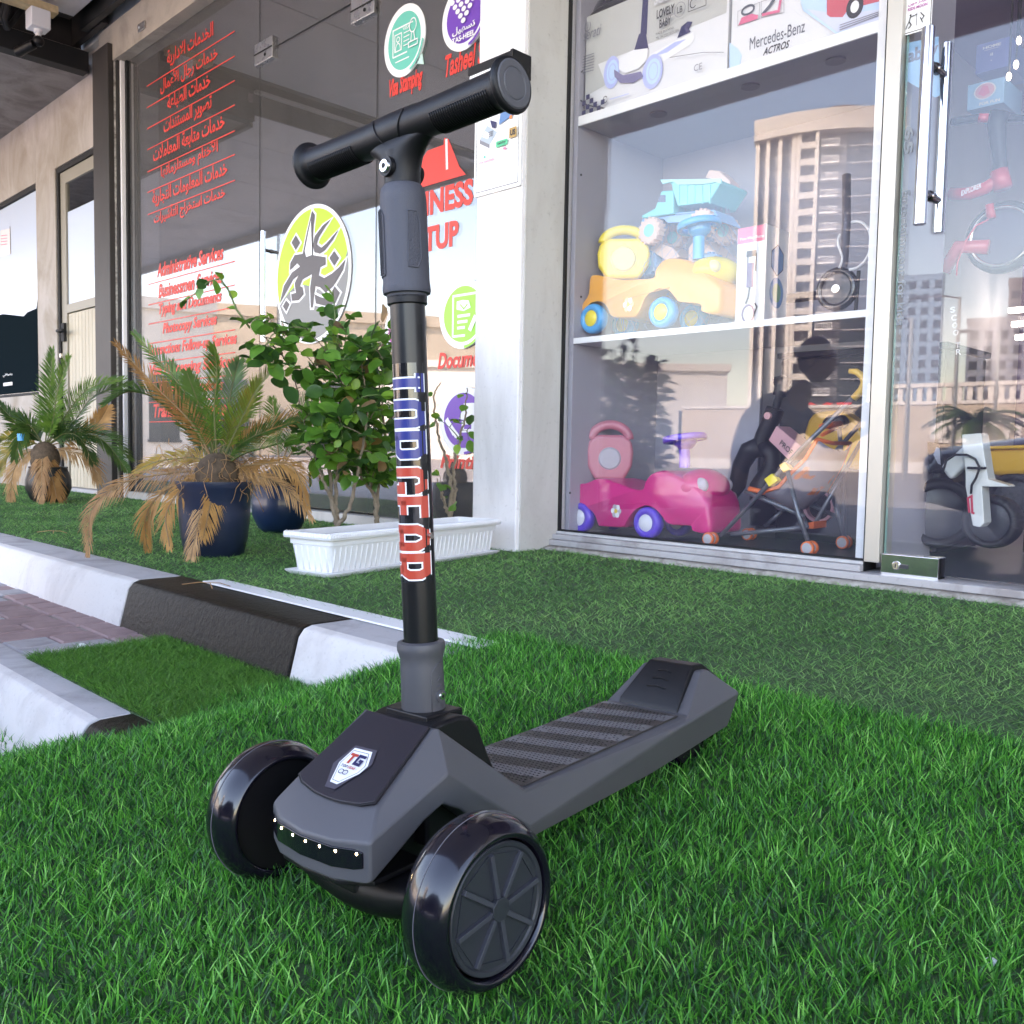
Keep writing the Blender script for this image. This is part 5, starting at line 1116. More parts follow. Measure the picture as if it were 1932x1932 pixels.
# --- toy tipper trucks in a net, one on the other
def truck(name,label,mp,y0,zf,P,cols,group='toy tipper trucks'):
    cab,bed,chs,wheels=P; Mc,Mb_,Mch,Mwh,Mhb=cols; X=[XZ(*mp(*q_),y0) for q_ in chs]; cx=sum(p[0] for p in X)/len(X); yw=.15
    o=thing(name,label,'toy truck',(cx,y0+yw/2,zf),group); T_=lambda Q:[(XZ(*mp(*q_),y0)[0]-cx,XZ(*mp(*q_),y0)[1]-zf) for q_ in Q]
    b=MB(); b.prism(T_(chs),-yw*.4,yw*.4,'y'); b.build('chassis',Mch,o,bevel=.004)
    b=MB(); b.prism(T_(cab),-yw/2,yw/2,'y'); c_=b.build('cab',Mc,o,bevel=.006)
    b=MB(); b.prism(T_(bed),-yw*.55,yw*.55,'y'); bb=b.build('tipper_bed',Mb_,o,bevel=.005)
    if len(cab)>4:
        w_=T_(P[3][0][3]) if False else None
    for (x,y,r) in wheels:
        p=T_([(x,y)])[0]; rr=abs(T_([(x,y-r)])[0][1]-p[1])
        for sg in (-1,1):
            b=MB(); yy=sg*(yw*.46); w=.036; b.lathe([(rr*.5,-w/2),(rr*.92,-w/2),(rr,-w/3),(rr,w/3),(rr*.92,w/2),(rr*.5,w/2)],'y',30,closed=True,c=(p[0],yy,p[1]))
            for k in range(16):
                a=2*pi*k/16; b.box(p[0]+rr*.97*cos(a)-.004,p[0]+rr*.97*cos(a)+.004,yy-w/2,yy+w/2,p[1]+rr*.97*sin(a)-.004,p[1]+rr*.97*sin(a)+.004)
            wh=b.build('wheel',Mwh,o,smooth=True); b=MB(); b.lathe([(0,-w/2-.003),(rr*.5,-w/2),(rr*.5,w/2),(0,w/2+.003)],'y',20,c=(p[0],yy,p[1])); b.build('hub',Mhb,wh,smooth=True)
    return o,T_,yw
Mtl=mat('mint_plastic',(.16,.62,.66),.35,coat=.2); Mbl=mat('sky_plastic',(.20,.42,.75),.35,coat=.2); Mpc=mat('peach_plastic',(.72,.52,.44),.45); 
o,T_,yw=truck('toy_truck','mint and sky blue toy tipper truck, upper of the two in a net',r3,2.60,XZ(*r3(770,1905),2.6)[1],
 ([(690,1680),(800,1620),(850,1485),(945,1480),(945,1665),(700,1700)],[(865,1400),(1310,1400),(1330,1420),(1230,1580),(985,1610),(945,1480),(940,1440)],[(655,1800),(680,1700),(860,1655),(1240,1625),(1305,1720),(1290,1720),(1200,1650),(1120,1660),(1100,1720),(880,1730),(850,1700),(760,1690),(700,1730)],[(770,1800,100),(1170,1740,105)]),(Mtl,Mtl,Mbl,Mpc,Mtl))
b=MB(); q=T_([(820,1575),(885,1575),(885,1520),(845,1520)]); b.prism(q,-yw/2-.002,yw/2+.002,'y'); b.build('cab_window',mat('window_slate',(.12,.16,.25),.4),o,bevel=.001)
b=MB()
for k in range(5):
    q=T_([(1000+k*60,1590),(1006+k*60,1590),(1006+k*60,1440),(1000+k*60,1440)]); b.prism(q,-yw*.55-.003,-yw*.55+.002,'y')
b.build('bed_ribs',Mtl,o)
b=MB(); q=T_([(860,1405),(1335,1400),(1335,1440),(1290,1425),(1200,1440),(1000,1445),(960,1420),(880,1440)]); b.prism(q,-yw*.55-.006,-yw*.55,'y'); b.build('bed_lip',mat('mint_pale',(.35,.75,.75),.35),o)
truck('toy_truck','peach toy truck with sky blue wheels, lower of the two in a net',r5,2.66,ZS1,
 ([(800,330),(850,260),(960,350),(980,430),(800,430)],[(520,250),(720,330),(760,380),(700,420),(560,330)],[(560,400),(980,420),(990,470),(540,450)],[(570,420,68),(930,430,70)]),(Mpc,Mpc,Mpc,Mbl,mat('mint_plastic',(.16,.62,.66))))
# net bag round the trucks
nb_=thing('net_bag','loose grey blue net bag pulled round the toy trucks','net bag',(-1.72,2.72,ZS1))
b=MB(); c0=Vector(((XZ(*r3(1040,1650),2.7)[0]),2.70,1.12)); 
def net(t,a): 
    z=ZS1+.01+t*.42; r=.23*(1-.25*t-.5*max(0,t-.75))*(.8+.4*sin(pi*min(1,t+.15))); return Vector((c0.x+r*1.0*cos(a)+.05*t,2.70+r*.62*sin(a),z))
for k in range(26):
    for sg in (-1,1):
        pts=[]
        for i in range(15): t=i/14; pts.append(net(t,2*pi*k/26+sg*t*1.6)+Vector((0,0,.006*sin(k*3.1+i))))
        b.tube(pts,.0008,3)
b.v=[(p[0]+1.72,p[1]-2.72,p[2]-ZS1) for p in b.v]; b.build('netting',mat('net_fibre',(.28,.33,.48),.6),nb_)
b=MB(); q=[XZ(*r3(*p_),2.72) for p_ in ((1225,1400),(1260,1335),(1340,1345),(1420,1420),(1440,1500),(1340,1440))]; b.prism([(p[0]+1.72,p[1]-ZS1) for p in q],-.03,.03,'y'); b.build('sand_scoop',Mpc,nb_,bevel=.006)
# --- printed boxes
def pbox(name,label,x0,x1,y0,y1,z0,z1,m,cat='box',bev=.0015):
    o=thing(name,label,cat,((x0+x1)/2,(y0+y1)/2,z0)); bxp('carton',x0,x1,y0,y1,z0,z1,m,o,bev); lo=o.location
    A=Art(lambda a,c,l:(a-lo.x,y0-.0004-l-lo.y,c-lo.z),.0004); return o,A
xb0=-2.120; xb1=XZ(*r3(1366,400),2.45)[0]; ztop=XZ(*r3(165,180),2.45)[1]
def at3(P,y=2.45): return [XZ(*r3(x,y_),y) for x,y_ in P]
ztop=at3([(165,180)])[0][1]; bo,A=pbox('scooter_box','long white and grey scooter carton, left on the top shelf',xb0,xb1,2.45,2.60,ZS2+.001,ztop,mat('carton_white',(.74,.74,.76),.4))
zb_=ZS2+.002; 
Mcg=mat('carton_grey',(.50,.50,.48),.4)
A.poly([(xb0,zb_),at3([(470,870)])[0],at3([(250,760)])[0],at3([(420,660)])[0],at3([(360,500)])[0],at3([(1360,100)])[0],(xb1,ztop),(xb0,ztop)],Mcg)
# drawn scooter
A.poly(at3([(690,270),(740,270),(755,-60),(712,-60)]),Mnavy); A.poly(at3([(640,400),(680,265),(735,265),(755,385)]),Mnavy)
A.poly(at3([(760,430),(960,320),(1100,250),(1115,300),(1080,350),(870,480),(780,480)]),Mpaper); A.poly(at3([(790,440),(960,330),(1050,305),(900,410)]),Mlav); A.poly(at3([(980,300),(1010,210),(1060,170),(1100,172),(1070,230),(1085,250)]),Mnavy)
for (cx_,cy_,rx_,ry_) in ((470,565,62,125),(790,560,78,132)):
    q=at3([(cx_-rx_,cy_),(cx_+rx_,cy_),(cx_,cy_-ry_),(cx_,cy_+ry_)]); X0=(q[0][0]+q[1][0])/2; Z0=(q[2][1]+q[3][1])/2; RX=(q[1][0]-q[0][0])/2; RZ=(q[2][1]-q[3][1])/2
    A.ell(X0,Z0,RX,RZ,Mlav,28); A.ell(X0+.003,Z0,RX*.72,RZ*.75,Mlilac,24); A.arc(X0+.003,Z0,RX*.45,RZ*.5,0,2*pi,.003,Mlav)
A.poly(at3([(490,545),(560,590),(700,560),(720,600),(640,650),(540,650),(495,600)]),mat('print_mauve',(.20,.18,.32),.4))
A.poly(at3([(530,460),(640,395),(755,380),(750,470),(680,540),(580,575),(530,545)]),Mpaper)
t0,t1=at3([(180,355),(392,262)]); A.text('Maserati',t0[0],t0[1],t1[0],t0[1]+.036,Minkg,shear=.35); 
tx_=at3([(288,235)])[0]
A.line([(tx_[0],tx_[1]-.024),(tx_[0],tx_[1]+.026)],.0035,Minkg)
for sg in (-1,1): A.line([(tx_[0],tx_[1]-.006),(tx_[0]+sg*.010,tx_[1]-.002),(tx_[0]+sg*.013,tx_[1]+.010),(tx_[0]+sg*.010,tx_[1]+.022)],.0028,Minkg)
for k in range(7): q=at3([(195,470+k*20),(340,420+k*22)]); A.line(q,.0028,Minkg)
q=at3([(830,155),(970,60),(970,110)]); A.text('LOVELY',q[0][0],q[0][1]-.002,q[1][0],q[0][1]+.026,Mink,bold=.03); A.text('BABY',q[0][0]+.012,q[0][1]-.034,q[1][0]-.012,q[0][1]-.008,Mink,bold=.03)
A.text('MADE IN CHINA',q[0][0],q[0][1]-.052,q[1][0],q[0][1]-.044,Mink); A.text('TEL: 04-2250100 DUBAI',q[0][0],q[0][1]-.066,q[1][0]+.02,q[0][1]-.058,Mink)
q=at3([(1013,85)])[0]; A.arc(q[0],q[1],.020,.022,0,2*pi,.0018,Minkg); A.text('LB',q[0]-.010,q[1]-.010,q[0]+.010,q[1]+.010,Mink,bold=.01)
q=at3([(812,50),(985,-20)]); A.text('SCOOTER',q[0][0],q[0][1]-.003,q[1][0]+.06,q[0][1]+.030,mat('print_silver',(.6,.6,.62),.4),bold=.04,shear=.2)
q=at3([(1080,105),(1220,0)]); A.line([(q[0][0],q[0][1]),(q[1][0],q[0][1]),(q[1][0],q[0][1]+.042),(q[0][0],q[0][1]+.042)],.002,Mink,close=True); A.arc(q[0][0]+.018,q[0][1]+.020,.011,.013,.6,5.6,.003,Mink)
q=at3([(1125,570),(1190,500)]); A.text('CE',q[0][0],q[0][1],q[1][0],q[0][1]+.020,Minkg)
q=at3([(435,785)])[0]; A.arc(q[0],q[1],.009,.010,.5,5.7,.003,Mink); q=at3([(470,785),(620,740)]); A.line([q[0],q[1]],.0025,Mlav); A.line(at3([(940,460),(1200,420),(1360,420)]),.0014,Mink)
# checkered band bottom left
qa=at3([(150,650),(200,760),(300,830),(470,862)]); A.line([(xb0,qa[0][1]+.02)]+qa,.004,Mink)
c0_=at3([(150,960)])[0]
for i in range(6):
    for j in range(4):
        X0=xb0+.001+i*.0165; Z0=zb_+.001+j*.0165
        if (X0-xb0)*.62+(Z0-zb_)>.072: continue
        if (i+j)%2==0: A.rect(X0,Z0,X0+.0165,Z0+.0165,Mnavy); A.k-=1
A.k+=1; A.build('print',bo)
xt0=XZ(*r3(1382,400),2.452)[0]+.004; xt1=-1.090
bt_,A=pbox('truck_box','white toy truck carton right of the scooter carton on the top shelf',xt0,xt1,2.452,2.62,ZS2+.001,ZS2+.42,mat('carton_white',(.74,.74,.76),.4))
at3b=lambda P:[XZ(*r3(x,y_),2.452) for x,y_ in P]; at4=lambda P:[XZ((1900+x*.34161)/1.325,(y_*.34161)/1.325,2.452) for x,y_ in P]
A.poly(at3b([(1383,570),(1383,330),(1450,380),(1480,430),(1470,490),(1440,545)]),Mlilac)
q=at3b([(1540,390),(1900,280)]); q2=at4([(0,320),(330,200)]); A.text('Mercedes-Benz',q[0][0],q[0][1]-.001,q2[1][0],q[0][1]+.034,mat('print_slate',(.10,.11,.14),.4)); A.text('ACTROS',q[0][0]+.045,q[0][1]-.030,q2[1][0]-.045,q[0][1]-.009,Mink,bold=.02,shear=.35)
for P in ([(1450,90),(1620,20),(1615,150),(1450,205)],[(1632,15),(1810,-40),(1810,100),(1632,140)]): A.line(at3b(P),.0012,Minkg,close=True)
A.poly(at3b([(1455,200),(1480,140),(1560,110),(1610,120),(1605,150)]),Mpinkp); q=at3b([(1530,80)])[0]; A.arc(q[0],q[1],.020,.012,0,2*pi,.006,mat('print_slate',(.1,.1,.14)))
A.line(at3b([(1640,120),(1700,50),(1760,-40)]),.010,mat('print_slate',(.1,.1,.14))); A.line(at3b([(1640,120),(1770,90),(1790,-20)]),.008,Mpinkp)
A.poly(at4([(300,0),(320,80),(570,258),(960,140),(990,-60),(300,-60)]),Mlilac); A.poly(at4([(345,70),(570,240),(960,130),(960,60),(600,110)]),mat('print_road',(.62,.66,.82),.4))
A.poly(at4([(495,-60),(495,110),(520,130),(610,130),(640,90),(700,60),(980,-10),(980,-60)]),mat('print_red',(.62,.10,.13),.4)); q=at4([(700,55)])[0]; A.ell(q[0],q[1],.024,.030,Mink,26); A.ell(q[0],q[1],.012,.016,Mpaper,20)
for k in range(3): A.line(at4([(590,190+18*k),(930-20*k,75+20*k)]),.0022,Minkg)
A.build('print',bt_)
hm=thing('helmet','black helmet lying on the scooter carton at the top of the window','helmet',(at3([(420,60)])[0][0],2.55,ztop+.001))
b=MB(); M_=Matrix.Translation((0,0,.0)); R_=[]
for i in range(9): t=i/8*pi/2; R_.append([(.13*cos(t)*cos(a),.095*cos(t)*sin(a),.11*sin(t)+.001) for a in [2*pi*k/28 for k in range(28)]])
b.loft(R_); b.build('shell',Mgloss,hm,smooth='all'); b=MB(); b.tube([(.13*cos(a),.095*sin(a),.012) for a in [2*pi*k/28 for k in range(29)]],.008,8); b.build('rim',Mblack,hm,smooth='all')
# pump box
px0,px1=XZ(*r5(1088,400),2.56)[0],XZ(*r5(1258,400),2.56)[0]; pz1=XZ(*r5(1105,215),2.56)[1]
pbx,A=pbox('pump_box','upright white carton with pink band showing a hand pump on the middle shelf',px0,px1,2.56,2.70,ZS1+.001,pz1,mat('carton_white',(.74,.74,.76),.4))
hp_=pz1-ZS1; wp_=px1-px0; L=lambda a,c:(px0+wp_*a,ZS1+.001+hp_*c)
A.rect(*L(.02,.84),*L(.98,.995),Mpinkp); A.text('Two-Way Pump',*L(.08,.865),*L(.92,.90),Mpaper,bold=.02); A.line([L(.40,.55),L(.40,.72),L(.68,.72),L(.68,.55)],.004,Mink); A.rect(*L(.38,.40),*L(.62,.64),mat('print_plum',(.12,.08,.18),.4)); A.rect(*L(.35,.70),*L(.68,.76),Mink)
A.line([L(.50,.40),L(.46,.30),L(.38,.24)],.006,Mink); A.arc(*L(.48,.14),wp_*.20,hp_*.085,0,2*pi,.006,mat('print_plum',(.12,.08,.18))); A.line([L(.70,.24),L(.78,.20),L(.66,.10)],.004,Mink); A.build('print',pbx)
A=Art(lambda a,c,l:(px1+.0004+l-pbx.location.x,a-pbx.location.y,c-pbx.location.z),.0004)
hx_=[(2.63+.042*cos(pi/6+k*pi/3),ZS1+hp_*.68+.048*sin(pi/6+k*pi/3)) for k in range(6)]; A.poly(hx_,mat('print_steel_blue',(.10,.25,.48),.4)); A.line(hx_,.003,Mnavy,close=True); A.ell(2.63,ZS1+hp_*.36,.042,.048,mat('print_steel_blue',(.10,.25,.48)),24); A.ell(2.63,ZS1+hp_*.36,.026,.030,mat('print_leaf',(.15,.35,.20),.4),20); A.build('side_print',pbx)
# folded scooter lying on the shelf
fs_=thing('folded_scooter','folded black scooter lying on the middle shelf behind the carton','scooter',(-1.35,2.75,ZS1))
fl=fs_.location; q=lambda x,y,yy: Vector((XZ(*r5(x,y),yy)[0]-fl.x,yy-fl.y,XZ(*r5(x,y),yy)[1]-fl.z))
b=MB(); b.tube([q(960,735,2.52),q(985,670,2.55),(q(1060,650,2.62)),(q(1180,680,2.68)),(q(1290,640,2.72)),(q(1640,600,2.78))],[.018,.03,.03,.028,.024,.02],12,flat=.7); b.build('deck',Mblack,fs_,smooth='all')
p=q(1680,572,2.62); b=MB(); b.lathe([(.045,-.012),(.060,-.012),(.064,-.004),(.064,.004),(.060,.012),(.045,.012)],'y',36,closed=True,c=p); wh_=b.build('wheel',Mgloss,fs_,smooth='all')
b=MB(); b.lathe([(0,-.006),(.046,-.004),(.046,.004),(0,.006)],'y',30,c=p); b.build('rim',mat('rim_dark',(.05,.05,.06),.3),wh_,smooth=True); b=MB(); b.lathe([(0,-.013),(.012,-.012),(.012,.012),(0,.013)],'y',16,c=p); b.build('hub',Mscrew,wh_,smooth=True)
b=MB(); b.tube([q(1680,560,2.66),q(1720,420,2.70),q(1735,180,2.72),q(1735,-100,2.74)],.013,12); b.build('pole',mat('pole_satin',(.20,.19,.22),.3,metal=.6),fs_,smooth='all')
hoop=thing('silver_hoop','thin silver hoop standing on the middle shelf near the right post','ring',(XZ(*r5(1775,315),2.6)[0],2.6,ZS1))
hc_=XZ(*r5(1775,315),2.6); b=MB(); b.tube([(.052*cos(t),0,hc_[1]-ZS1+.068*sin(t)) for t in [radians(-100)+i*radians(200)/20 for i in range(21)]],.0045,8); b.build('hoop_arc',Mwpl,hoop,smooth='all'); b=MB(); b.tube([(-.040+.008*sin(t),0,hc_[1]-ZS1-.06+.10*t/6) for t in range(7)],.0035,8); b.build('strap',Mwpl,hoop,smooth='all'); b=MB(); b.tube([(0,.03,0),(0.01,.02,hc_[1]-ZS1-.07)],.006,8); b.build('stand',Mblack,hoop)
# --- stroller
so_=thing('doll_stroller','grey framed doll stroller with orange trim and yellow hook handle','stroller',(-1.35,2.6,.168)); fl=so_.location
q=lambda x,y,yy: Vector((XZ(*rs(x,y),yy)[0]-fl.x,yy-fl.y,XZ(*rs(x,y),yy)[1]-fl.z))
Mfr=mat('stroller_tube',(.16,.17,.19),.35,metal=.5); Morg=mat('orange_trim',(.85,.16,.03),.45); Myel=mat('yellow_trim',(.85,.50,.08),.4)
ya,yb=2.48,2.74
tubes=[((630,1680,ya),(1260,1000,ya),(1660,605,ya)),((1145,1160,ya-.004),(1240,1530,ya-.004),(1310,1725,ya-.004)),((1550,820,yb),(1585,1200,yb),(1590,1690,yb)),((1720,950,yb),(1350,1610,ya+.1)),((820,1335,ya+.01),(1280,1530,ya+.015)),((715,1672,ya+.01),(1300,1612,ya+.02)),((970,1610,yb),(1110,1485,yb)),((1310,1430,yb-.05),(1530,1530,yb)),((1480,1300,yb),(1600,1700,yb)),((1110,1485,yb),(1760,760,yb+.06)),((1265,1520,ya+.2),(1300,1612,ya+.02))]
for t in tubes:
    b=MB(); b.tube([q(*p_) for p_ in t],.0068,10); b.build('frame_tube',Mfr,so_,smooth='all')
for p_,yy in (((550,1703),ya),((850,1702),yb),((1322,1783),ya-.0),((1590,1778),yb)):
    c_=q(*p_,yy); c_.z=max(c_.z,.0205)
    for dy in (-.013,.013):
        b=MB(); b.lathe([(.012,-.006),(.0185,-.0065),(.0205,-.003),(.0205,.003),(.0185,.0065),(.012,.006)],'y',28,closed=True,c=(c_.x,c_.y+dy,c_.z)); w_=b.build('wheel',Morg,so_,smooth='all')
        b=MB(); b.lathe([(0,-.0075),(.005,-.0072),(.016,-.0062),(.0165,.006),(0,.0065)],'y',24,c=(c_.x,c_.y+dy,c_.z)); b.build('hub',mat('hub_grey',(.42,.42,.45),.4),w_,smooth=True)
# sling seat between near and far rail
Msl=bpy.data.materials.new('mesh_fabric'); Msl.use_nodes=True; nn=Msl.node_tree.nodes; bb_=nn['Principled BSDF']; bb_.inputs['Base Color'].default_value=(.36,.33,.40,1); bb_.inputs['Roughness'].default_value=.6
tn=nn.new('ShaderNodeTexNoise'); tn.inputs['Scale'].default_value=14; tn.inputs['Detail'].default_value=2; rr_=nn.new('ShaderNodeValToRGB'); rr_.color_ramp.elements[0].position=.60; rr_.color_ramp.elements[0].color=(.36,.33,.40,1); rr_.color_ramp.elements[1].position=.64; rr_.color_ramp.elements[1].color=(.85,.22,.05,1)
tc_=nn.new('ShaderNodeTexCoord'); Msl.node_tree.links.new(tc_.outputs['Object'],tn.inputs[0]); Msl.node_tree.links.new(tn.outputs[0],rr_.inputs[0]); Msl.node_tree.links.new(rr_.outputs[0],bb_.inputs['Base Color'])
near=[(1380,930),(1290,1080),(1160,1210),(1080,1300),(960,1340)]; far=[(1640,960),(1570,1130),(1450,1340),(1300,1450),(1080,1440)]
b=MB(); G_=[]
for i in range(5):
    a=q(*near[i],ya+.01); c=q(*far[i],yb-.01); row=[]
    for k in range(9): t=k/8; p=a.lerp(c,t); p.z-=.03*sin(pi*t); p.x+=.02*sin(pi*t); row.append(p)
    G_.append(row)
b.loft(G_,cap=False,close=False); sl2=b.build('sling_seat',Msl,so_,smooth='all',fix=False); mo=sl2.modifiers.new('s','SOLIDIFY'); mo.thickness=.003
b=MB(); b.tube([q(*p_,ya+.008) for p_ in near],.006,8); b.tube([q(*p_,yb-.01) for p_ in far[:3]],.006,8); b.tube([q(*near[0],ya+.01),q(1500,960,ya+.1),q(*far[0],yb-.01)],.006,8); b.tube([q(850,1315,ya+.01),q(960,1340,ya+.01),q(1060,1330,ya+.1)],.008,8); b.build('orange_binding',Morg,so_,smooth='all')
b=MB(); b.tube([q(1415,830,ya+.05),q(1560,805,yb-.02)],.009,8); b.tube([q(1420,895,ya+.03),q(1530,840,yb-.03)],.006,8); b.build('top_crossbar',Morg,so_,smooth='all')
b=MB(); a=q(1290,1600,ya+.08); c=q(1570,1580,yb); b.prism([(a.x,a.z-.010),(c.x,c.z-.010),(c.x,c.z+.012),(a.x,a.z+.006)],a.y-.004,c.y-.1,'y'); b.build('footrest',Morg,so_,bevel=.002)
b=MB(); b.tube([q(1632,398,ya),q(1685,402,ya),q(1735,440,ya),q(1752,490,ya),q(1725,550,ya),q(1665,612,ya)],[.007,.009,.010,.011,.011,.010],10); b.build('hook_handle',Myel,so_,smooth='all')
for P,mm_ in ((((980,1240),(1020,1300),(1090,1250),(1040,1195)),Mye),(((1095,1130),(1130,1190),(1185,1160),(1140,1105)),Myel)):
    A_=[q(*p_,ya-.006) for p_ in P]; b=MB(); b.prism([(v.x,v.z) for v in A_],ya-.018-fl.y,ya+.008-fl.y,'y'); b.build('clamp',mm_,so_,bevel=.002)
# --- black e-scooter leaning behind, with pink box
es=thing('standing_scooter','matt black scooter standing in the cabinet behind the doll stroller','scooter',(-1.6,2.82,.168)); fl=es.location; yy=2.80
q=lambda x,y,y_=yy: Vector((XZ(*rs(x,y),y_)[0]-fl.x,y_-fl.y,XZ(*rs(x,y),y_)[1]-fl.z))
b=MB(); b.tube([q(1105,500),q(1085,590)],.022,14); b.tube([q(1085,590),q(1055,695)],.013,12); b.tube([q(1055,690),q(1030,760),q(960,900),q(935,1000)],[.030,.030,.027,.030],16); b.build('pole',Mblack,es,smooth=True)
b=MB(); b.tube([q(1060,490),q(1110,475),q(1150,500)],.020,10); b.build('clamp',Mblack,es,smooth='all')
b=MB(); b.tube([q(950,980),(q(850,1020)),(q(790,1130)),q(760,1280),q(690,1370)],[.035,.035,.03,.03,.03],12); b.tube([q(950,980),q(1030,1050),q(1030,1130),q(960,1290),q(960,1600)],[.03,.03,.028,.045,.045],12); b.build('fork',Mblack,es,smooth='all')
for x,y,r in ((990,745,.012),(707,1378,.018)): c=q(x,y,yy-.04); b=MB(); b.cyl(c,c+Vector((0,.012,0)),r,seg=20); b.build('pink_cap',mat('cap_pink',(.62,.32,.33),.4),es)
b=MB(); c=q(600,1440,2.72); b.lathe([(.03,-.018),(.055,-.018),(.06,0),(.055,.018),(.03,.018)],'y',30,closed=True,c=c); b.build('wheel',Mgloss,es,smooth='all')
b=MB(); c=q(1400,1450,2.9); b.lathe([(.045,-.012),(.055,-.012),(.055,.012),(.045,.012)],'y',30,closed=True,c=c); b.build('wheel_ring',mat('cap_pink',(.62,.32,.33)),es,smooth=True)
pbk=thing('pink_box','tilted pink carton lettered PROF behind the stroller','box',(q(1120,960).x+fl.x,2.74,q(1120,960).z+fl.z)); fl=pbk.location
P=[XZ(*rs(*p_),2.70) for p_ in ((1000,935),(1062,822),(1262,985),(1160,1095))]; b=MB(); b.prism([(p[0]-fl.x,p[1]-fl.z) for p in P],2.70-fl.y,2.79-fl.y,'y'); b.build('carton',mat('carton_pink',(.60,.30,.33),.4),pbk,bevel=.003)
e1=Vector((P[3][0]-P[0][0],P[3][1]-P[0][1])); e2=Vector((P[1][0]-P[0][0],P[1][1]-P[0][1])); A=Art(lambda a,c,l:(P[0][0]+e1.x*a+e2.x*c-fl.x,2.6995-l-fl.y,P[0][1]+e1.y*a+e2.y*c-fl.z),.0004); A.text('PROF',.42,.30,.98,.62,Mink,bold=.02); A.build('print',pbk)
yt=thing('yellow_tub','yellow curved plastic toy seat behind the stroller','toy',(-1.3,3.0,.168)); fl=yt.location
P=[XZ(*rs(*p_),2.95) for p_ in ((1275,960),(1270,880),(1300,780),(1340,720),(1440,705),(1560,700),(1640,760),(1700,800),(1760,900),(1760,1100),(1700,1180),(1400,1100))]; b=MB(); b.prism([(p[0]-fl.x,p[1]-fl.z) for p in P],-.05,.12,'y'); b.build('shell',mat('amber_plastic',(.72,.38,.02),.35,coat=.3),yt,bevel=.02,bseg=3)
P=[XZ(*rs(*p_),2.90) for p_ in ((1400,800),(1450,740),(1560,735),(1600,790),(1560,840),(1440,850))]; b=MB(); b.prism([(p[0]-fl.x,p[1]-fl.z) for p in P],-.10,-.05,'y'); b.build('seat_pad',Mblack,yt,bevel=.012)
bkx=thing('backdrop_crate','black crate raised as a dark backdrop at the right of the cabinet floor','crate',(-1.25,3.2,.15)); bxp('body',-1.66,-1.09,3.02,3.4,.15,.80,mat('backdrop_black',(.012,.012,.014),.5),bkx,.01); bxp('rim',-1.67,-1.08,3.01,3.41,.80,.82,Mdgrey,bkx,.003)  # stored black stuff, built up as a dark backdrop to the reflections
# --- through the door
def slabt(o,name,mp,P,y0,y1,m,bev=.004,par=None):
    fl=o.location; Q=[XZ(*mp(*p_),y0) for p_ in P]; b=MB(); b.prism([(p[0]-fl.x,p[1]-fl.z) for p in Q],y0-fl.y,y1-fl.y,'y'); return b.build(name,m,par or o,bevel=bev)
wf=thing('white_scooter','white scooter fork with black cable and red stripe inside the door','scooter',(-.3,2.8,.15)); Mws=mat('white_gloss_frame',(.68,.70,.68),.25,coat=.5)
slabt(wf,'fork',rd,[(1115,790),(1250,780),(1285,1020),(1300,1100),(1430,1138),(1442,1152),(1255,1150),(1272,1400),(1240,1432),(1190,1420),(1140,1150),(1140,1050),(1118,860)],2.68,2.74,Mws,.012); slabt(wf,'frame_arm',rd,[(1140,850),(960,1010),(1030,1110),(1145,1005)],2.70,2.74,Mws,.012)
fl=wf.location; q=lambda x,y,y_=2.665: Vector((XZ(*rd(x,y),y_)[0]-fl.x,y_-fl.y,XZ(*rd(x,y),y_)[1]-fl.z))
b=MB(); b.tube([q(985,1050),q(1010,970),q(1070,930),q(1150,930),q(1210,960),q(1240,1020),(q(1215,1090)),q(1185,1140),q(1180,1200)],.0035,8); b.build('cable',Mblack,wf,smooth='all')
b=MB(); b.tube([q(1155,1020),q(1285,1022)],.004,6); b.build('collar_line',Mdark,wf); 
A=Art(lambda a,c,l:(a-fl.x,2.679-l-fl.y,c-fl.z),.0004); A.line([XZ(*rd(*p_),2.68) for p_ in ((1170,1330),(1160,1230),(1185,1215),(1190,1330),(1205,1335))],.006,mat('decal_red',(.62,.03,.08),.4)); A.build('stripe',wf)
def tyre(o,name,mp,x,y,r,y0,w,asp=1,m=None,hub=True,rx=0):
    fl=o.location; c=XZ(*mp(x,y),y0); r_=abs(XZ(*mp(x,y-r),y0)[1]-c[1]); b=MB(); M_=Matrix.Translation((c[0]-fl.x,y0-fl.y,max(c[1]-fl.z,r_)))@Matrix.Rotation(rx,4,'Z')
    b.lathe([(r_*.72,-w*.4),(r_*.86,-w/2),(r_*.96,-w*.4),(r_,-w*.15),(r_,w*.15),(r_*.96,w*.4),(r_*.86,w/2),(r_*.72,w*.4)],'y',48,closed=True,M=M_); t=b.build(name,m or mat('tyre_rubber',(.012,.012,.013),.6,bump=.3,bscale=150),o,smooth='all')
    b=MB(); b.lathe([(0,-w*.30),(r_*.3,-w*.34),(r_*.73,-w*.25),(r_*.73,w*.25),(0,w*.3)],'y',40,M=M_); b.build('rim',mat('rim_grey_dark',(.045,.047,.055),.35),t,smooth=True,angle=25); return t
tyre(wf,'wheel',rd,1330,1390,185,2.80,.09)
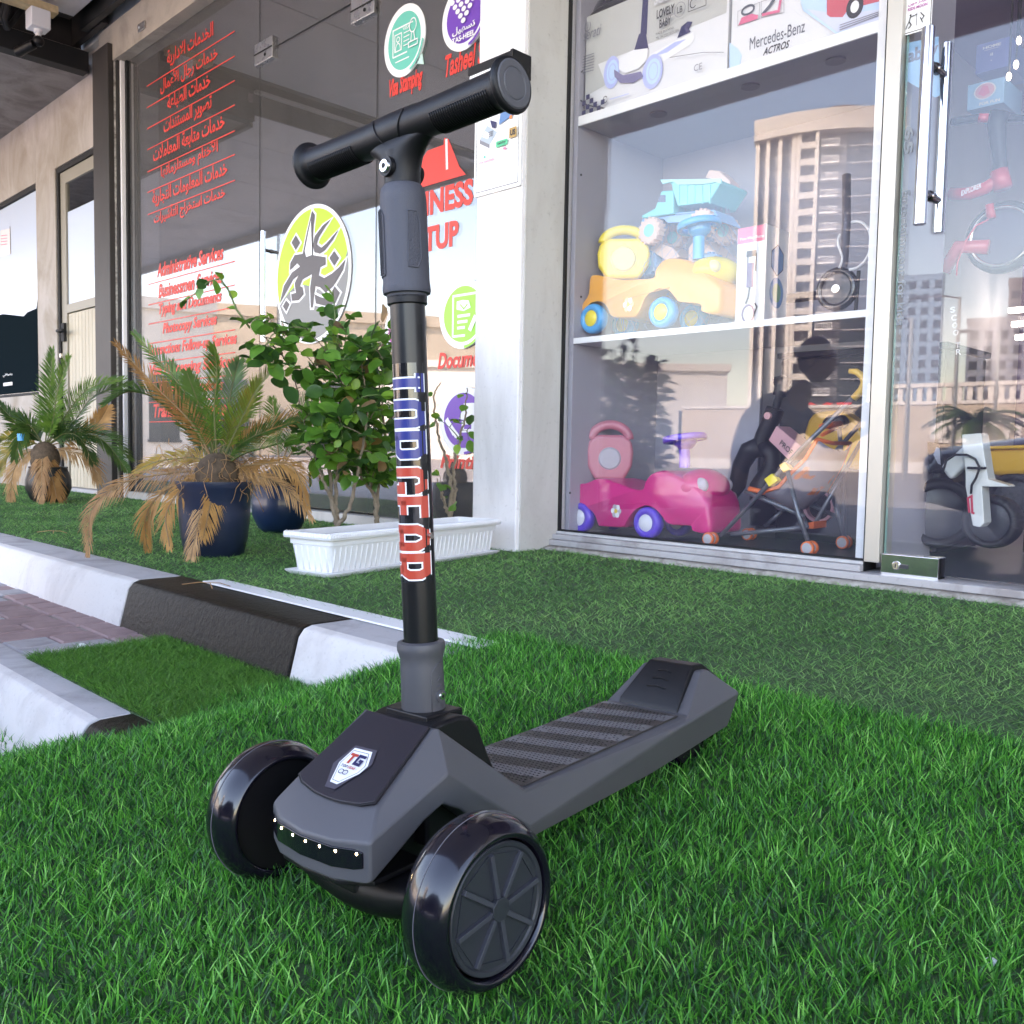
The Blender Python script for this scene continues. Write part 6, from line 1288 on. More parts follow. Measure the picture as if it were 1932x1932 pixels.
tyr=thing('motorbike_toy','black toy motorbike with treaded tyre against the cabinet inside the door','toy vehicle',(-.7,2.85,.15)); tyre(tyr,'wheel',rd,950,1330,240,2.86,.11,rx=.5); slabt(tyr,'mudguard',rd,[(880,840),(960,860),(1000,1000),(1060,1120),(1040,1100),(960,1030),(890,1060)],2.80,2.90,Mblack,.01); A=Art(lambda a,c,l:(a-tyr.location.x,2.797-l-tyr.location.y,c-tyr.location.z),.0005); A.poly([XZ(*rd(*p_),2.79) for p_ in ((915,930),(935,875),(958,885),(965,1000),(945,990))],mat('decal_silver',(.45,.45,.5),.4)); A.build('badge',tyr)
yk=thing('yellow_wagon','deep yellow plastic toy wagon at the right edge inside the door','toy',(.1,3.1,.15)); slabt(yk,'tub',rd,[(1265,870),(1620,860),(1700,1060),(1310,1080),(1290,1010)],2.95,3.3,mat('amber_plastic',(.72,.38,.02)),.02); slabt(yk,'rim',rd,[(1262,895),(1262,870),(1640,858),(1640,885)],2.93,3.32,mat('amber_plastic',(.72,.38,.02)),.006); tyre(yk,'wheel',rd,1500,1250,200,3.0,.10); tyre(yk,'wheel',rd,1230,1400,110,3.1,.08)
bxp('axle_box',-.35,.4,3.02,3.3,.2,.42,Mblack,yk,.01)
# red bicycle
bi=thing('red_bicycle','red child bicycle hanging inside the door at the right edge','bicycle',(-.3,3.0,.9)); Mrb=mat('bike_red',(.55,.03,.05),.3,coat=.4); fl=bi.location
q=lambda x,y,y_=3.0,mp=rb: Vector((XZ(*mp(x,y),y_)[0]-fl.x,y_-fl.y,XZ(*mp(x,y),y_)[1]-fl.z))
b=MB(); b.tube([q(690,275),q(850,270),q(980,225),q(1080,160)],.019,14); b.tube([q(640,900),q(760,700),q(1000,700)],.022,12); b.build('frame',Mrb,bi,smooth='all')
b=MB(); b.tube([q(1085,90),q(1120,230)],.026,14); b.tube([q(1010,360),q(1025,470)],.013,10); b.build('head_tube',Mrb,bi,smooth='all')
b=MB(); b.tube([q(1650,1350,3.0,rt),q(1600,1500,3.0,rt),q(1620,1750,3.0,rt),q(1640,1950,3.0,rt),q(1100,150)],[.028,.026,.022,.02,.024],12); b.build('steerer',Mblack,bi,smooth='all')
b=MB(); b.tube([q(1080,1470,2.9,rt),q(1400,1420,3.0,rt),q(1650,1430,3.0,rt),q(2100,1440,3.1,rt)],.012,10); b.build('handlebar',Mblack,bi,smooth='all'); b=MB(); b.tube([q(1380,1425,2.99,rt),q(1500,1425,3.0,rt)],.0135,10); b.build('bar_clamp',Mrb,bi,smooth='all')
A=Art(lambda a,c,l:(a-fl.x,2.978-l-fl.y,c-fl.z),.0004); a,c=XZ(*rb(785,275),2.98),XZ(*rb(945,240),2.98); A.text('EXPLORER',a[0],a[1]-.006,c[0],a[1]+.010,Mpaper,slope=.25,bold=.02); A.build('lettering',bi)
c=q(1120,625,3.02); b=MB(); b.lathe([(.085,-.022),(.100,-.022),(.106,-.008),(.106,.008),(.100,.022),(.085,.022)],'y',40,closed=True,c=c,M=None); wb=b.build('wheel',mat('tyre_rubber',(.012,.012,.013)),bi,smooth='all'); b=MB(); b.tube([(c.x+.086*cos(t),c.y-.02,c.z+.086*sin(t)) for t in [2*pi*i/36 for i in range(37)]],.005,8); b.build('rim',Mscrew,wb,smooth='all'); b=MB(); b.lathe([(0,-.01),(.084,-.008),(.084,.008),(0,.01)],'y',30,c=c); b.build('disc',mat('disc_plum',(.07,.06,.10),.4),wb)
b=MB(); b.tube([q(1000,480,2.97),q(900,530,2.95),(q(820,650,2.95)),q(750,830,2.95),q(745,930,2.95)],.003,6); b.build('brake_cable',Mrb,bi,smooth='all')
# dark stand with lettering, silver tube
sd=thing('scooter_stand','slate coloured folding scooter with a silver tube inside the door','scooter',(-.5,2.9,.15)); fl=sd.location; Msl2=mat('slate_paint',(.07,.075,.11),.4)
b=MB(); b.tube([q(660,600,2.85)+bi.location-fl,q(690,900,2.85)+bi.location-fl,q(800,1650,2.85)+bi.location-fl],[.028,.026,.022],12); b.build('leg',Msl2,sd,smooth='all')
q0=lambda x,y,y_=2.9: q(x,y,y_)+bi.location-fl
b=MB(); b.tube([q0(760,780),q0(900,820),q0(1020,900),q0(1090,1050),q0(1130,1090)],[.022,.03,.035,.03,.02],12,flat=.6); b.build('mudguard',Msl2,sd,smooth='all'); b=MB(); b.tube([q0(980,1010),q0(900,1170),q0(850,1250)],[.03,.024,.02],12); b.build('fork',Msl2,sd,smooth='all'); b=MB(); b.tube([q0(1020,1080),q0(940,1200),q0(970,1400)],.012,10); b.build('stay',Msl2,sd,smooth='all')
b=MB(); b.tube([q0(855,1245,2.84),q0(560,1665,2.84)],.0125,14); b.build('silver_tube',Mchrome,sd,smooth=True)
A=Art(lambda a,c,l:(a-fl.x,2.822-l-fl.y,c-fl.z),.0005)
for ch,(x,y) in zip('SCOOTR',((712,1205),(722,1270),(730,1330),(738,1390),(755,1490),(762,1545))): p=XZ(*rb(x,y),2.82); A.text(ch,p[0]-.007,p[1]-.008,p[0]+.007,p[1]+.008,Mpaper,bold=.01)
A.build('lettering',sd)
# boxes on the far shelf
def fbox(label,mp,P,y0,dep,m,art=None,name='toy_box'):
    Q=[XZ(*mp(*p_),y0) for p_ in P]; x0=min(p[0] for p in Q); x1=max(p[0] for p in Q); z0=min(p[1] for p in Q); z1=max(p[1] for p in Q)
    o,A=pbox(name,label,x0,x1,y0,y0+dep,z0,z1,m); L=lambda a,c:(x0+(x1-x0)*a,z0+(z1-z0)*c)
    if art: art(A,L,x1-x0,z1-z0); A.build('print',o)
    return x0,x1,z0
def aH(A,L,w,h): A.text('HOME',*L(.2,.78),*L(.72,.88),Mpaper,bold=.03); A.text('18',*L(.42,.5),*L(.5,.6),Mpaper,bold=.02); A.rect(*L(.25,.73),*L(.65,.74),Mpaper); A.ell(*L(.46,.34),w*.015,h*.015,Mpaper,12)
def aF(A,L,w,h): A.ell(*L(.48,.62),w*.30,h*.32,Mpaper,28); A.ell(*L(.48,.62),w*.26,h*.28,mat('print_rose',(.70,.35,.42),.4),26); A.poly([L(.30,.55),L(.42,.85),L(.55,.8),L(.62,.5),L(.45,.42)],Mpinkp); A.text('FOR FUN',*L(.35,.08),*L(.9,.2),Mpaper,bold=.03)
x0,x1,zb1=fbox('indigo carton lettered HOME on the far shelf inside the door',rt,[(1340,900),(1780,430)],3.6,.2,mat('carton_indigo',(.10,.12,.38),.4),aH)
x2,x3,zb2=fbox('pale blue carton with an oval picture under the indigo one',rt,[(1240,1340),(1700,920)],3.6,.2,mat('carton_sky',(.25,.50,.75),.4),aF)
ws=thing('wall_shelf','lilac shelf unit along the back of the toy shop','shelf',(0,3.8,.15)); 
for zz in (zb1-.02,zb2-.02,.75,.35): bxp('board',-.95,2.0,3.55,3.95,zz-.02,zz-.001,Mcab,ws,.001)
bxp('upright',-.97,-.95,3.55,3.95,.148,2.6,Mcab,ws,.001); bxp('upright',.62,.64,3.55,3.95,.148,2.6,Mcab,ws,.001); bxp('back',-.97,2.0,3.95,3.97,.148,2.6,Mlavw,ws,.001)
fb=[(-.90,-.70,.35,.30,'carton_teal',(.08,.40,.42)),(-.66,-.48,.35,.28,'carton_red',(.6,.08,.10)),(-.44,-.12,.35,.33,'carton_indigo',(.1,.12,.38)),(-.06,.25,.35,.27,'carton_rose',(.6,.2,.3)),(.3,.58,.35,.3,'carton_sky',(.25,.5,.75)),(-.9,-.62,.75,.22,'carton_rose',(.6,.2,.3)),(-.56,-.3,.75,.26,'carton_white',(.74,.74,.76)),(-.22,.05,.75,.24,'carton_teal',(.08,.4,.42)),(.1,.5,.75,.2,'carton_red',(.6,.08,.1))]
where=['far left of the lowest','second on the lowest','third on the lowest','fourth on the lowest','right end of the lowest','left end of the upper','second on the upper','third on the upper','right end of the upper']
for (x0,x1,z0,h,nm,c),wtx in zip(fb,where):
    o,A=pbox('toy_box',nm.split('_')[1]+' toy carton, '+wtx+' shelf seen through the door',x0,x1,3.6,3.8,z0,z0+h,mat(nm,c,.4)); o['group']='toy cartons on the back shelves'; w_=x1-x0; A.rect(x0+w_*.1,z0+h*.2,x1-w_*.1,z0+h*.6,Mpaper); A.ell((x0+x1)/2,z0+h*.4,w_*.2,h*.15,mat('print_rose',(.7,.35,.42),.4),16); A.rect(x0+w_*.1,z0+h*.75,x1-w_*.2,z0+h*.88,Mpaper); A.build('print',o)
lt=thing('added_display','added back wall display carrying bright white lit strips deep in the toy shop','display',(2.2,7.0,.15))  # made-up display that carries the white lit strips seen through the door
bxp('back_board',.6,3.3,7.0,7.05,.15,2.6,Mlavw,lt,0)
Mlamp=mat('lamp_strip',(1,1,1),.4,emit=(1,.97,.95),es=.9)
for (xa,ya_,xb,yb_) in ((1170,1215,1288,1235),(1195,1322,1288,1345),(1225,1430,1288,1450)):
    p=XZ(*rb(xa,yb_),6.98); r=XZ(*rb(xb,ya_),6.98); xw=r[0] if xb<1288 else r[0]+.5; bxp('lamp',p[0],xw,6.95,6.99,p[1],p[1]+.035,Mlamp,lt,0)
# ceiling lamps seen as small streaks through the door
cl_=thing('ceiling_spotlights','row of small warm spotlights in the toy shop','ceiling light',(0,4,2.6))
for (x,y,l_) in ((1870,490,.05),(1835,780,.05),(1748,925,.03),(912,60,.03)):
    p=pt(*rt(x,y),1,3.5); b=MB(); b.ball((p.x-0,p.y-4,p.z-2.6),(.008,.008,.014),seg=10,rings=6); b.build('bulb',mat('bulb_warm',(1,.9,.75),.4,emit=(1,.85,.65),es=2),cl_)
    b=MB(); b.cyl((p.x,p.y-4,p.z-2.6+.015),(p.x,p.y-4,.38),.004,seg=6); b.build('drop_wire',Mdark,cl_)
# tabby sticker inside the door glass
tb=thing('door_sticker','pale blue tabby sticker below the white one behind the door glass','sticker',(XZ(*rt(560,760),2.42)[0],2.415,XZ(*rt(560,760),2.42)[1])); fl=tb.location
A=Art(lambda a,c,l:(a-fl.x,2.414-l-fl.y,c-fl.z),.0004); t_=lambda x,y:XZ(*rt(x,y),2.414); A.poly([t_(445,940),t_(445,535),t_(900,440),t_(920,1150),t_(860,1180),t_(820,1150)],mat('sticker_sky',(.22,.42,.62),.4)); p=t_(455,830); A.text('tabby',p[0],p[1],t_(890,800)[0],t_(455,620)[1],mat('print_slate',(.1,.11,.14)),bold=.04); A.build('sheet',tb)
A=Art(lambda a,c,l:(a-td.location.x,2.3985-l-td.location.y,c-td.location.z),.0003)
tr_=thing('door_lettering','faint white vertical lettering down the left of the toy shop door','lettering',(XP1+.04,2.398,1.0)); fl=tr_.location
a=XZ(*rb(345,240),2.398); c=XZ(*rb(280,1330),2.398); xm_=a[0]; A=Art(lambda x,y,l:(xm_-.012+y-fl.x,2.3985-l-fl.y,a[1]-x-fl.z),.0003); A.text('Entertainment for kids',0,0,a[1]-c[1],.020,mat('frost_white',(.22,.25,.28),.5),bold=.01); A.text('65',-.16,-.0,-.09,.022,mat('frost_white',(.6,.64,.66)),bold=.02); A.build('words',tr_)

dp_=thing('dark_plinth','low black plinth added to darken the view behind the toys inside the door','plinth',(.2,3.45,.15)); bxp('body',-.92,2.2,3.30,3.52,.15,.60,mat('backdrop_black',(.012,.012,.014)),dp_,.006)  # black block added to keep the interior dark behind the door
# ---------------------------------------------------------------- planter, pots and plants
def ptd(u,v,dep):
    d=CF+CR*((u-966)/FPX)-CU*((v-966)/FPX); return Vector((0,0,CAM_H))+d*dep
def dep_of(p): return (Vector(p)-Vector((0,0,CAM_H))).dot(CF)
pl=thing('planter_trough','long white ribbed plastic planter trough standing before the pillar','planter',(-2.150,1.705,ZP),rz=.20); X0,X1,Y0,Y1=-.0675,.0675,-.375,.365
def rr(x0,x1,y0,y1,z,r=.012,n=3):
    P=[]
    for cx,cy,a in ((x1-r,y0+r,-pi/2),(x1-r,y1-r,0),(x0+r,y1-r,pi/2),(x0+r,y0+r,pi)): P+=[(cx+r*cos(a+i*pi/2/n),cy+r*sin(a+i*pi/2/n),z) for i in range(n+1)]
    return P
g_=lambda e: (X0-e,X1+e,Y0-e,Y1+e)
b=MB(); b.loft([rr(*g_(.004),.006,.01),rr(*g_(.004),.012,.01)]); b.loft([rr(*g_(-.004),.012),rr(*g_(.007),.083),rr(*g_(.011),.084),rr(*g_(.012),.100)],cap=False); pb_=b.build('tub',Mwpl,pl,smooth=True)
b=MB(); b.loft([rr(*g_(.014),.0995),rr(*g_(.023),.100),rr(*g_(.025),.106),rr(*g_(.021),.115),rr(*g_(.010),.117),rr(*g_(.006),.112),rr(*g_(.004),.095)],cap=False); b.build('rim',Mwpl,pl,smooth=True)
b=MB(); b.loft([rr(*g_(.010),0.0,.014),rr(*g_(.022),.010,.016),rr(*g_(.023),.013,.016),rr(*g_(.018),.0125,.016)]); b.build('saucer',Mwpl,pl,smooth=True)
b=MB()
y=Y0
for k in range(88):
    y=Y0-.02+k*(.78/88); b.tube([(X1+.0235,y,.105),(X1+.0215,y,.1145),(X1+.012,y,.1172)],.0022,5)
for k in range(17): x=X0-.015+k*.0102; b.tube([(x,Y0-.0235,.105),(x,Y0-.0215,.1145),(x,Y0-.012,.1172)],.0022,5)
tag(b.build('rim_beads',Mwpl,pl,smooth='all'),kind='stuff')
b=MB()
for k in range(36): y=Y0+.012+k*.0205; b.tube([(X1-.0035,y,.014),(X1+.0055,y,.079)],.0030,5)
for k in range(6): x=X0+.012+k*.022; b.tube([(x,Y0+.0035,.014),(x,Y0-.0055,.079)],.0030,5)
tag(b.build('side_ribs',Mwpl,pl,smooth='all'),kind='stuff')
Msoil=grime('soil',(.10,.07,.05),(.04,.03,.022),scale=40,bscale=200,bump=1); b=MB(); b.box(X0,X1,Y0,Y1,.07,.092); b.build('soil',Msoil,pl)
def pot(label,c,prof,m,grp=None,name='plant_pot'):
    o=thing(name,label,'plant pot',c,grp); h=prof[-1][1]; b=MB(); inner=[(r-.008,z) for r,z in prof[::-1][:2]]+[(prof[-1][0]-.012,h-.03),(0.001,h-.035)]
    b.lathe(prof+inner,'z',48); b.build('pot',m,o,smooth=True,angle=50); b=MB(); b.lathe([(.0005,h-.030),(prof[-1][0]-.010,h-.028),(.0005,h-.029)],'z',24); b.build('soil',Msoil,o); return o
Mpn=mat('pot_navy',(.012,.020,.048),.35,coat=.3,noise_amt=.2,nscale=5); Mpbl=mat('pot_blue',(.004,.018,.06),.35,coat=.3); Mpbk=mat('pot_black',(.009,.010,.011),.4)
c1=pt(405,1048,2,ZP); c2=pt(528,1004,2,ZP); c3=pt(92,948,2,ZP)
pot('tall navy blue plant pot holding the front cycad palm',(c1.x,c1.y,ZP),[(.0005,0),(.078,0),(.088,.006),(.100,.06),(.108,.14),(.110,.205),(.116,.212),(.116,.232)],Mpn)
pot('round dark blue plant pot behind the navy one',(c2.x,c2.y,ZP),[(.0005,0),(.06,0),(.085,.02),(.108,.07),(.112,.12),(.100,.18),(.104,.19)],Mpbl)
pot('round black plant pot on the far terrace before the beige wall',(c3.x,c3.y,ZP),[(.0005,0),(.06,0),(.095,.02),(.120,.08),(.120,.13),(.100,.195),(.104,.205)],Mpbk)
def leafmat(name,c1_,c2_,tr=.35,rough=.4):
    m=bpy.data.materials.new(name); m.use_nodes=True; nt=m.node_tree; n=nt.nodes; l=nt.links; b=n['Principled BSDF']
    tc=n.new('ShaderNodeTexCoord'); t=n.new('ShaderNodeTexNoise'); t.inputs['Scale'].default_value=22; t.inputs['Detail'].default_value=4; oi=n.new('ShaderNodeObjectInfo'); ad=n.new('ShaderNodeMath'); ad.operation='ADD'; sb_=n.new('ShaderNodeMath'); sb_.operation='MULTIPLY_ADD'; sb_.inputs[1].default_value=.5; sb_.inputs[2].default_value=-.25
    l.new(tc.outputs['Object'],t.inputs[0]); l.new(oi.outputs['Random'],sb_.inputs[0]); l.new(t.outputs[0],ad.inputs[0]); l.new(sb_.outputs[0],ad.inputs[1]); r=n.new('ShaderNodeValToRGB'); r.color_ramp.elements[0].position=.25; r.color_ramp.elements[1].position=.75; r.color_ramp.elements[0].color=(*c1_,1); r.color_ramp.elements[1].color=(*c2_,1)
    l.new(ad.outputs[0],r.inputs[0]); l.new(r.outputs[0],b.inputs['Base Color']); b.inputs['Roughness'].default_value=rough
    q=n.new('ShaderNodeBsdfTranslucent'); l.new(r.outputs[0],q.inputs[0]); mx=n.new('ShaderNodeMixShader'); mx.inputs[0].default_value=tr; l.new(b.outputs[0],mx.inputs[1]); l.new(q.outputs[0],mx.inputs[2]); l.new(mx.outputs[0],n['Material Output'].inputs[0]); return m
Mfg=leafmat('frond_green',(.05,.13,.018),(.18,.31,.035)); Mfd=leafmat('frond_dark_green',(.030,.08,.018),(.10,.19,.03)); Mfy=leafmat('frond_yellow',(.17,.19,.025),(.50,.32,.06)); Mfb=leafmat('frond_brown',(.30,.14,.04),(.58,.31,.10),.25,.6); Mft=leafmat('frond_tan',(.38,.20,.085),(.62,.37,.17),.25,.6)
Mrach=mat('rachis',(.13,.13,.04),.5); Mrachb=mat('rachis_brown',(.28,.17,.08),.6)
rf=random.Random(3)
def frond(parent,P,L,m,droop=0.0,n=46,mr=None,wid=.0042,lab=None,vee=.35):
    """P: control points (world). pinnate frond with two rows of leaflets"""
    P=[Vector(p) for p in P]; Q=[2*P[0]-P[1]]+P+[2*P[-1]-P[-2]]; C=[]
    seg=14
    for i in range(len(P)-1):
        a,b_,c,d=Q[i:i+4]
        for k in range(seg):
            t=k/seg; C.append(.5*((2*b_)+(-a+c)*t+(2*a-5*b_+4*c-d)*t*t+(-a+3*b_-3*c+d)*t**3))
    C.append(P[-1]); N=len(C); o=parent.location; C=[c-o for c in C]
    tot=sum((C[i+1]-C[i]).length for i in range(N-1)); b=MB(); b.tube(C,[.0034*(1-.75*i/N)+.0006 for i in range(N)],6,m=mr or Mrach)
    vd=(Vector((0,0,CAM_H))-P[0]).normalized(); up=Vector((rf.uniform(-.3,.3),rf.uniform(-.3,.3),.55))+vd*rf.uniform(.35,.9)
    for k in range(n):
        t=.16+.84*k/(n-1); f=t*(N-1); i=min(int(f),N-2); c=C[i].lerp(C[i+1],f-i); T=(C[i+1]-C[i]).normalized(); side=T.cross(up).normalized(); nrm=side.cross(T)
        ln=L*(sin(pi*(.13+.80*t))**.8)*rf.uniform(.85,1.1)
        for sg in (-1,1):
            if rf.random()<.04+.10*(droop>0): continue
            ang=radians(rf.uniform(40,52)+14*t); d=(T*sin(ang)*(.5+.7*t)+side*sg*cos(ang)+nrm*vee).normalized()
            if droop: d=(d*(1-droop)+Vector((rf.uniform(-.25,.25),rf.uniform(-.25,.25),-1))*droop+T*.25*droop).normalized()
            w=wid*.5*rf.uniform(.8,1.15); e=d.cross(nrm).normalized()*w; mid=c+d*ln*.5; tip=c+d*ln+Vector((0,0,-ln*(.10+.4*droop)*rf.uniform(.5,1.3)))
            b.add([c-e*.5,c+e*.5,mid+e,mid-e,tip],[(0,1,2,3),(3,2,4)],m)
    fo_=b.build('frond',None,parent,fix=False); 
    if lab: fo_['label']=lab
    return fo_
R7=lambda x,y:(.27348*x,528.3+.27348*y)
def cycad(name,label,crown,dep,spec,L,wid=.0042):
    cr=ptd(*R7(*crown),dep); o=thing(name,label,'palm',(cr.x,cr.y,ZP+.19))
    for pts,m,dr,dd in spec:
        P=[cr]+[ptd(*R7(x,y),dep+dd*((i+1)/len(pts))) for i,(x,y) in enumerate(pts)]
        frond(o,P,L*rf.uniform(.9,1.1),m,dr,n=int((30+14*len(pts))*(.72 if dr>.2 else 1)),mr=Mrachb if m in (Mfb,Mft) else Mrach,wid=wid,lab='dry brown frond' if dr>.2 else None)
    return o,cr
d1=dep_of((c1.x,c1.y,.35)); d3=dep_of((c3.x,c3.y,.35))
cy1,cr1=cycad('cycad_palm','large half dried cycad palm with hanging brown fronds in the navy pot',(1500,1310),d1,[
 ([(1330,1000),(1100,760),(800,440)],Mfb,.05,-.10),([(1380,950),(1220,700),(930,370)],Mfg,0,.08),([(1330,1080),(1130,850),(900,770),(720,860)],Mfd,0,.0),
 ([(1480,900),(1500,650),(1475,455)],Mfg,0,-.12),([(1560,950),(1610,700),(1650,560)],Mfd,0,.12),([(1650,1000),(1760,780),(1900,590)],Mfy,0,-.05),
 ([(1640,1150),(1800,1060),(2080,960)],Mfd,0,.06),([(1680,1200),(1850,1150),(2060,1090)],Mfg,0,-.10),([(1600,1000),(1700,900),(1780,700)],Mfg,0,.02),([(1400,1100),(1290,900),(1180,560)],Mfd,0,.12),
 ([(1720,1100),(1960,980),(2280,900)],Mfb,.1,.10),([(1430,1000),(1350,800),(1290,640)],Mfd,0,-.02),
 ([(1200,1330),(850,1400),(640,1580),(610,1900)],Mft,.30,-.10),([(1150,1450),(1010,1620),(1010,1860)],Mfb,.35,.02),([(1420,1420),(1380,1620),(1330,1850),(1290,2110)],Mft,.35,-.22),
 ([(1480,1400),(1440,1600),(1400,1780)],Mfb,.30,-.18),([(1700,1330),(1950,1420),(2150,1640)],Mft,.30,.02),([(1800,1270),(2020,1290),(2120,1560)],Mfb,.35,-.05),([(1300,1400),(1150,1600),(1170,1840)],Mfb,.35,-.16),([(1360,1230),(1100,1250),(930,1320)],Mfy,.2,.1)],.078)
b=MB()
for k in range(110):
    a=rf.uniform(0,2*pi); r0=rf.uniform(.02,.12); p=Vector((cr1.x+r0*cos(a)*1.2-.03,cr1.y+r0*sin(a)-.02,cr1.z+rf.uniform(-.03,.06))); pts=[p-cy1.location]
    d=Vector((cos(a),sin(a),rf.uniform(-.3,.8)))
    for i in range(7): d=(d+Vector((rf.uniform(-.9,.9),rf.uniform(-.9,.9),rf.uniform(-1.0,.35)))).normalized(); pts.append(pts[-1]+d*rf.uniform(.012,.026))
    b.tube(pts,.0010,4)
tag(b.build('dry_fibre',Mft,cy1,smooth='all'),kind='stuff')
b=MB(); b.ball((0,0,.05),(.07,.07,.08),seg=16,rings=8); b.build('caudex',mat('caudex_brown',(.10,.065,.04),.9,noise_amt=.5,nscale=40,bump=1,bscale=80),cy1,smooth='all')
cy0,cr0=cycad('cycad_palm','smaller cycad palm with fresh green fronds in the black pot by the beige wall',(310,1150),d3,[
 ([(330,950),(350,720),(362,485)],Mfg,0,.0),([(360,1000),(400,760),(480,535)],Mfg,0,-.1),([(420,980),(600,760),(860,680)],Mfg,0,.0),([(230,1070),(120,990),(-20,850)],Mfd,0,.0),
 ([(480,1020),(650,800),(900,720)],Mfd,0,.15),([(450,1060),(560,1100),(640,1260)],Mfd,.1,-.1),([(520,1050),(750,1080),(900,1240)],Mfd,.05,.1),([(560,1080),(680,980),(745,870)],Mfb,.1,.1),([(430,1050),(700,1100),(880,1320)],Mfd,0,0.),
 ([(170,1120),(60,1180),(0,1330)],Mfy,.15,.0),([(180,1200),(90,1330),(70,1580)],Mft,.35,-.1),([(290,1280),(290,1540)],Mft,.35,-.2),([(330,1260),(370,1400),(390,1500)],Mfb,.3,-.15),([(130,1090),(30,1100),(-80,1200)],Mfy,.1,.1),([(480,1180),(620,1250),(680,1390)],Mft,.3,.0),([(200,1000),(150,1050),(100,1230)],Mfd,.1,-.1)],.125,.0075)
b=MB(); b.ball((0,0,.06),(.08,.08,.10),seg=14,rings=8); b.build('caudex',_m['caudex_brown'],cy0,smooth='all')
b=MB(); b.cyl((cr0.x-cy0.location.x-.02,-.12,.16),(cr0.x-cy0.location.x-.02,-.12,.20),.02,seg=14); b.build('tie',Mcy,cy0)
# a third dry plant in the round dark blue pot
cr2=Vector((c2.x,c2.y,.36)); cy2=thing('cycad_palm','dark drying cycad palm in the round dark blue pot half hidden by the shrub','palm',(c2.x,c2.y,ZP+.17)); d2=dep_of(cr2)
for k,(pts,m,dr) in enumerate([([(1900,1000),(1880,820)],Mfd,0),([(2050,950),(2150,760)],Mfd,0),([(2150,1000),(2350,900)],Mfd,0),([(1850,1350),(1800,1560)],Mfb,.4),([(1950,1400),(1920,1620)],Mfb,.4),([(2050,1350),(2100,1580)],Mfb,.4),([(1800,1250),(1700,1450)],Mfb,.35),([(2120,1250),(2240,1420)],Mfb,.3)]):
    frond(cy2,[cr2]+[ptd(*R7(*p_),d2) for p_ in pts],.075,m,dr,n=40,mr=Mrachb)
b=MB(); b.ball((0,0,.04),(.06,.06,.06),seg=12,rings=8); b.build('caudex',_m['caudex_brown'],cy2,smooth='all')
# --- shrubs in the trough
Ml1=leafmat('leaf_dark',(.030,.095,.022),(.07,.18,.032),.35,.35); Ml2=leafmat('leaf_mid',(.07,.21,.028),(.17,.38,.05),.35,.35); Ml3=leafmat('leaf_fresh',(.16,.34,.04),(.32,.52,.07),.4,.4); Ml4=leafmat('leaf_brown',(.16,.10,.05),(.30,.17,.06),.2,.7)
Mtw=mat('twig_bark',(.22,.17,.12),.8,noise_amt=.3,nscale=60); Mtg=mat('twig_green',(.09,.14,.04),.6)
def leaf_mesh(m,i,curl):
    out=[(0,0),(.16,.06),(.34,.26),(.40,.5),(.32,.74),(.16,.90),(0,1.0)]; vs=[];fs=[]
    L_=[(x,y) for x,y in out]; mid=[(0,0),(0,.06),(0,.26),(0,.5),(0,.74),(0,.90),(0,1.0)]
    def z(x,y): return .30*abs(x)-curl*y*y+.03*sin(9*y+i)*(abs(x)>.1)
    n=len(L_)
    for (x,y),(mx_,my) in zip(L_,mid): vs+=[(x,y,z(x,y)),(0,my,z(0,my)),(-x,y,z(x,y)-.02*sin(5*y+i))]
    for k in range(n-1): a=3*k; fs+=[(a,a+3,a+4,a+1),(a+1,a+4,a+5,a+2)]
    me=bpy.data.meshes.new('leaf'); me.from_pydata(vs,[],fs); me.materials.append(m); me.shade_smooth(); return me
LM=[[leaf_mesh(m,i,c) for i,c in enumerate((.10,.30,-.05))] for m in (Ml1,Ml2,Ml3,Ml4)]
rl=random.Random(5)
def add_leaf(par,p,d,size,kind):
    o=bpy.data.objects.new('leaf',LM[kind][rl.randrange(3)]); link(o,par)
    d=d.normalized(); n_=Vector((rl.uniform(-.6,.6),rl.uniform(-.6,.6),.8)); vd=(Vector((0,0,CAM_H))-p).normalized(); n_=(n_+vd*rl.uniform(-.2,.9)).normalized(); x=d.cross(n_).normalized(); n_=x.cross(d)
    M=Matrix(((x.x,d.x,n_.x),(x.y,d.y,n_.y),(x.z,d.z,n_.z))).to_4x4(); M.translation=p-par.location; o.matrix_basis=M@Matrix.Scale(size,4); return o
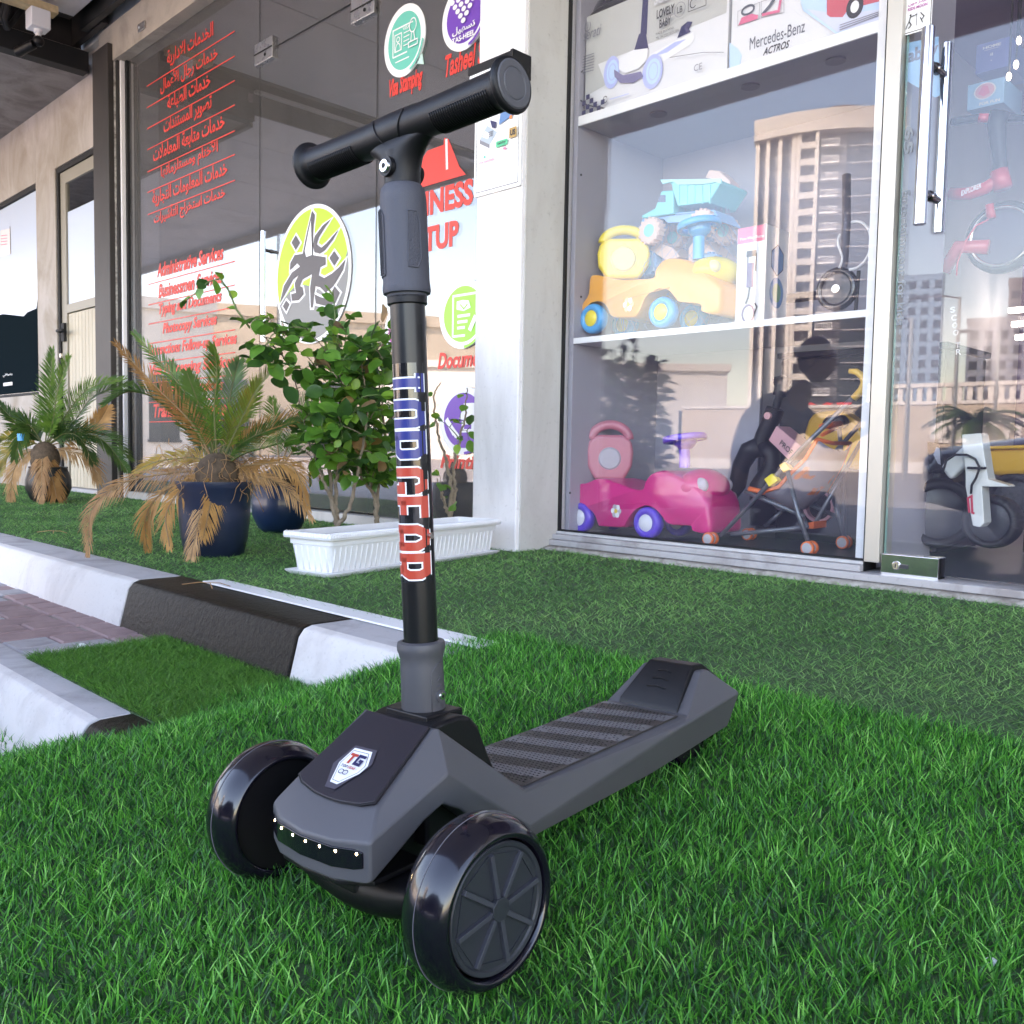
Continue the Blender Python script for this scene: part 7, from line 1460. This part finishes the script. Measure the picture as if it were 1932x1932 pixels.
def shrub(label,base,dep,stems,blobs,nt,pk=(.34,.46,.17,.03),size=(.040,.066),lpt=2,extra=[]):
    o=thing('shrub',label,'shrub',(base.x,base.y,base.z),'shrubs growing in the white trough'); nodes=[]; b=MB(); lo=o.location; xtra=MB()
    for st_ in stems:
        P=[base]+[ptd(*r8(x,y),dep+dz) for x,y,dz in st_]; Q=[2*P[0]-P[1]]+P+[2*P[-1]-P[-2]]; C=[]
        for i in range(len(P)-1):
            a,b_,c,d=Q[i:i+4]
            for k in range(8): t=k/8; C.append(.5*((2*b_)+(-a+c)*t+(2*a-5*b_+4*c-d)*t*t+(-a+3*b_-3*c+d)*t**3)+Vector((rl.uniform(-.004,.004),rl.uniform(-.004,.004),0)))
        C.append(P[-1]); b.tube([c-lo for c in C],[.0062*(1-i/len(C))+.0016 for i in range(len(C))],8,m=Mtw); nodes+=C[4:]
    T_=[]
    for _ in range(nt):
        cx_,cy_,rx_,ry_=rl.choices(blobs,weights=[q_[2]*q_[3] for q_ in blobs])[0]
        while True:
            x,y=rl.uniform(-1,1),rl.uniform(-1,1)
            if x*x+y*y<1: break
        T_.append(ptd(*r8(cx_+x*rx_,cy_+y*ry_),dep+rl.uniform(-.13,.13)))
    T_.sort(key=lambda p:min((p-n_).length for n_ in nodes[::3]))
    cnt=0
    for p in T_:
        nn=min(nodes,key=lambda n_:(p-n_).length+max(0,(n_-p).z)*.8); L_=(p-nn).length; mid=nn.lerp(p,.5)+Vector((rl.uniform(-.1,.1),rl.uniform(-.1,.1),.12))*L_
        C=[nn.lerp(mid,t).lerp(mid.lerp(p,t),t) for t in (0,.25,.5,.75,1)]; b.tube([c-lo for c in C],[.0020,.0017,.0014,.0012,.0009],5,m=Mtg if rl.random()<.6 else Mtw); nodes+=C[2:]
        dirn=(C[-1]-C[-2]).normalized()
        for k in range(lpt+(rl.random()<.4)):
            q=C[-1].lerp(C[2],k*.38*rl.random()); d=dirn*(.8 if k==0 else .25)+Vector((rl.uniform(-1,1),rl.uniform(-1,1),rl.uniform(-.7,.4)))*(.6 if k==0 else 1)
            kind=rl.choices((0,1,2,3),weights=pk)[0]; d=d.normalized(); s_=rl.uniform(*size)*(.7 if kind==2 else 1); pet=q+d*.008; b.tube([q-lo,pet-lo],.0007,4,m=Mtg); cnt+=1
            lf=add_leaf(o,pet,d,s_,kind)
            if cnt>250:
                me=lf.data; M_=lf.matrix_basis.copy(); xtra.add([v.co.copy() for v in me.vertices],[tuple(p.vertices) for p in me.polygons],me.materials[0],M_); bpy.data.objects.remove(lf)
    for pts,ks in extra:
        P=[ptd(*r8(x,y),dep-.03) for x,y in pts]; b.tube([c-lo for c in P],[.0028*(1-i/len(P))+.0008 for i in range(len(P))],6,m=Mtg)
        for i in range(1,len(P)):
            for _ in range(ks):
                q=P[i-1].lerp(P[i],rl.random()); add_leaf(o,q,(P[i]-P[i-1]).normalized()+Vector((rl.uniform(-1,1),rl.uniform(-1,1),rl.uniform(-1,.6))),rl.uniform(.030,.050),rl.choice((0,1,1,2)))
    b.build('stems',None,o,smooth='all',fix=False)
    if xtra.v: tag(xtra.build('foliage',None,o,smooth='all',fix=False),kind='stuff')
    return o
b1=pt(*r8(590,1490),2,.205); b2=pt(*r8(825,1470),2,.205); b3=pt(*r8(1265,1430),2,.215)
D1=dep_of(b1)
shrub('large leafy shrub on a forked stem at the left end of the white trough',b1,D1,[[(560,1340,0),(480,1150,-.03),(400,900,0),(330,600,.02)],[(575,1290,.02),(600,1000,.05),(610,700,.03),(590,330,0)],[(660,1360,-.02),(720,1100,-.04),(760,800,-.05),(720,400,0)],[(560,1340,0),(520,1000,.08),(440,700,.1),(250,450,.05),(100,300,0)]],
 [(520,480,270,200),(330,430,200,170),(620,420,180,190),(650,720,200,170),(420,700,170,190),(110,300,110,90),(130,440,120,70),(600,980,220,210),(760,560,150,200),(560,260,80,90),(560,900,200,200),(450,1000,120,200)],215,
 extra=[([(60,290),(-20,180),(-70,60),(-120,-10),(-190,10),(-270,80),(-330,130)],2),([(560,350),(575,220),(560,60)],3)])
shrub('bushier shrub on a single stem in the middle of the white trough',b2,dep_of(b2),[[(815,1320,0),(760,1150,0),(740,1000,0)],[(830,1250,.02),(880,1000,.04),(850,700,.05),(820,420,.03)],[(815,1320,0),(720,1150,-.06),(700,900,-.06)]],
 [(800,850,140,330),(860,480,90,170),(700,1050,110,130),(840,1150,80,120),(890,330,60,80),(780,1050,150,170)],150,size=(.042,.068))
shrub('sparse thin shrub at the right end of the white trough beside the pillar',b3,dep_of(b3),[[(1275,1250,0),(1240,1080,0),(1190,900,0),(1170,700,0),(1210,620,0)],[(1300,1300,0),(1290,1150,0),(1330,950,0),(1360,800,0),(1370,650,0)],[(1230,1330,0),(1190,1200,-.02)]],
 [(1200,800,50,170),(1330,880,70,140),(1370,720,40,60),(1180,1250,40,120),(1270,1360,40,60),(1390,830,40,30)],17,lpt=1,size=(.030,.055))
# dry leaves and a scrap on the ground
sp=thing('paper_scrap','small white crumpled scrap on the edge of the pavers','litter',(*pt(153,1219,2,.012)[:2],.012)); b=MB(); b.ball((0,0,0),(.012,.008,.006),seg=8,rings=5); b.v=[(p[0]*(1+.3*sin(i*2.3)),p[1]*(1+.3*cos(i*1.7)),p[2]*(1+.3*sin(i))) for i,p in enumerate(b.v)]; b.build('scrap',Mpaper,sp)
for nm,(u,v) in (('tan straw lying on the terrace turf before the navy pot',(385,1105)),('tan straw lying on the far terrace turf',(95,1005))):
    p=pt(u,v,2,ZP+.012); s_=thing('straw',nm,'litter',p); b=MB(); b.tube([(-.05,-.03,0),(-.02,.0,.006),(.02,.005,.008),(.06,-.01,.002)],.0012,5); b.tube([(-.01,.002,.006),(.02,.03,.006),(.05,.04,.001)],.0010,5); b.build('stalk',Mft,s_,smooth='all')

p=pt(1871,1822,2,.075); s_=thing('paper_scrap','tiny pale scrap in the near turf right of the scooter','litter',(p.x,p.y,.078)); b=MB(); b.ball((0,0,0),(.005,.004,.003),seg=8,rings=5); b.build('scrap',Mpaper,s_)
# ---------------------------------------------------------------- across the road: what the glass reflects
def far(az,D): a=radians(az); return (-D*sin(a),2*YF-D*cos(a))
Mtan=grime('tan_render',(.50,.42,.32),(.43,.36,.27),scale=.3,bscale=3,bump=.05); Mcream=grime('cream_render',(.68,.65,.60),(.60,.57,.52),scale=.3,bscale=3,bump=.05); Mdgl=mat('dark_blue_glass',(.03,.045,.06),.12); Mtgrey=mat('tower_grey',(.16,.16,.17),.5)
GZ=-.19
def frame_at(az,D,z=GZ): x,y=far(az,D); a=radians(az); return Matrix.Translation((x,y,z))@Matrix.Rotation(-a,4,'Z')   # local +y faces the shops, +x to the right in the glass
def place(o,M): o.matrix_world=M
# tower with curved front
tw=thing('apartment_tower','tall cream apartment tower with curved front reflected in the toy shop glass','tower'); place(tw,frame_at(26.6,180)); Wd=25.5; H=58.5
def arc_y(x): return 3.2*(1-(2*x/Wd)**2)
def vseg(x0,x1,z0,z1,dy0,dy1,m,name='wall',n=4,par=None):
    b=MB(); xs=[x0+(x1-x0)*i/n for i in range(n+1)]; b.loft([[(x,arc_y(x)+dy0,z0),(x,arc_y(x)+dy1,z0),(x,arc_y(x)+dy1,z1),(x,arc_y(x)+dy0,z1)] for x in xs]); return b.build(name,m,par or tw)
vseg(-Wd/2,Wd/2,0,H,-14,-.6,Mtgrey,'core',8)
for x in (-12.7,-10.8,-8.6,-6.2): vseg(x,x+.7,0,H+.2,-.6,.6,Mcream,'rib')
vseg(-2.2,-1.5,0,H+.2,-.6,1.2,Mcream,'pier',1); vseg(-5.4,-4.9,0,H+.2,-.6,.8,Mcream,'rib',1)
vseg(-Wd/2-.3,Wd/2+.3,H+.3,H+4.0,-2,1.6,Mcream,'crown_band',10); b=MB(); b.lathe([(9,H+4),(8,H+5.5),(5,H+7),(.01,H+7.8)],'z',28,c=(2,-8,0)); b.build('roof_dome',mat('dome_brown',(.30,.20,.12),.6),tw,smooth=True)
bal=None; win=None; band=None
for k in range(20):
    z=k*2.95
    if bal is None:
        b=MB(); b.box(-1.35,1.35,-.6,.9,0,.25); b.box(-1.35,1.35,.80,.9,.25,1.1); b.box(-1.35,-1.1,-.6,.85,.25,2.9); bal=b.build('balcony',Mcream,tw)
        b=MB(); b.box(-1.5,1.5,-.6,.9,0,.3); [b.box(-1.4+i*.35,-1.32+i*.35,.8,.88,.3,1.2) for i in range(9)]; b.box(-1.5,1.5,.78,.9,1.2,1.3); bal2=b.build('balcony',Mwhite,tw)
        b=MB(); b.box(-2.8,2.8,-.6,.35,0,.25); band=b.build('floor_band',mat('band_grey',(.30,.30,.32),.5),tw)
        b=MB(); b.box(-1,1,-.6,-.45,.8,2.4); b.box(-.9,.9,-.6,.1,.4,.55); win=b.build('window',Mdgl,tw)
    for src,x in ((bal,-3.5),(bal2,.4),(band,6.0),(win,-7.3),(win,-9.6),(win,-11.7)):
        o=src.copy(); COL.objects.link(o); o.parent=tw; o.location=(x,arc_y(x),z)
for o in (bal,bal2,band,win): bpy.data.objects.remove(o)
vseg(3.2,8.8,0,H,-.6,-.1,Mdgl,'glass_bay'); vseg(9.0,9.8,0,H,-.6,.8,Mcream,'pier',1); vseg(10.2,12.7,0,H,-.6,.1,Mdgl,'glass_bay')
def block(name,label,az,D,w,h,dep,m,cols,rows,wm=Mdgl,wz=1.5,top=None,cat='building',ww=.55):
    o=thing(name,label,cat); place(o,frame_at(az,D)); box('wall',-w/2,w/2,-dep,0,0,h,m,o)
    dx=w/cols; dz=(h-1)/rows if rows else 0; src=None
    for i in range(cols):
        for j in range(rows):
            if src is None: b=MB(); b.box(-dx*ww/2,dx*ww/2,-.05,.06,0,dz*.5); b.box(-dx*ww/2-.1,dx*ww/2+.1,.0,.2,-.15,0); src=b.build('window',wm,o); q=src
            else: q=src.copy(); COL.objects.link(q); q.parent=o
            q.location=(-w/2+dx*(i+.5),0,1+dz*j)
    if top: box('parapet',-w/2-.2,w/2+.2,-dep-.2,.25,h,h+top,m,o)
    return o
block('apartment_block','white apartment block with rows of small windows beyond the balustrade wall',15.6,230,26,31,12,Mwhite,9,9,top=1.2); block('apartment_block','grey taller apartment block behind the white one',15.2,270,16,46,12,Mtgrey,5,13,top=1.5)
block('office_block','slim blue glass office block far beyond the boundary wall',21.4,260,12,48,12,mat('glass_blue_pale',(.20,.30,.40),.2),4,14); 
block('warehouse','long tan building with dark coping across the road',62,78,60,11.2,20,Mtan,7,1,top=.9,ww=.3); block('warehouse','lower cream building right of the tan one across the road',43,66,26,6.6,14,Mcream,5,1,top=.5,ww=.3); block('warehouse','stepped tan building across the road behind the planter reflection',37.6,84,16,8.0,14,Mtan,3,1,top=.7,ww=.25)
block('warehouse','far left tan building reflected at the end of the office glass',77,60,30,9,14,Mcream,5,1,top=.7,ww=.3)
# boundary walls with balustrade
def bwall(label,az0,az1,D0,D1,h,bal_=True):
    x0,y0=far(az0,D0); x1,y1=far(az1,D1); o=thing('boundary_wall',label,'wall'); ang=atan2(y1-y0,x1-x0); L_=hypot(x1-x0,y1-y0); o.matrix_world=Matrix.Translation((x0,y0,GZ))@Matrix.Rotation(ang,4,'Z')
    box('wall',0,L_,-.25,.0,0,h,Mtan,o); box('plinth',0,L_,-.3,.06,0,.5,Mcream,o); box('coping',0,L_,-.32,.07,h,h+.15,Mcream,o)
    if bal_:
        n=int(L_/.42); src=None
        for i in range(min(n,290)):
            if src is None: b=MB(); b.box(-.11,.11,-.18,-.06,0,.62); src=b.build('baluster',Mcream,o); q=src
            else: q=src.copy(); COL.objects.link(q); q.parent=o
            q.location=(.3+i*.42,0,h+.15)
        box('top_rail',0,L_,-.26,.02,h+.77,h+.95,Mcream,o)
        for i in range(int(L_/7)+1): box('pier',i*7-.3,i*7+.3,-.4,.1,h+.15,h+1.0,Mcream,o) if i*7<L_ else None
    return o
bwall('tan boundary wall with cream balustrade reflected in the toy shop door',23.5,-6,46,44,3.1); bwall('plain tan boundary wall reflected behind the crouching person',34.5,23.6,48,46,3.0,False); bwall('lower front boundary wall with cream balustrade reflected in the door',20.0,-6,40,38,1.3)
sg_=thing('wall_sign','red sign letters on the plain tan wall across the road','sign'); place(sg_,frame_at(26.2,46.6,0)); A=Art(lambda a,c,l:(a,l+.1,c),.01)
A.b=MB(); A.text('OOT',-1.1,2.0,1.2,3.1,Mred,bold=.05); sg_o=A.build('letters',sg_); 
# street lamps
for i,(u,v0,dist) in enumerate(((1720,600,30),(1811,560,34),(1885,625,40))):
    d=CF+CR*((u-966)/FPX)-CU*((v0-966)/FPX); az=math.degrees(atan2(-d.x,d.y)); hgt=CAM_H+dist*d.z/hypot(d.x,d.y)
    o=thing('street_lamp',('short street lamp nearest the pillar side of the door reflection','middle street lamp of the row reflected in the door','street lamp behind the palm tree in the door reflection')[i],'street lamp',group='street lamps across the road'); place(o,frame_at(az,dist)); b=MB(); b.cyl((0,0,0),(0,0,hgt+.2),.09,.05,seg=10); b.build('pole',Msteel,o,smooth=True); b=MB(); b.tube([(0,0,hgt+.15),(-.5,0,hgt+.25),(-1.1,0,hgt+.25)],.03,6); b.build('arm',Msteel,o); b=MB(); b.box(-1.5,-1.0,-.12,.12,hgt+.18,hgt+.30); b.build('lantern',Mdgrey,o,bevel=.03)
# date palm across the road
dp=thing('date_palm','date palm before the boundary wall reflected in the toy shop door','palm'); place(dp,frame_at(18.2,34)); b=MB(); b.cyl((0,0,0),(0,0,1.9),.28,.24,seg=14); b.build('trunk',mat('palm_trunk',(.16,.11,.07),.9,noise_amt=.4,nscale=10),dp,smooth=True)
_loc=dp.location.copy()
for k in range(26):
    a=k*2.4; el=.2+.9*rf.random(); R_=1.7*rf.uniform(.8,1.1); b=MB(); P=[Vector((R_*t*cos(a)*cos(el*.5),R_*t*sin(a)*cos(el*.5),1.9+R_*(t*sin(el)-1.0*t*t*.65))) for t in [i/8 for i in range(9)]]; b.tube(P,.02,4)
    for i in range(1,9):
        for sgn in (-1,1):
            for j in range(3): T=(P[i]-P[i-1]).normalized(); s_=T.cross(Vector((0,0,1))).normalized(); c=P[i-1].lerp(P[i],j/3); tip=c+(T*.6+s_*sgn*.8+Vector((0,0,-.25))).normalized()*.42; b.add([c-T*.03,c+T*.03,tip],[(0,1,2)])
    b.build('frond',Mfd,dp,fix=False)
# parked cars
def car(label,M,m,L_=4.5,roof=1.42,hood=.86,grp=None,cab0=1.25):
    o=thing('parked_car',label,'car',group=grp); o.matrix_world=M; W2=.88
    prof=[(0,.30),(.02,.58),(.12,.70),(.9,hood-.03),(cab0,hood+.02),(cab0+.75,roof-.05),(cab0+1.1,roof),(cab0+1.9,roof-.01),(L_-.85,hood+.10),(L_-.12,hood+.04),(L_,.62),(L_-.02,.32),(L_-.4,.22),(.4,.22)]
    rg=[]
    for y,ins in ((-W2,0),(-W2*.985,0),(-W2*.80,0),(0,0),(W2*.80,0),(W2*.985,0),(W2,0)):
        e=abs(y)/W2; rg.append([(x+( .10*max(0,e-.8)/.2 if x<.5 else -.10*max(0,e-.8)/.2 if x>L_-.5 else 0),y*(1 if z<hood+.04 else 1-.22*(z-hood)/(roof-hood)),z-(.05*max(0,e-.9)/.1 if z>.5 else 0)) for x,z in prof])
    b=MB(); b.loft(rg); b.build('body',m,o,smooth=True,angle=28)
    gl=mat('car_glass',(.01,.012,.015),.06)
    for s_ in (-1,1):
        b=MB(); P=[(cab0+.12,hood+.04),(cab0+.80,roof-.09),(cab0+1.85,roof-.08),(L_-1.0,hood+.13),(L_-1.2,hood+.05)]; yy=lambda z:s_*(W2*(1-.22*(z-hood)/(roof-hood))+.006); b.add([(x,yy(z),z) for x,z in P]+[(x,yy(z)-s_*.02,z) for x,z in P],[(0,1,2,3,4),(9,8,7,6,5)]+[(i,i+5,(i+1)%5+5,(i+1)%5) for i in range(5)]); b.build('side_window',gl,o)
    for x in (.82,L_-.85):
        for s_ in (-1,1):
            b=MB(); b.lathe([(.19,-.1),(.31,-.11),(.325,-.07),(.325,.07),(.31,.11),(.19,.1)],'y',32,closed=True,c=(x,s_*(W2-.09),.325)); t=b.build('tyre',_m['tyre_rubber'],o,smooth='all'); b=MB(); b.lathe([(0,-.09),(.2,-.1),(.2,.1),(0,.09)],'y',24,c=(x,s_*(W2-.08),.325)); b.build('rim',Msteel,t)
    for s_ in (-1,1): b=MB(); b.ball((.12,s_*.66,.60),(.10,.16,.07),seg=12,rings=8); b.build('headlight',mat('lamp_lens',(.6,.6,.65),.1),o,smooth='all'); b=MB(); b.box(L_-.06,L_+.01,s_*.78-.1 if s_>0 else -.86,s_*.86 if s_>0 else -.68,.70,.84); b.build('tail_light',mat('tail_red',(.4,.01,.01),.2),o)
    return o
Mnv=mat('car_navy',(.006,.007,.014),.12,coat=1); Mcw=mat('car_white',(.7,.7,.7),.25,coat=.8)
car('dark navy saloon car parked at the kerb behind the photographer',Matrix.Translation((-2.75,-3.1,ZR)),Mnv,4.7,1.40,.84)
# crouching person beside the camera, seen only in the glass
pe=thing('person','person crouching on the road in grey top and dark trousers, holding up a phone','person',(-2.62,.02,ZR)); pl_=pe.location
def skin(name,V_,E_,R_,m,par,sub=2):
    me=bpy.data.meshes.new(name); me.from_pydata([Vector(v)-pl_ for v in V_],E_,[]); o=bpy.data.objects.new(name,me); link(o,par); me.materials.append(m)
    md=o.modifiers.new('skin','SKIN'); md.use_smooth_shade=True; me.skin_vertices or None
    lay=me.skin_vertices[0].data if me.skin_vertices else None
    if lay is None:
        bm=bmesh.new(); bm.from_mesh(me); bm.verts.layers.skin.verify(); bm.to_mesh(me); bm.free(); lay=me.skin_vertices[0].data
    for i,r in enumerate(R_): lay[i].radius=(r,r) if not hasattr(r,'__len__') else r
    lay[0].use_root=True
    o.modifiers.new('sub','SUBSURF').levels=sub; o.modifiers['sub'].render_levels=sub; return o
Msk=mat('skin_tone',(.36,.20,.13),.5); Mshirt=mat('shirt_grey',(.10,.105,.115),.8); Mtr=mat('trouser_dark',(.02,.022,.03),.8); Mhair=mat('hair_black',(.006,.006,.006),.6)
hd3=(-2.33,.17,.965)
Vb=[(-2.80,.05,.12),(-2.80,.05,.30),(-2.72,.07,.52),(-2.55,.12,.70),(-2.44,.15,.79),(-2.38,.16,.86),
    (-2.55,.28,.72),(-2.30,.33,.60),(-2.08,.24,.66),(-2.55,-.05,.70),(-2.34,-.10,.52),(-2.12,.02,.60),
    (-2.78,.17,.10),(-2.36,.26,.25),(-2.58,.22,-.10),(-2.44,.24,-.13),(-2.78,-.07,.10),(-2.36,-.12,.22),(-2.58,-.08,-.10),(-2.44,-.08,-.13)]
Eb=[(0,1),(1,2),(2,3),(3,4),(4,5),(3,6),(6,7),(7,8),(3,9),(9,10),(10,11),(0,12),(12,13),(13,14),(14,15),(0,16),(16,17),(17,18),(18,19)]
Rb=[.13,.13,.14,.12,.06,.05,.055,.04,.025,.055,.04,.025,.09,.065,.04,.035,.09,.065,.04,.035]
skin('body',Vb,Eb,Rb,Msk,pe); skin('shirt',[Vb[i] for i in (1,2,3,4,6,7,9,10)],[(0,1),(1,2),(2,3),(2,4),(4,5),(2,6),(6,7)],[.15,.165,.145,.075,.07,.058,.07,.058],Mshirt,pe); skin('trousers',[Vb[i] for i in (0,12,13,14,16,17,18)],[(0,1),(1,2),(2,3),(0,4),(4,5),(5,6)],[.15,.105,.078,.052,.105,.078,.052],Mtr,pe)
b=MB(); hc=Vector(hd3)-pl_; b.ball(hc,(.092,.075,.115),seg=24,rings=16); b.v=[(p[0]+(.012 if p[0]-hc.x>.05 and abs(p[2]-hc.z)<.03 else 0),p[1],p[2]) for p in b.v]; hh=b.build('head',Msk,pe,smooth='all')
b=MB(); b.ball(hc+Vector((-.018,0,.022)),(.098,.086,.112),seg=24,rings=16); b.build('hair',Mhair,hh,smooth='all'); b=MB(); b.loft([[(hc.x+.085,hc.y-.008,hc.z+.02),(hc.x+.085,hc.y+.008,hc.z+.02)],[(hc.x+.112,hc.y-.014,hc.z-.022),(hc.x+.112,hc.y+.014,hc.z-.022)],[(hc.x+.086,hc.y-.012,hc.z-.03),(hc.x+.086,hc.y+.012,hc.z-.03)]],cap=False,close=False); b.build('nose',Msk,hh)
for s_ in (-1,1): b=MB(); b.ball(hc+Vector((.085,s_*.03,.015)),(.008,.012,.007),seg=8,rings=6); b.build('eye',Mink,hh); b=MB(); b.ball(hc+Vector((-.005,s_*.078,0)),(.022,.010,.032),seg=10,rings=8); b.build('ear',Msk,hh)
b=MB(); b.box(hc.x+.078,hc.x+.090,-.024+hc.y,.024+hc.y,hc.z-.058,hc.z-.050); b.build('mouth',mat('lip',(.3,.12,.1),.5),hh)
for (x,y,z),sgn in ((Vb[8],1),(Vb[11],-1)):
    P0=Vector((x,y,z))-pl_; b=MB(); b.ball(P0+Vector((.03,0,.01)),(.042,.024,.036),seg=12,rings=8)
    for k in range(4): o2=P0+Vector((.055,sgn*.004,.032-.019*k)); L_=.05-.006*abs(k-1.3); b.tube([o2,o2+Vector((L_*.6,-sgn*.010,.004)),o2+Vector((L_,-sgn*.03,.0))],[.009,.0085,.007],8)
    b.tube([P0+Vector((.01,0,.035)),P0+Vector((.03,-sgn*.02,.055)),P0+Vector((.055,-sgn*.03,.06))],[.011,.010,.008],8); b.build('hand',Msk,pe,smooth='all')
for i in (15,19): P0=Vector(Vb[i])-pl_; b=MB(); b.ball(P0+Vector((.0,0,-.005)),(.14,.045,.035),seg=14,rings=8); b.build('shoe',Mblack,pe,smooth='all')
ph=thing('phone','black phone held up by the crouching person','phone',(-2.0,.13,.66)); b=MB(); b.box(-.006,.006,-.08,.08,-.038,.038); b.build('case',Mgloss,ph,bevel=.004)
